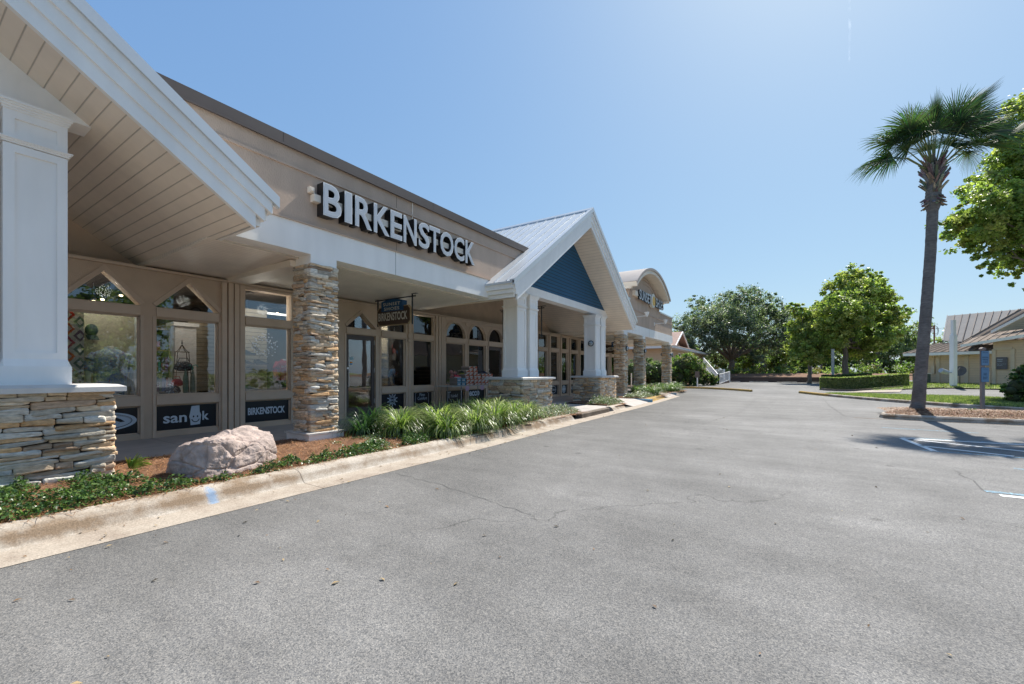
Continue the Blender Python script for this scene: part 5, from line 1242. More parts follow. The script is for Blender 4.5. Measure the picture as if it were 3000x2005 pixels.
hedge('clipped_hedge','long clipped hedge in front of the big sycamore',[(ha.x,ha.y),(hc.x,hc.y)],.88,1.5,40000,.11,HC,51)
ribbon('curb',smooth(resample([(PX(2415,1145,31).x,PX(2415,1145,31).y+.4),(PX(2418,1145,30).x,PX(2418,1145,30).y),(PX(2500,1145,28.4).x,PX(2500,1145,28.4).y),(PX(2640,1145,28.8).x,PX(2640,1145,28.8).y)],.4),2)[::-1],CC[:],M_curbdk,zf=G)
ha=PX(2430,1110,40); hb=PX(2530,1110,40)
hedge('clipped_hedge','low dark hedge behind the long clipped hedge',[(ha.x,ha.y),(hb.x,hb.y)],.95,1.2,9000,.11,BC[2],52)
def shrub(name,label,blobs,n,size,cols,seed,group=None,base=None,cat='shrub'):
    t=thing(name,label,cat,base or (blobs[0][0],blobs[0][1],.1),group); crown('foliage',blobs,n,size,cols,t,seed,clump=.22,shell=.72,up=.35)
    k=MB(); rs=random.Random(seed)
    b=Vector(base or (blobs[0][0],blobs[0][1],.1))
    for q in blobs[:6]: k.tube([b,(b+Vector(q[:3]))/2+Vector((rs.uniform(-.1,.1),rs.uniform(-.1,.1),0)),Vector(q[:3])],[.04,.03,.015],5)
    k.build('stem',M_bark,t)
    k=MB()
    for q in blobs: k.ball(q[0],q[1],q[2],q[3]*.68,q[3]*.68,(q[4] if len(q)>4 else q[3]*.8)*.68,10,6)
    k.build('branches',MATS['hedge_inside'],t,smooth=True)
    return t
GS=((.14,.21,.05),(.10,.16,.04),(.2,.26,.08),(.24,.22,.09),(.06,.10,.03))
bl=pxblobs([(1998,1072,36,0),(2034,1080,30,0),(2012,1060,27,0),(2045,1100,18,0),(1985,1105,28,0),(2020,1110,26,0),(2000,1050,16,1),(1965,1085,34,1)],39.5,.5,6)
shrub('round_shrub','tall rounded green shrub beside the far end of the shops',bl,22000,.11,GS,61)
bl=pxblobs([(2072,1108,16,0),(2090,1112,13,0),(2062,1118,13,0),(2080,1100,10,0),(2092,1120,12,0)],40,.4,7)
shrub('round_shrub','small round green shrub in front of the ramp railing',bl,8000,.09,GS,62)
bl=pxblobs([(1850,1090,34,0),(1895,1085,36,0),(1935,1090,34,0),(1870,1110,30,0),(1915,1115,34,0),(1848,1120,24,0)],39.5,.5,8)
shrub('dark_shrub','dark shrub mass seen between the far stone pillars',bl,15000,.12,BC[2],63)
bl=pxblobs([(2985,1130,34,0),(2960,1145,20,0),(3010,1120,40,0),(2975,1165,26,0),(3020,1160,45,0),(2990,1085,16,.3),(3040,1090,34,0)],17.5,.4,9)
shrub('broad_shrub','glossy green shrub at the right edge beside the NO EXIT post',bl,9500,.085,((.06,.11,.03),(.09,.15,.04),(.15,.21,.06),(.035,.065,.02)),64)
bl=pxblobs([(2840,1208,10,0,.7),(2855,1200,8,0),(2865,1212,9,0,.7),(2825,1212,8,0,.6),(2885,1210,7,0,.5),(2850,1220,10,0,.6)],12.9,.15,10)
t=thing('low_shrub','small sparse shrub on the mulch island right of the palm','shrub',(bl[0][0],bl[0][1],.25)); crown('foliage',bl,600,.05,((.10,.16,.04),(.16,.2,.06),(.06,.1,.03)),t,65,clump=.5,shell=.1); k=MB(); b0=Vector((bl[5][0],bl[5][1],.2)); [k.tube([b0,Vector(q[:3])],[.01,.004],4) for q in bl]; k.build('stem',M_bark,t)
k=MB()
for q in ((-6.6,36.2),(-7.6,37),(-6,37.6)): pass

# ================================================================ NEIGHBOURING PEACH HOUSE
M_peach=boards('peach_lap_siding',(.68,.49,.32),2,.19,.7); M_shing=pm('pink_shingle',(.42,.28,.225),.9,.16,6,.8,25,blotch=.1)
hs=thing('peach_house','peach sided house with pinkish shingle roof and white eaves beyond the shops','house',(-11,47,.2))
ev=4.05; x1=-11.3
k=MB(); k.box(-34,x1,48,70.5,.1,ev); k.build('wall',M_peach,hs)
k=MB(); xe=-10.45; ye=46.9
k.box(-35,xe,ye,71.3,ev-.02,ev+.24); k.build('eave_board',M_white,hs)
k=MB(); k.add([(-35,ye-.05,ev+.24),(xe+.05,ye-.05,ev+.24),(xe+.05,71.4,ev+.24),(-35,71.4,ev+.24),(-20,56,ev+3.2),(-20,62,ev+3.2)],[(0,1,4),(1,2,5,4),(2,3,5),(3,0,4,5)]); rf=k.build('roof',M_shing,hs)
# small gablet on the roof's road side
k=MB(); gx=-11.2; yc=55.0
k.add([(gx,yc,ev+2.36),(gx,yc-3.7,ev+.55),(gx,yc+3.7,ev+.55),(-17,yc,ev+2.36),(-17,yc-3.7,ev+.55),(-17,yc+3.7,ev+.55)],[(0,1,4,3),(0,3,5,2)]); k.build('gablet_roof',M_shing,rf)
k=MB(); k.prism([(yc-3.2,ev+.45),(yc+3.2,ev+.45),(yc,ev+2.05)],'x',-12.2,-12.0); k.build('gablet_wall',M_peach,rf)
k=MB()
for s in (-1,1): k.prism([(yc,ev+2.38),(yc+s*3.75,ev+.52),(yc+s*3.75,ev+.36),(yc,ev+2.2)],'x',gx-.02,gx+.1)
k.build('gablet_board',M_white,rf)
for i,y in enumerate((50,53.6,56.6,60.4,65.2)):
    k=MB(); k.box(x1,x1+.05,y-.5,y+.5,2.55,3.75); f=k.build('window_frame',M_white,hs)
    k=MB(); k.box(x1+.03,x1+.06,y-.32,y+.32,2.7,3.6); k.build('pane',pm('dark_pane',(.10,.14,.16),.1,.1,3,spec=.8),f)
k=MB(); k.box(-11.4,-11.2,47.9,48.1,.1,ev); k.box(-17.1,-17.0,47.93,48.0,.1,ev); k.build('corner_board',M_white,hs)
# ramp with white railings
rp=thing('ramp','white railed access ramp coming down beside the peach house','ramp',(-7.5,52,.2))
def railing(a,b,parent,h=1.0,n=18):
    k=MB(); a=Vector(a);b=Vector(b); k.tube([a+Vector((0,0,h)),b+Vector((0,0,h))],.04,4); k.tube([a+Vector((0,0,.12)),b+Vector((0,0,.12))],.04,4)
    for i in range(n+1):
        p=a.lerp(b,i/n); k.box(p.x-.022,p.x+.022,p.y-.022,p.y+.022,p.z+.1,p.z+h)
    for p in (a,b): k.box(p.x-.07,p.x+.07,p.y-.07,p.y+.07,p.z-.2,p.z+h+.08)
    return k.build('railing',M_white,parent)
A1=PX(2062,1098,50); A1.z=2.1; A2=PX(2105,1126,43); A2.z=.15; A3=PX(2137,1118,50); A3.z=.45
railing(A1,A2,rp,1.0,22); railing(A2,A3,rp,1.05,12); B1=PX(2098,1098,52); B2=PX(2122,1098,52); B1.z=B2.z=.75; railing(B1,B2,rp,1.0,8)
k=MB(); k.add([A1+Vector((-.8,0,-.1)),A1+Vector((.0,0,-.1)),A2+Vector((.0,0,-.0)),A2+Vector((-.8,0,-.0)),A1+Vector((-.8,0,-.3)),A1+Vector((.0,0,-.3)),A2+Vector((.0,0,-.2)),A2+Vector((-.8,0,-.2))],[(0,1,2,3),(7,6,5,4),(0,4,5,1),(1,5,6,2),(2,6,7,3),(3,7,4,0)])
k.add([A3+Vector((-.1,0,0)),A3,A2,A2+Vector((-.1,0,0)),A3+Vector((-.1,0,-.3)),A3+Vector((0,0,-.3)),A2+Vector((0,0,-.2)),A2+Vector((-.1,0,-.2))],[(0,1,2,3),(7,6,5,4),(0,4,5,1),(1,5,6,2),(2,6,7,3),(3,7,4,0)]); k.build('ramp_deck',pm('weathered_wood',(.25,.17,.13),.8,.2,5),rp)
p=PX(2043,1130,36); t=thing('notice_board','small brown board on a pale post in front of the rounded shrub','sign',(p.x,p.y,.2))
k=MB(); k.box(p.x-.04,p.x+.04,p.y-.04,p.y+.04,.1,1.05); k.build('post',M_white,t); k=MB(); k.box(p.x-.17,p.x+.17,p.y-.07,p.y-.03,.98,1.5); k.build('board',pm('brown_board',(.16,.12,.10),.7,.1,5),t)
p=PX(1850,1125,33); k=MB(); k.tube([(p.x,p.y,.1),(p.x,p.y,1.35)],.045,8); meta(k.build('marker_post',M_capstone),'thin pale post standing in the shrubs between the far stone pillars','post')
# pale house glimpsed through the trees
hs=thing('pale_house','pale house glimpsed through the brush behind the far wall','house',(0,84,.6)); p=PX(2270,1080,85)
k=MB(); k.box(p.x-7,p.x+5,p.y,p.y+8,.5,4.6); k.build('wall',pm('pale_siding',(.45,.42,.34),.7,.08,5),hs); k=MB(); k.prism([(p.x-8,4.5),(p.x+6,4.5),(p.x+2,7.2),(p.x-4,7.2)],'y',p.y-.6,p.y+8.6); k.build('roof',pm('pale_roof',(.6,.6,.6),.6,.08,5),hs)
k=MB(); k.box(p.x-.5,p.x+2,p.y-.05,p.y+.02,1.7,3.1); k.build('window',MATS['dark_pane'],hs); k=MB(); k.box(p.x-.9,p.x-.6,p.y-.2,p.y+.0,.5,4.4); k.build('porch_post',M_white,hs)
# poles
p=PX(2374,1120,56); k=MB(); k.tube([(p.x,p.y,.1),(p.x,p.y,4.6)],[.24,.2],10); meta(k.build('utility_pole',pm('grey_pole',(.3,.28,.26),.8,.15,6)),'thick grey wooden pole rising into the smaller sycamore','pole')
p=PX(2440,1100,41); k=MB(); k.box(p.x-.11,p.x+.11,p.y-.11,p.y+.11,.2,3.6); k.box(p.x-.14,p.x+.14,p.y-.14,p.y+.14,3.6,3.66); meta(k.build('lamp_post',pm('grey_post',(.42,.42,.4),.7,.1,5)),'square pale post between the smaller sycamore and the hedge','lamp post')
p=PX(2143+72,1104,60); k=MB(); k.box(p.x-.08,p.x+.08,p.y-.08,p.y+.08,.2,1.2); meta(k.build('marker_post',M_white),'short white post near the oak trunk','post')

# ================================================================ TAN BUILDING ON THE RIGHT
M_tans=boards('tan_lap_siding',(.72,.54,.37),2,.17,.62); M_seam=pm('brown_seam_roof',(.22,.175,.145),.85,.08,2,spec=.08); M_seaml=pm('pale_seam_roof',(.38,.345,.315),.8,.06,2,spec=.12)
M_beige=pm('beige_trim',(.66,.53,.38),.6,.05,4)
O=Vector((8.55,44.75,.42)); u=Vector((.845,-.535,0)).normalized(); v=Vector((-u.y,u.x,0)); 
tb=thing('tan_building','tan sided building with brown standing seam roofs and white eaves','building',tuple(O))
def W(a,b,c): return O+u*a+v*b+Vector((0,0,c))
def obox(mb,a0,a1,b0,b1,c0,c1,c=None):
    mb.add([W(a,b,z) for a in (a0,a1) for b in (b0,b1) for z in (c0,c1)],[(0,1,3,2),(4,6,7,5),(0,4,5,1),(2,3,7,6),(0,2,6,4),(1,5,7,3)],c)
k=MB(); obox(k,0,16,0,9,-.3,2.45); obox(k,3.9,16,-.9,0.02,-.3,3.1); k.build('wall',M_tans,tb)
k=MB()
for a in (0,.75,2.3,3.82): obox(k,a-.11,a+.11,-.05,.03,-.3,2.4)
for a in (3.95,4.8): obox(k,a-.09,a+.09,-.97,-.89,-.3,2.55)
obox(k,3.95,4.8,-.97,-.9,2.5,2.65); k.build('corner_board',M_beige,tb)
k=MB(); obox(k,-1.0,3.9,-.86,-.7,2.26,2.46); k.add([W(-1,-.7,2.28),W(3.9,-.7,2.28),W(3.9,0,2.28),W(-1,0,2.28)],[(0,1,2,3)])
k.add([W(-1.05,-.7,2.28),W(-1.05,9.6,2.28),W(-1.05,9.6,2.47),W(-1.05,-.7,2.47),W(-.9,-.7,2.28),W(-.9,9.6,2.28),W(-.9,9.6,2.47),W(-.9,-.7,2.47)],[(0,1,2,3),(7,6,5,4),(0,4,5,1),(3,2,6,7)]); 
k.build('eave_board',M_white,tb)
def slab(mb,pts,th=.06):
    P=[W(*p) for p in pts]; n=len(P); Q=[p+Vector((0,0,-th)) for p in P]
    mb.add(P+Q,[tuple(range(n)),tuple(range(2*n-1,n-1,-1))]+[(i,(i+1)%n,(i+1)%n+n,i+n)[::-1] for i in range(n)])
def seams(mb,A0,A1,B0,B1,n,r_=.022):
    for i in range(n+1):
        f=i/n; a_=W(*[p*(1-f)+q*f for p,q in zip(A0,A1)]); b_=W(*[p*(1-f)+q*f for p,q in zip(B0,B1)]); mb.tube([a_+Vector((0,0,.02)),b_+Vector((0,0,.02))],r_,4)
k=MB(); slab(k,[(-1.1,-.8,2.5),(7,-.8,2.5),(7,.62,3.22),(.45,.62,3.22)]); slab(k,[(-1.1,-.8,2.5),(.45,.62,3.22),(.45,8,3.22),(-1.1,9.8,2.5)]); lr=k.build('low_roof',M_seam,tb)
k=MB(); seams(k,(-.9,-.8,2.52),(7,-.8,2.52),(.45,.62,3.24),(7,.62,3.24),19); k.build('standing_seam',pm('seam_edge',(.34,.28,.23),.8,.05,3,spec=.1),lr)
k=MB(); slab(k,[(4.0,3.2,5.5),(16,3.2,6.6),(16,-.3,3.2),(1.9,.5,3.2)]); slab(k,[(4,3.2,5.5),(16,7,3.2),(16,3.2,6.6)]); rf=k.build('roof',M_seam,tb)
k=MB(); seams(k,(1.9,.5,3.22),(9,.05,3.22),(4.0,3.2,5.52),(11,3.2,6.14),17); k.build('standing_seam',MATS['seam_edge'],rf)
k=MB(); slab(k,[(.1,3.2,5.5),(4.0,3.2,5.5),(1.9,.5,3.25),(.75,.7,3.4)]); slab(k,[(.1,3.2,5.5),(.5,5.9,3.3),(4.5,5.9,3.3),(4.0,3.2,5.5)]); g=k.build('cross_gable_roof',M_seaml,tb)
k=MB(); seams(k,(.75,.7,3.42),(1.9,.5,3.27),(.1,3.2,5.52),(1.4,3.2,5.52),3); seams(k,(1.9,.5,3.27),(3.8,2.95,5.3),(1.4,3.2,5.52),(3.9,3.2,5.52),6); k.build('gable_seam',pm('seam_rust',(.3,.22,.18),.7,.1,4),g)
k=MB(); k.add([W(1.3,3.2,5.1),W(1.35,1.2,3.4),W(1.35,5.3,3.3)],[(0,1,2)]); k.build('gable_wall',M_tans,g)
def barb(mb,p,q,h_=.18,t_=.06):
    a_,b_=W(*p),W(*q); dn=u*t_; mb.add([a_,b_,b_-Vector((0,0,h_)),a_-Vector((0,0,h_)),a_+dn,b_+dn,b_+dn-Vector((0,0,h_)),a_+dn-Vector((0,0,h_))],[(0,1,2,3),(7,6,5,4),(0,4,5,1),(3,2,6,7)])
k=MB(); barb(k,(.08,3.2,5.53),(.73,.68,3.43)); barb(k,(.08,3.2,5.53),(.48,5.9,3.33)); k.build('rake_board',M_white,g)
k=MB(); slab(k,[(2.4,-1.2,2.95),(6.5,-1.9,3.55),(6.5,.5,4.35),(2.4,.5,3.45)]); pr2=k.build('porch_roof',M_seam,tb)
k=MB(); seams(k,(2.4,-1.2,2.97),(6.5,-1.9,3.57),(2.4,.5,3.47),(6.5,.5,4.37),9); k.build('standing_seam',MATS['seam_edge'],pr2)
k=MB(); k.add([W(2.4,-1.22,2.95),W(6.5,-1.92,3.55),W(6.5,-1.92,3.35),W(2.4,-1.22,2.77)],[(0,3,2,1)]); k.add([W(3.6,-.3,3.85),W(6.2,-.3,5.55),W(6.2,-.3,5.35),W(3.6,-.3,3.66)],[(0,3,2,1)]); k.build('eave_trim',M_white,pr2)
k=MB(); k.add([W(3.75,-.28,3.75),W(6.2,-.28,3.9),W(6.2,-.28,5.35)],[(0,1,2)]); k.build('lattice',boards('lattice_tan',(.42,.36,.25),2,.12,.25),tb)
k=MB(); obox(k,4.08,4.58,-1.0,-.96,1.2,2.0); b=k.build('plaque',pm('grey_plaque',(.13,.12,.13),.6,.08,4),tb)
k=MB()
for (s,x0,w_,z,h_) in (('Homeowners',.04,.25,1.82,.08),('Association',.04,.24,1.70,.08),('Monday - Friday 9 am to 5 pm',.04,.40,1.52,.05),('by appointment',.04,.25,1.43,.05)): fit_text(k,s,W(4.08+x0,-1.003,z-0),u,(0,0,1),w_,h_,.012,.003)
k.build('lettering',M_vinyl,b)
k=MB(); obox(k,.42,.60,-.2,-.04,.9,1.5); k.build('meter_box',M_beige,tb); k=MB(); obox(k,.5,.54,-.12,-.04,1.5,2.25); k.build('conduit',M_beige,tb)
# AC unit
c=W(.3,-1.3,0); t=thing('ac_unit','dark louvred air conditioner unit beside the palm trunk','air conditioner',tuple(c))
k=MB(); x,y=c.x,c.y; k.box(x-.42,x+.42,y-.42,y+.42,c.z+.05,c.z+.88); k.build('body',pm('ac_green',(.07,.09,.07),.6,.1,4),t)
k=MB(); 
for i in range(12): k.box(x-.44,x+.44,y-.44,y+.44,c.z+.1+i*.063,c.z+.115+i*.063)
k.build('louvre',pm('ac_louvre',(.16,.19,.15),.5,.1,4),t); k=MB(); k.box(x-.45,x+.45,y-.45,y+.45,c.z+.88,c.z+.93); k.lathe(x,y,[(.3,c.z+.93),(.3,c.z+.96)],20); k.build('top_panel',M_alu,t)
# satellite dish
c=PX(2812,1108+25,27.2); c.z=.45; t=thing('satellite_dish','dark satellite dish on a pole against the tan wall','satellite dish',tuple(c))
dz=c+Vector((0,0,1.02)); dn=Vector((-.35,-.75,.45)).normalized(); a1=dn.cross(Vector((0,0,1))).normalized(); a2=dn.cross(a1)
k=MB(); k.tube([c,c+Vector((0,0,.8)),dz-dn*.12],.022,8); k.tube([dz-dn*.1,dz-a2*.35+dn*.0,dz+dn*.38-a2*-.1],.012,6); k.build('mast',M_darkmetal,t)
k=MB(); vs=[];fs=[];n=28
for i in range(6):
    r_=.32*i/5+.001
    for j in range(n): q=2*math.pi*j/n; vs.append(dz+a1*r_*math.cos(q)+a2*r_*1.12*math.sin(q)+dn*(r_*r_*.6))
for i in range(5):
    for j in range(n): fs.append((i*n+j,i*n+(j+1)%n,(i+1)*n+(j+1)%n,(i+1)*n+j))
k.add(vs,fs); k.build('dish',pm('dish_grey',(.05,.055,.06),.5,.1,4),t,smooth=True)
# white square lamp post with side floodlight
c=PX(2793,1136,27); zb=.45; t=thing('lamp_post','white square lamp post on the lawn in front of the tan building','lamp post',(c.x,c.y,zb))
k=MB(); k.box(c.x-.125,c.x+.125,c.y-.125,c.y+.125,zb-.1,3.75); k.prism([(c.x-.125,3.75),(c.x+.125,3.75),(c.x+.09,3.87),(c.x-.09,3.87)],'y',c.y-.09,c.y+.09); k.box(c.x-.085,c.x+.085,c.y-.085,c.y+.085,3.86,4.72); k.build('post',M_white,t); t.rotation_euler=(0,0,R_(36))
k=MB(); d=Matrix.Rotation(-R_(36),3,'Z')@Vector((-cT,-sT,0)); p=Vector((c.x,c.y,1.4)); k.tube([p,p+d*.35],.03,8); q=p+d*.5+Vector((0,0,.06)); k.tube([q+Vector((.12,0,-.05)),q+d*.3+Vector((0,0,.08))],[.13,.15],12); k.build('floodlight',pm('flood_grey',(.4,.43,.47),.4,.08,4),t)
# post with two blue signs
c=PX(2870,1187,15.7); zb=.16
t=thing('sign_post','taupe square post carrying two blue parking signs','sign post',(c.x,c.y,zb)); d=Vector((cT,sT,0)); f=Vector((sT,-cT,0))
f=Vector((0,-1,0)); d=Vector((1,0,0))
Mp=pm('taupe_post',(.27,.215,.19),.7,.06,5)
k=MB(); t.rotation_euler=(0,0,R_(41)); k.box(c.x-.07,c.x+.07,c.y-.115,c.y-.05,zb-.1,2.26); k.build('post',Mp,t); k=MB(); k.box(c.x-.095,c.x+.095,c.y-.135,c.y-.03,2.24,2.275); k.prism([(c.x-.095,2.275),(c.x+.095,2.275),(c.x+.03,2.325),(c.x-.03,2.325)],'y',c.y-.13,c.y-.04); k.build('post_cap',Mp,t)
Mbl=pm('sign_sky_blue',(.14,.27,.42),.45,.04,5); Mdk=pm('sign_dark_text',(.02,.05,.10),.5,.05,5)
def rrect(x0,x1,z0,z1,r_=.03,n=5):
    out=[]
    for cx,cz,a0 in ((x1-r_,z1-r_,0),(x0+r_,z1-r_,90),(x0+r_,z0+r_,180),(x1-r_,z0+r_,270)):
        for i in range(n): a=R_(a0+90*i/(n-1)); out.append((cx+r_*math.cos(a),cz+r_*math.sin(a)))
    return out
x0,x1=c.x-.115,c.x+.235
for (z0,z1,lines) in ((1.655,2.195,[('PARKING AREA',.18,.05,.028),('ADDITIONAL',.10,.215,.05),('PARKING',.16,.30,.05),('IN REAR',.18,.385,.05)]),(1.05,1.59,[('PARKING LOT',.18,.05,.022),('NO',.30,.20,.095),('EXIT',.22,.345,.095)])):
    k=MB(); k.prism(rrect(x0,x1,z0,z1),'y',c.y-.125,c.y-.115); k.build('sign_edge',Mdk,t)
    k=MB(); k.prism(rrect(x0+.009,x1-.009,z0+.009,z1-.009),'y',c.y-.129,c.y-.124); b=k.build('sign_plate',Mbl,t)
    k=MB(); w_=x1-x0
    for (s,m_,dy,h_) in lines: fit_text(k,s,(x0+w_*m_,c.y-.1295,z1-dy-h_),(1,0,0),(0,0,1),w_*(1-2*m_),h_,.012,.002)
    k.build('lettering',Mdk,b)
# bollards
for (px_,t0,lb) in ((2895,26.2,'pale round bollard right of the NO EXIT sign'),(2969,24.5,'pale round bollard behind the right edge shrub')):
    p=PX(px_,1100,t0); k=MB(); k.lathe(p.x,p.y,[(.065,.35),(.065,1.42),(.05,1.48),(.02,1.51)],16); meta(k.build('bollard',M_beige,smooth=True),lb,'bollard',None)
# bench and utility box past the hedge
p=PX(2667,1115,37); t=thing('picnic_table','small timber table by the left corner of the tan building','table',(p.x,p.y,.5)); k=MB(); k.box(p.x-.5,p.x+.5,p.y-.4,p.y+.4,1.12,1.2); k.build('tabletop',MATS['weathered_wood'],t)
for s in (-.35,.35): k=MB(); k.box(p.x+s-.07,p.x+s+.07,p.y-.3,p.y+.3,.4,1.12); k.build('leg',M_white,t)
p=PX(2647,1124,33); k=MB(); k.box(p.x-.2,p.x+.2,p.y-.2,p.y+.2,.3,.85); k.box(p.x-.23,p.x+.23,p.y-.23,p.y+.23,.85,.89); meta(k.build('utility_box',pm('box_grey',(.4,.43,.42),.6,.06,4)),'grey utility box at the right end of the clipped hedge','utility box')
# overhead wires and rusty mast
p=PX(2737,1010,60); t=thing('utility_mast','rusty thin mast with coiled cable and red insulators above the tan roof','utility pole',(p.x,p.y,.5)); k=MB(); k.tube([(p.x,p.y,.5),(p.x,p.y,PX(2737,955,60).z)],.09,8); k.build('mast',pm('rust',(.2,.07,.04),.8,.2,6),t)
k=MB()
for i in range(4): q=PX(2733-3,958+i*5,60); k.box(q.x-.25,q.x+.1,q.y-.05,q.y+.05,q.z-.05,q.z+.05)
k.build('insulator',pm('red_insulator',(.45,.05,.05),.5,.1,6),t)
k=MB(); 
for r_ in (9,13): k.tube([PX(2742+r_*math.cos(q)*.6,970+r_*math.sin(q),60) for q in np.linspace(-1.6,2.4,14)],.03,4)
k.build('cable_coil',M_darkmetal,t)
k=MB(); k.tube([PX(2300+i*45,990-26*(i*45)/430+6*math.sin(i/10*3.14),62) for i in range(0,13)],.02,4); k.tube([PX(1990+i*40,1010+26*math.sin(i/14*3.14)-i*2,62) for i in range(0,11)],.02,4); meta(k.build('overhead_wire',M_darkmetal),'thin overhead wires crossing between the trees and the tan roof','wire')
# faint contrail far up in the sky
def contrail():
    m=bpy.data.materials.new('contrail'); m.use_nodes=True; N=m.node_tree.nodes; L=m.node_tree.links; N.remove(N['Principled BSDF'])
    tr=N.new('ShaderNodeBsdfTransparent'); df=N.new('ShaderNodeBsdfDiffuse'); df.inputs[0].default_value=(.9,.9,.9,1); tl=N.new('ShaderNodeBsdfTranslucent'); tl.inputs[0].default_value=(.9,.9,.9,1); a=N.new('ShaderNodeAddShader'); L.new(df.outputs[0],a.inputs[0]); L.new(tl.outputs[0],a.inputs[1])
    tc=N.new('ShaderNodeTexCoord'); nz=N.new('ShaderNodeTexNoise'); nz.inputs['Scale'].default_value=.012; nz.inputs['Detail'].default_value=6; L.new(tc.outputs['Object'],nz.inputs[0])
    mr=N.new('ShaderNodeMapRange'); mr.inputs[1].default_value=.42; mr.inputs[2].default_value=.75; mr.inputs[4].default_value=.07; L.new(nz.outputs[0],mr.inputs[0])
    mx=N.new('ShaderNodeMixShader'); L.new(mr.outputs[0],mx.inputs[0]); L.new(tr.outputs[0],mx.inputs[1]); L.new(a.outputs[0],mx.inputs[2]); L.new(mx.outputs[0],N['Material Output'].inputs[0])
    k=MB(); k.tube([PX(2486,-60,4000),PX(2490,90,4000),PX(2488,180,4000)],[14,11,7],8); o=k.build('contrail',m); return meta(o,'faint thin white contrail high above the palm','contrail')
contrail()
# ================================================================ INSIDE THE SHOPS
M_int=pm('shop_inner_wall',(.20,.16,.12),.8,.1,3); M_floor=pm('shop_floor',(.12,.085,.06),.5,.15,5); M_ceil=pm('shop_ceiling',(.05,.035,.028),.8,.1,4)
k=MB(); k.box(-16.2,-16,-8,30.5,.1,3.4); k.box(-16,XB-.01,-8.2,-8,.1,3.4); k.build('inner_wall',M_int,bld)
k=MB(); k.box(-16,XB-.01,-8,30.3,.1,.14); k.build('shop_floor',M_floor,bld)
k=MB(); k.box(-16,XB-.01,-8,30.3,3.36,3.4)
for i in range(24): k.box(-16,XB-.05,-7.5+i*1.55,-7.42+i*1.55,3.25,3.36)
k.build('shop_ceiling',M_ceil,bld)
k=MB()
for (a,b,t) in ops:
    if t[0]!='d': k.box(-11.75,XB-.02,a-.05,b+.05,.86,.93)
k.build('display_platform',pm('display_white',(.42,.39,.34),.6,.06,4),bld)
def goods(name,label,cat,loc,parts,group=None):
    t=thing(name,label,cat,loc,group)
    for pn_,mbx in parts: mbx.build(pn_,M_goods,t,smooth=pn_ in SMOOTH)
    return t
SMOOTH={'shirt','torso','arm','cap_crown','bag','body','shoe_upper','sole','foliage_'}
# slatwall panels
def slat(label,x,y0,y1,z0=.95,z1=3.0,c=(.42,.36,.25)):
    k=MB(); z=z0
    while z<z1: k.box(x-.03,x,y0,y1,z,z+.088,c); k.box(x-.035,x-.02,y0,y1,z+.088,z+.1,(.12,.09,.06)); z+=.1
    o=k.build('slatwall_panel',M_goods); return meta(o,label,'display panel')
slat('cream slatwall panel behind the shoes in the near square window',-11.65,4.95,5.88)
slat('cream slatwall panel at the right of the bag window',-12.2,4.3,4.95,.95,2.6,(.30,.26,.19))
slat('cream slatwall panel with shoes behind the blue shirt window',-11.65,9.3,9.92)
slat('cream slatwall strip behind the round half column',-11.9,10.45,11.0)
slat('cream slatwall panel in the first arched window',-12.0,12.3,12.75)
slat('cream slatwall panel in the window under the far porch',-11.8,19.2,20.6,.95,2.4,(.36,.31,.24))
# back board + white post
k=MB(); k.box(-11.5,-11.45,2.28,3.1,.93,2.62,(.36,.34,.26)); k.box(-11.45,-11.35,3.1,3.2,.93,2.62,(.55,.6,.62)); meta(k.build('backing_board',M_goods),'pale backing board behind the patterned shirt','display panel')
k=MB(); k.box(-11.9,-11.55,3.83,4.24,.93,2.45,(.55,.55,.55)); k.box(-11.95,-11.5,3.79,4.28,2.45,2.53,(.6,.6,.6)); meta(k.build('display_column',M_goods),'white square column behind the bag stand','column')
# quilt with ikat lozenges
k=MB(); y0,y1=1.72,2.17; xq=-10.62; k.box(xq-.02,xq,y0,y1,1.0,2.52,(.50,.47,.47))
cs=((.50,.03,.03),(.55,.09,.02),(.36,.015,.09),(.58,.11,.03),(.28,.02,.12)); cg=((.10,.14,.16),(.13,.06,.14),(.08,.10,.14))
def loz(cy,cz,w_,h_,c,hole=.52):
    o=[(cy-w_,cz),(cy,cz-h_),(cy+w_,cz),(cy,cz+h_)]
    r_=random.Random(int(cy*99+cz*77)); 
    for i in range(4):
        a,b=o[i],o[(i+1)%4]; n=5
        for j in range(n):
            f0,f1=j/n,(j+1)/n; q=lambda f,s: (max(y0,min(y1,cy+(a[0]*(1-f)+b[0]*f-cy)*s)),cz+(a[1]*(1-f)+b[1]*f-cz)*s)
            s0,s1=1+r_.uniform(-.08,.08),1+r_.uniform(-.08,.08); h0,h1=hole+r_.uniform(-.05,.05),hole+r_.uniform(-.05,.05)
            P=[q(f0,s0),q(f1,s1),q(f1,h1),q(f0,h0)]; k.add([(xq+.003,p[0],p[1]) for p in P],[(0,1,2,3)],c)
for i in range(7): loz(1.97,2.42-.245*i,.092,.115,cs[i%5]); 
for i in range(7): loz(2.12,2.30-.245*i,.085,.11,cg[i%3])
for i in range(7): loz(1.80,2.30-.245*i,.085,.11,cg[(i+1)%3])
meta(k.build('patterned_quilt',M_goods),'hanging quilt with red, orange and purple diamond rings','quilt')
# cap
t=thing('baseball_cap','dark teal cap hanging on the pale backing board','cap',(-11.3,2.42,2.2)); k=MB(); c=(.012,.035,.05)
k.ball(-11.32,2.42,2.22,.10,.095,.12,14,8,c); k.build('cap_crown',M_goods,t,smooth=True); k=MB(); k.add([(-11.32+.11*math.cos(a)*.6,2.42+.085*math.sin(a),2.12) for a in np.linspace(-1.57,1.57,8)]+[(-11.27+.10*math.cos(a)*.6,2.44+.085*math.sin(a),2.03) for a in np.linspace(1.57,-1.57,8)],[tuple(range(16))],c); k.build('brim',M_goods,t)
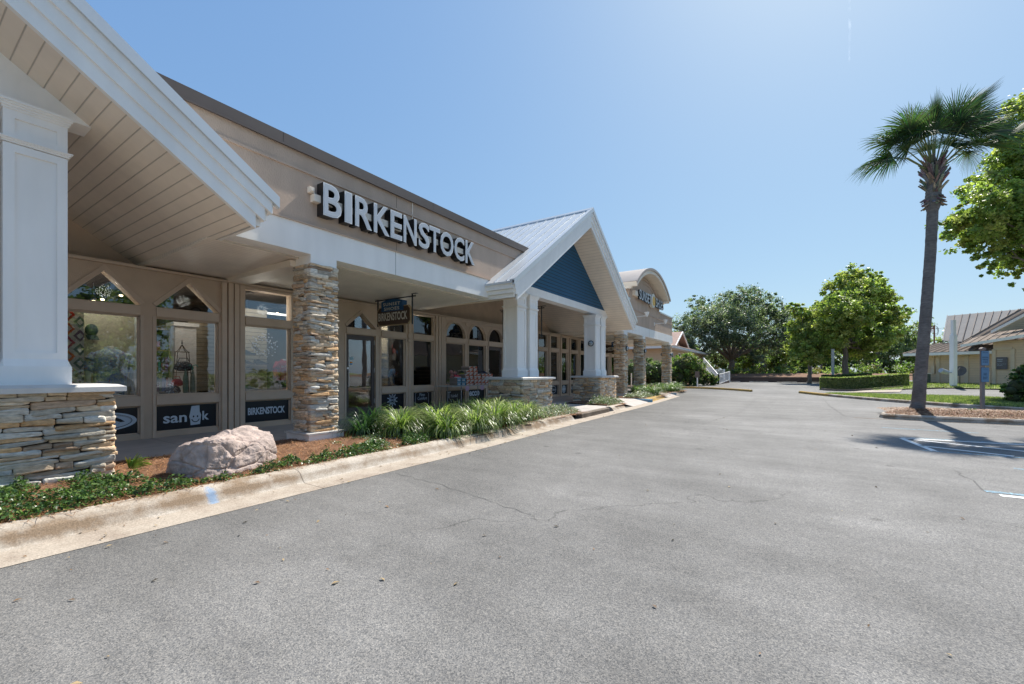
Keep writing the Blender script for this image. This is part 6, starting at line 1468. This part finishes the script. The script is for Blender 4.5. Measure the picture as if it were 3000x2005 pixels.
# mannequins
def loft(mb,secs,c,n=20,cf=None):
    vs=[];fs=[]
    for (x,y,z,rx,ry) in secs:
        for i in range(n): a=2*math.pi*i/n; vs.append((x+rx*math.copysign(abs(math.cos(a))**.8,math.cos(a)),y+ry*math.copysign(abs(math.sin(a))**.8,math.sin(a)),z))
    for j in range(len(secs)-1):
        for i in range(n): fs.append((j*n+i,j*n+(i+1)%n,(j+1)*n+(i+1)%n,(j+1)*n+i))
    fs.append(tuple(range(n-1,-1,-1))); fs.append(tuple((len(secs)-1)*n+i for i in range(n)))
    if cf is None: mb.add(vs,fs,c)
    else:
        o=len(mb.v); mb.add(vs,fs,c)
        for i in range(len(fs)): 
            q=mb.v[mb.f[-len(fs)+i][0]]; mb.c[-len(fs)+i]=cf(q)
def mannequin(label,x,y,zb,zt,wid,shirtc,skin=(.60,.60,.58),cf=None,sleeve='short',pants=None,mat=None):
    t=thing('mannequin',label,'mannequin',(x,y,zb)); Hh=zt-zb; w_=wid/2; d=w_*.5
    k=MB(); loft(k,[(x,y,zt-.10*Hh,.05,.055),(x,y,zt+.02*Hh,.045,.05),(x,y,zt+.06*Hh,.04,.045)],skin,14)
    loft(k,[(x,y,zb-.25*Hh,d*.8,w_*.62),(x,y,zb+.1,d*.8,w_*.62)],pants or skin,16); k.build('torso',M_goods,t,smooth=True)
    sh=w_*.70
    for s in (-1,1):
        k=MB(); L=1 if sleeve=='short' else 0
        if sleeve=='short':
            k.tube([(x+.02,y+s*w_*.95,zt-.42*Hh),(x+.05,y+s*w_*1.0,zt-.7*Hh),(x+.10,y+s*w_*.93,zt-.97*Hh)],[.045,.04,.03],10,skin)
            for i in range(4): k.tube([(x+.10,y+s*(w_*.93-.02+.014*i),zt-.96*Hh),(x+.115,y+s*(w_*.93-.025+.014*i),zt-1.04*Hh),(x+.11,y+s*(w_*.92-.02+.012*i),zt-1.09*Hh)],[.009,.008,.005],6,skin)
            k.tube([(x+.11,y+s*(w_*.93-.035),zt-.97*Hh),(x+.13,y+s*(w_*.93-.05),zt-1.03*Hh)],[.010,.007],6,skin)
            k.build('arm',M_goods,t,smooth=True)
    k=MB(); secs=[]
    for z,rx,ry in ((0,.95,.72),(.2,.92,.70),(.45,.95,.74),(.62,1.05,.80),(.78,1.0,.86),(.88,.85,.78),(.95,.6,.55),(1.0,.34,.28)):
        secs.append((x,y,zb+Hh*z,d*rx,w_*ry))
    # denser sections for printed cloth
    S=[]
    for a,b in zip(secs[:-1],secs[1:]):
        for i in range(5): f=i/5; S.append(tuple(p*(1-f)+q*f for p,q in zip(a,b)))
    S.append(secs[-1]); loft(k,S,shirtc,40,cf)
    for s in (-1,1):
        if sleeve=='short':
            pts=[(x,y+s*w_*.62,zt-.14*Hh),(x+.01,y+s*w_*.86,zt-.25*Hh),(x+.03,y+s*w_*1.0,zt-.50*Hh)]; rad=[.085,.085,.085]
        else: pts=[(x,y+s*w_*.6,zt-.14*Hh),(x+.03,y+s*w_*.95,zt-.4*Hh),(x+.08,y+s*w_*1.02,zt-.85*Hh)]; rad=[.08,.07,.055]
        P=[Vector(p) for p in pts]; PP=[P[0].lerp(P[1],i/4) for i in range(4)]+[P[1].lerp(P[2],i/5) for i in range(6)]
        n0=len(k.f); k.tube(PP,[rad[0]]*4+[rad[0]+(rad[2]-rad[0])*i/5 for i in range(6)],14,shirtc)
        if cf:
            for i in range(n0,len(k.f)): k.c[i]=cf(k.v[k.f[i][0]])
    for s in (-1,1): k.add([(x+d*.45,y+s*.02,zt-.12*Hh),(x+d*.5,y+s*.12,zt-.10*Hh),(x+d*.2,y+s*.10,zt+.035*Hh),(x+d*.2,y+s*.045,zt+.05*Hh)],[(0,1,2,3)],shirtc if not cf else cf((x,y+s,zt)))
    k.build('shirt',mat or M_goods,t,smooth=True); return t
pr=[(.42,.46,.50),(.10,.22,.42),(.36,.42,.32),(.5,.5,.5),(.42,.2,.1),(.14,.30,.40),(.5,.42,.3),(.08,.1,.2)]
mf=pm('floral_shirt',(.4,.45,.5),.8,0,1); N=mf.node_tree.nodes; L=mf.node_tree.links; tc=N.new('ShaderNodeTexCoord'); nz=N.new('ShaderNodeTexNoise'); nz.inputs['Scale'].default_value=11; nz.inputs['Detail'].default_value=5; nz.inputs['Roughness'].default_value=.7; nz.inputs['Distortion'].default_value=.8; L.new(tc.outputs['Object'],nz.inputs[0])
cr=N.new('ShaderNodeValToRGB'); cr.color_ramp.interpolation='CONSTANT'; e=cr.color_ramp.elements; e[0].position=0; e[0].color=(.48,.2,.07,1); e[1].position=.38; e[1].color=(.04,.12,.36,1)
for p_,c_ in ((.42,(.42,.5,.6,1)),(.46,(.08,.24,.5,1)),(.5,(.5,.55,.6,1)),(.54,(.28,.38,.18,1)),(.58,(.3,.42,.55,1)),(.64,(.06,.1,.22,1))): x_=e.new(p_); x_.color=c_
L.new(nz.outputs[0],cr.inputs[0]); L.new(cr.outputs[0],N['Principled BSDF'].inputs['Base Color'])
mannequin('headless white mannequin in a blue floral short sleeved shirt',-11.0,2.62,1.0,1.86,.66,(.4,.45,.5),pants=(.03,.10,.17),mat=mf)
mannequin('mannequin in a dark red sweatshirt in the near square window',-11.1,6.03,1.2,1.72,.46,(.34,.012,.025),sleeve='long',pants=(.03,.03,.05))
k=MB(); fit_text(k,'SOUTHERN',(-10.985,5.90,1.53),(0,1,0),(0,0,1),.26,.05,.01,.003,(.6,.6,.62)); meta(k.build('shirt_print',M_goods),'pale arched print on the dark red sweatshirt','print')
mannequin('mannequin in a bright blue tee with a red fish print',-10.9,9.68,1.0,1.53,.60,(.02,.22,.55))
k=MB(); xx=-10.755
fish=[(9.44,1.36),(9.50,1.405),(9.60,1.43),(9.70,1.405),(9.76,1.375),(9.84,1.42),(9.82,1.36),(9.85,1.30),(9.76,1.345),(9.68,1.31),(9.56,1.30),(9.47,1.32)]
k.add([(xx,a,b) for a,b in fish],[tuple(range(len(fish)))],(.55,.09,.06)); k.add([(xx+.002,9.50,1.325),(xx+.002,9.56,1.308),(xx+.002,9.68,1.318),(xx+.002,9.76,1.345),(xx+.002,9.62,1.345)],[(0,1,2,3,4)],(.6,.55,.5)); meta(k.build('shirt_print',M_goods),'red and white fish print on the blue tee','print')
# dark shelving with bright folded goods
t=thing('shelf_unit','dark shelf unit packed with colourful goods in the second gabled window','shelf',(-11.9,3.5,.93)); k=MB(); k.box(-12.2,-12.15,3.1,3.82,.93,2.5,(.05,.03,.02)); 
for z in (.95,1.40,1.88,2.36): k.box(-12.15,-11.8,3.1,3.82,z,z+.025,(.22,.16,.10))
for y in (3.1,3.80): k.box(-12.15,-11.79,y,y+.025,.93,2.5,(.28,.22,.15))
k.build('shelf_frame',M_goods,t); k=MB(); rr=random.Random(5)
for z in (.975,1.425,1.905):
    y=3.14
    while y<3.76: w_=rr.uniform(.03,.07); k.box(-12.1,-11.83,y,y+w_,z,z+rr.uniform(.15,.38),[rr.choice((.03,.1,.25))*rr.random()+.015 for _ in range(3)] if rr.random()<.6 else (.25*rr.random(),.03,.03)); y+=w_+.006
k.build('folded_goods',M_goods,t)
# bag stand
t=thing('bag_stand','black wire stand hung with dark floral bags','display stand',(-10.9,3.72,.93)); k=MB(); c=(.012,.012,.012)
k.tube([(-10.9,3.74,2.02),(-10.9,3.74,2.1)],[.012,.004],6,c); k.ball(-10.9,3.74,2.03,.018,.018,.018,8,6,c)
for dy in (-.10,.10):
    for dx in (-.06,.06): k.tube([(-10.9,3.74,2.0),(-10.9+dx*.7,3.74+dy*.6,1.87),(-10.9+dx,3.74+dy,1.84),(-10.9+dx*1.6,3.74+dy*1.6,.93)],.007,5,c)
for z in (1.84,1.4): k.tube([(-10.84,3.62,z),(-10.84,3.86,z),(-10.96,3.86,z),(-10.96,3.62,z),(-10.84,3.62,z)],.006,5,c)
k.build('stand_frame',M_goods,t)
mfl=pm('dark_floral',(.04,.05,.1),.7,0,1); N=mfl.node_tree.nodes; L=mfl.node_tree.links; tc=N.new('ShaderNodeTexCoord'); vo=N.new('ShaderNodeTexVoronoi'); vo.inputs['Scale'].default_value=34; L.new(tc.outputs['Object'],vo.inputs[0]); cr=N.new('ShaderNodeValToRGB'); cr.color_ramp.interpolation='CONSTANT'; e=cr.color_ramp.elements; e[0].color=(.45,.45,.5,1); e[1].position=.25; e[1].color=(.03,.10,.14,1); x_=e.new(.42); x_.color=(.01,.012,.03,1); L.new(vo.outputs['Distance'],cr.inputs[0]); L.new(cr.outputs[0],N['Principled BSDF'].inputs['Base Color'])
def bag(label,y,z,w_,h_,c=None,x=-10.82):
    t=thing('handbag',label,'bag',(x,y,z)); k=MB(); k.ball(x,y,z+h_/2,.09,w_/2,h_/2,16,10,c or (.1,.1,.1)); 
    for i in range(len(k.v)): vx,vy,vz=k.v[i]; k.v[i]=(vx,y+(vy-y)*(1.1 if vz<z+h_/2 else .95),max(z+.01,vz))
    k.build('bag',M_goods if c else mfl,t,smooth=True); k=MB(); k.tube([(x,y-w_*.3,z+h_*.85),(x,y-w_*.2,z+h_*1.3),(x,y+w_*.2,z+h_*1.3),(x,y+w_*.3,z+h_*.85)],.008,6,c or (.02,.03,.06)); k.build('bag_handle',M_goods,t); return t
bag('dark floral rounded bag hanging on the stand',3.74,1.42,.36,.22)
bag('red bag resting on the window platform',3.62,1.10,.22,.17,(.38,.03,.05)); bag('dark floral bag at the foot of the stand',3.55,.94,.28,.2)
def umbrella(label,y,c):
    t=thing('umbrella',label,'umbrella',(-10.75,y,.94)); k=MB(); k.lathe(-10.75,y,[(.03,.94),(.05,1.0),(.045,1.3),(.02,1.42),(.012,1.46)],12,c); k.build('body',mfl if c is None else M_goods,t)
    k=MB(); k.tube([(-10.75,y,1.44),(-10.75,y,1.52)]+[(-10.75,y+.045-.045*math.cos(a),1.52+.045*math.sin(a)) for a in np.linspace(0,3.1,8)],.009,6,(.02,.32,.27)); k.build('handle',M_goods,t)
umbrella('folded clear-green umbrella with teal hook handle, left of the pair',3.75,(.15,.25,.22)); umbrella('folded umbrella with teal hook handle, right of the pair',3.88,(.22,.28,.25))
# wreath
t=thing('cotton_wreath','twig wreath dotted with white cotton bolls','wreath',(-11.3,5.62,2.08)); k=MB(); rr=random.Random(9)
for i in range(120):
    a=rr.uniform(0,6.283); r_=rr.uniform(.15,.27); p=Vector((-11.3+rr.uniform(-.03,.05),5.6+r_*math.cos(a),2.09+r_*math.sin(a))); q=p+Vector((rr.uniform(-.02,.05),rr.uniform(-.09,.09),rr.uniform(-.09,.09))); k.tube([p,q],.004,4,(.07,.04,.025))
k.build('twigs',M_goods,t); k=MB()
for i in range(75):
    a=rr.uniform(0,6.283); r_=rr.uniform(.13,.32); k.ball(-11.24+rr.uniform(-.02,.04),5.6+r_*math.cos(a)*1.1,2.09+r_*math.sin(a),.014,.017,.015,6,4,(.55,.55,.62))
k.build('cotton_bolls',M_goods,t)
# shoes
def shoe(name='shoe',label='',c=(.02,.02,.022),sole=(.2,.18,.15),L=.27,group=None):
    t=thing(name,label,'shoe',(0,0,0),group); k=MB(); n=14; S=[]
    for i in range(n+1):                         # along +y from heel to toe
        f=i/n; y=(f-.5)*L; w_=.036+.012*math.sin(f*2.6)+(-.02 if f>.94 else 0)-(.014 if f<.06 else 0)
        hh=(.075+.01*math.cos(f*9)) if f<.42 else .075-.045*sstep(f,.42,.8)-.012*sstep(f,.85,1)
        S.append((y,w_,hh))
    vs=[];fs=[];m=10
    for (y,w_,hh) in S:
        for j in range(m): a=math.pi*j/(m-1); vs.append((w_*math.cos(a),y,.02+hh*math.sin(a)**.8))
    for i in range(n):
        for j in range(m-1): fs.append((i*m+j,i*m+j+1,(i+1)*m+j+1,(i+1)*m+j))
    fs.append(tuple(range(m))); fs.append(tuple(n*m+j for j in range(m-1,-1,-1))); k.add(vs,fs,c); k.ball(0,-L*.22,.09,.026,.05,.02,10,6,(.01,.01,.01)); k.build('shoe_upper',M_goods,t,smooth=True,local=True)
    k=MB(); o=[(w_+.004,y) for (y,w_,h) in S]+[(-w_-.004,y) for (y,w_,h) in S[::-1]]; k.prism(o,'z',0,.024,sole); k.build('sole',M_goods,t,local=True); return t
SC_=[((.012,.012,.014),(.1,.08,.06)),((.015,.013,.013),(.3,.25,.2)),((.012,.012,.014),(.1,.1,.1)),((.12,.10,.04),(.3,.25,.15)),((.35,.33,.3),(.4,.38,.35)),((.05,.08,.12),(.1,.1,.1))]
for (y,z,ci,lb) in ((5.34,1.84,0,'black clog on the top row of the slatwall'),(5.34,1.59,1,'dark shoe with tan sole on the second slatwall row, left'),(5.66,1.60,2,'black shoe on the second slatwall row, right'),(5.42,1.42,3,'olive clog on the third slatwall row'),(5.58,1.24,4,'pale grey shoe on the fourth slatwall row'),(5.40,.95,5,'blue patterned sandal on the window platform')):
    s=shoe('shoe',lb,*SC_[ci],group='shoes on the near slatwall'); s.scale=(1.25,)*3; s.location=(-11.5,y,z); s.rotation_euler=(0,0,R_(-12))
for (y,z,ci,lb) in ((9.70,1.95,1,'dark shoe on the top row behind the blue tee'),(9.66,1.77,0,'black shoe on the second row behind the blue tee'),(9.70,1.50,2,'black shoe level with the blue tee shoulder'),(9.62,1.20,1,'dark shoe beside the blue tee hem')):
    s=shoe('shoe',lb,*SC_[ci],group='shoes behind the blue tee'); s.location=(-11.5,y,z); s.rotation_euler=(0,0,R_(-10))
# red and blue boards, hanging name board, plant in the windows
k=MB(); k.add([(-11.3,9.83+.0,2.06)]*0 or [(-11.3,9.95+.055*math.cos(a)*1.0,2.2+.155*math.sin(a)) for a in np.linspace(0,6.283,18)[:-1]],[tuple(range(17))],(.45,.06,.05)); k.box(-11.34,-11.30,9.84,9.93,2.07,2.34,(.45,.06,.05)); meta(k.build('red_board',M_goods),'red board hung beside the blue board in the shirt window','board')
k=MB(); k.box(-11.28,-11.24,9.97,10.09,2.05,2.37,(.03,.18,.4)); meta(k.build('blue_board',M_goods),'blue board hung high in the shirt window','board')
t=thing('name_board','cream BIRKENSTOCK name board hanging inside behind the half column','sign',(-11,10.27,1.72)); k=MB(); k.box(-11.03,-11.0,9.76,10.79,1.70,1.87,(.42,.37,.26)); b=k.build('board',M_goods,t); k=MB(); fit_text(k,'BIRKENSTOCK',(-10.998,9.83,1.73),(0,1,0),(0,0,1),.89,.11,.03,.002,(.02,.02,.02)); k.build('lettering',M_goods,b)
def potplant(label,x,y,z,seed):
    t=thing('potted_palm',label,'plant',(x,y,z)); k=MB(); k.lathe(x,y,[(.10,z),(.14,z+.25),(.15,z+.27)],14,(.12,.08,.05)); k.tube([(x,y,z+.2),(x+.02,y,z+.85)],.02,6,(.12,.09,.05)); k.build('pot',M_goods,t)
    V_,F_,C_=[],[],[]; r2=random.Random(seed)
    for i in range(11): a=i*.57*2; d=Vector((math.cos(a),math.sin(a),.5)); fan(V_,F_,C_,(x+.02,y,z+.85),d,(0,0,1),.34,9,1.4,.6,(.10,.16,.05),r2,.05)
    npmesh('foliage',[tuple(v) for v in V_],F_,M_leaf,t,colors=np.array(C_)); return t
potplant('small potted palm inside the window right of the half column',-11.2,10.75,.93,3)
# unlit racks and shapes deeper in the shop
rr=random.Random(12); i=0
for (x,y,wh) in ((-13.4,1.2,'left of the patterned quilt'),(-13.2,5.6,'behind the cotton wreath'),(-13.6,8.0,'behind the near shop door'),(-13.2,11.8,'behind the potted palm'),(-13.4,13.4,'behind the first arched window'),(-12.9,16.6,'behind the second arched window'),(-13.2,18.6,'behind the near white porch columns'),(-13.4,21.4,'behind the round logo window'),(-13.2,23.8,'behind the right porch columns'),(-13.4,27.4,'behind the farthest shop windows')):
    lb=f'rack of dark hanging clothes deep inside the shop {wh}'
    t=thing('clothes_rack',lb,'clothes rack',(x,y,.14),'clothes racks inside the shops'); k=MB(); k.tube([(x,y-.7,.14),(x,y-.7,1.6),(x,y+.7,1.6),(x,y+.7,.14)],.015,6,(.2,.2,.2)); k.build('rack_frame',M_goods,t); k=MB()
    for j in range(16): yy=y-.62+j*.083; k.box(x-.2,x+.2,yy,yy+.045,.55+rr.random()*.25,1.56,[rr.choice(((.03,.04,.08),(.10,.02,.02),(.02,.02,.02),(.12,.11,.10),(.02,.06,.07)))[q] for q in range(3)])
    k.build('clothes',M_goods,t)
# track lights (lit)
Mlit=pm('lit_bulb',(1,.8,.5),.4,0,1,emis=(1,.72,.42,9)); Mstrip=pm('lit_tube',(1,1,1),.4,0,1,emis=(1,.95,.85,1.6))
def track(x,y,z,label):
    t=thing('track_spotlight',label,'spotlight',(x,y,z),'lit track spotlights inside the shop'); k=MB(); k.tube([(x,y,3.3),(x,y,z+.1)],.008,5); k.lathe(x,y,[(.02,z+.1),(.045,z+.04),(.045,z)],10); k.build('lamp_body',M_darkmetal,t); k=MB(); k.ball(x,y,z-.01,.032,.032,.02,10,6); k.build('bulb',Mlit,t); return t
for (x,y,z,lb) in ((-12.5,6.2,3.1,'lit spotlight, third from left in the transom of the near square window'),(-12.4,6.55,3.12,'lit spotlight, rightmost in the transom of the near square window'),(-12.0,5.85,3.05,'lit spotlight, second from left in the transom of the near square window'),(-11.8,5.45,3.0,'lit spotlight, leftmost in the transom of the near square window'),(-12.3,2.66,2.92,'lit spotlight, leftmost in the nearest gabled transom'),(-12.3,2.8,2.97,'lit spotlight, middle one in the nearest gabled transom'),(-12.3,3.1,3.1,'lit spotlight, rightmost in the nearest gabled transom'),(-13.0,3.9,3.1,'lit spotlight behind the second gabled transom'),(-12.0,10.9,2.9,'lit spotlight in the transom right of the half column'),(-12.2,12.5,2.95,'lit spotlight in the first arched transom'),(-12.0,14.6,2.95,'lit spotlight in the second arched transom')): track(x,y,z,lb)
k=MB(); k.box(-12.9,-12.75,6.5,7.8,3.12,3.16); meta(k.build('strip_light',Mstrip),'lit strip light high inside the near square window','strip light')
k=MB(); k.box(-12.6,-12.5,13.0,14.2,3.0,3.03); meta(k.build('strip_light',Mstrip),'lit strip light seen through the second arched window','strip light')
for (x,y,e) in ((-10.9,2.5,13),(-10.9,5.4,14),(-11.0,9.8,24),(-11.6,12.4,16),(-12.2,19.7,24),(-11.0,3.8,9),(-11.4,23,16)):
    l=bpy.data.lights.new('shop_lamp','POINT'); l.energy=e; l.color=(1,.92,.82); l.shadow_soft_size=.12; o=bpy.data.objects.new('shop_lamp',l); col.objects.link(o); o.location=(x,y,2.95)

# ================================================================ TABLE OF SHOE BOXES
t=thing('folding_table','folding table of shoe boxes under the arched windows','table',(-9.35,11.4,.15))
k=MB(); k.box(-9.72,-8.98,10.22,12.75,.945,.975,(.45,.43,.40)); k.build('tabletop',M_goods,t)
for (x,y) in ((-9.05,10.75),(-9.05,12.4),(-9.65,10.75),(-9.65,12.4)):
    k=MB(); k.tube([(x,y,.15),(x,y,.945)],.014,6,(.35,.35,.36)); k.build('leg',M_goods,t)
k=MB(); k.tube([(-9.05,10.75,.35),(-9.65,10.75,.35)],.01,6,(.3,.3,.3)); k.tube([(-9.05,12.4,.35),(-9.65,12.4,.35)],.01,6,(.3,.3,.3)); k.build('stretcher',M_goods,t)
def shoebox(kind):
    t=thing('shoe_box','x','shoe box',(0,0,0)); k=MB(); side=(.20,.17,.15)
    k.box(-.33,0,-.098,.098,0,.104,side); k.box(-.334,.004,-.102,.102,.088,.126,(.24,.20,.18) if kind else (.45,.35,.3)); k.build('box_body',M_goods,t,local=True)
    k=MB(); x=.006
    if kind:      # blue box end with white label
        k.add([(x,-.097,.003),(x,.097,.003),(x,.097,.122),(x,-.097,.122)],[(0,1,2,3)],(.02,.18,.30)); k.add([(x+.001,-.08,.02),(x+.001,.05,.02),(x+.001,.05,.07),(x+.001,-.08,.07)],[(0,1,2,3)],(.5,.5,.5))
        k.add([(x+.001,-.097,.095),(x+.001,.097,.095),(x+.001,.097,.105),(x+.001,-.097,.105)],[(0,1,2,3)],(.5,.6,.65))
    else:         # orange and white diagonal end
        k.add([(x,-.097,.003),(x,.097,.003),(x,.097,.122),(x,-.097,.122)],[(0,1,2,3)],(.50,.12,.05)); k.add([(x+.001,-.097,.122),(x+.001,-.097,.065),(x+.001,.04,.122)],[(0,1,2)],(.6,.57,.53)); k.add([(x+.001,-.085,.01),(x+.001,.03,.01),(x+.001,.03,.06),(x+.001,-.085,.04)],[(0,1,2,3)],(.62,.6,.57)); k.add([(x+.001,.05,.02),(x+.001,.09,.02),(x+.001,.09,.06),(x+.001,.05,.05)],[(0,1,2,3)],(.6,.5,.45))
    k.build('box_end',M_goods,t,local=True); return t
rowname=['bottom row','second row','third row','fourth row','top row']; ordn=['first','second','third','fourth','fifth','sixth','seventh']
rows=[[11.06+.212*i for i in range(7)],[11.08+.212*i for i in range(7)],[11.02,11.23,11.46,11.68,11.9,12.12,12.34],[11.05,11.26,11.47],[11.22,11.44]]
B0=shoebox(0); first=True
for r_,ysr in enumerate(rows):
    for i,y in enumerate(ysr):
        o=B0 if first else dup(B0); first=False; o.location=(-9.02+random.Random(r_*9+i).uniform(-.015,.015),y,.976+r_*.127); o['label']=f'orange and white shoe box, {ordn[i]} from the left in the {rowname[r_]} on the table'; o['group']='orange and white shoe boxes'
B1=shoebox(1); first=True
for r_ in range(2):
    for i,y in enumerate((10.62,10.85)):
        o=B1 if first else dup(B1); first=False; o.location=(-9.03,y,.976+r_*.127); o['label']=f'blue shoe box, {ordn[i]} from the left in the {rowname[r_]} on the table'; o['group']='blue shoe boxes'
for (i,(y,z,c,so,lb)) in enumerate(((10.68,1.235,(.55,.05,.08),(.55,.5,.5),'coral pink trainer on top of the blue boxes'),(10.95,1.36,(.03,.035,.02),(.25,.3,.03),'black and lime trainer on the orange boxes, left of the top row'),(11.85,1.36,(.02,.02,.03),(.05,.05,.05),'dark trainer on the third row of orange boxes, left one'),(12.15,1.36,(.03,.03,.06),(.06,.06,.06),'dark trainer on the third row of orange boxes, right one'))):
    s=shoe('trainer',lb,c,so,.28); s.location=(-9.15,y,z); s.rotation_euler=(0,0,R_(-6))
t=thing('bundle','pinkish brown bundle of tissue behind the coral trainer','bundle',(-9.3,10.62,1.24)); k=MB(); rr=random.Random(3)
for i in range(14): k.ball(-9.3+rr.uniform(-.06,.06),10.62+rr.uniform(-.09,.1),1.30+rr.uniform(-.04,.14),.05,.05,.045,8,6,(.30+rr.random()*.1,.16,.15))
k.build('tissue',M_goods,t,smooth=True)
for y in (10.95,11.75,12.2):
    k=MB(); k.add([(-8.965,y-.09,.96),(-8.965,y+.10,.96),(-8.955,y+.10,.82),(-8.95,y-.02,.79),(-8.955,y-.09,.82)],[(0,1,2,3,4)],(.55,.38,.52)); k.add([(-8.968,y-.09,.96),(-8.968,y+.10,.96),(-8.958,y+.10,.82),(-8.953,y-.02,.79),(-8.958,y-.09,.82)],[(4,3,2,1,0)],(.55,.38,.52)); meta(k.build('price_tag',M_goods),'pink paper notice taped to the front edge of the box table','paper notice','pink paper notices on the table')
# parked cars that the windows mirror
def car(label,x,y,rz,c):
    t=thing('parked_car',label,'car',(x,y,0)); 
    k=MB(); pr_=[(-2.2,.3),(-2.25,.62),(-2.0,.86),(-1.35,.93),(-.75,1.34),(.45,1.40),(1.25,1.0),(2.1,.86),(2.3,.6),(2.25,.3)]
    n=len(pr_); vs=[];fs=[]
    for yy,s in ((-.86,.97),(-.90,1),(.90,1),(.86,.97)):
        for (px_,pz) in pr_: vs.append((px_*s,yy*(1 if pz<.95 else .78),pz))
    for j in range(3):
        for i in range(n): fs.append((j*n+i,j*n+(i+1)%n,(j+1)*n+(i+1)%n,(j+1)*n+i))
    fs.append(tuple(range(n-1,-1,-1))); fs.append(tuple(3*n+i for i in range(n))); k.add(vs,fs,c); k.build('body',pm('car_paint',(.5,.5,.5),.2,.02,3,spec=.6,attr=True,metal=.3),t,local=True)
    k=MB(); 
    for s in (-1,1): k.add([(-1.15,s*.86,.95),(-.68,s*.72,1.30),(.42,s*.72,1.35),(1.05,s*.86,.98)],[(0,1,2,3)])
    k.add([(1.28,-.68,.99),(1.28,.68,.99),(.5,.64,1.38),(.5,-.64,1.38)],[(0,1,2,3)]); k.add([(-1.38,-.68,.95),(-1.38,.68,.95),(-.8,.64,1.33),(-.8,-.64,1.33)],[(3,2,1,0)]); k.build('windows',MATS['dark_pane'],t,local=True)
    for wx in (-1.35,1.4):
        for s in (-1,1): k=MB(); k.tube([(wx,s*.72,.33),(wx,s*.93,.33)],.33,20); wh=k.build('wheel',M_black,t,local=True); k=MB(); k.tube([(wx,s*.90,.33),(wx,s*.945,.33)],.2,16); k.build('rim',M_alu,wh)
    for s in (-1,1): k=MB(); k.ball(2.17,s*.62,.66,.08,.16,.08,10,6); k.build('headlight',M_vinyl,t,local=True)
    t.rotation_euler=(0,0,rz); return t
car('silver saloon mirrored in the second gabled window',10.5,8.4,R_(172),(.42,.43,.44)); car('white saloon mirrored in the first gabled window',10.8,3.6,R_(178),(.6,.6,.6)); car('white car mirrored in the far porch windows',11.5,27.5-40,0,(.6,.6,.6))
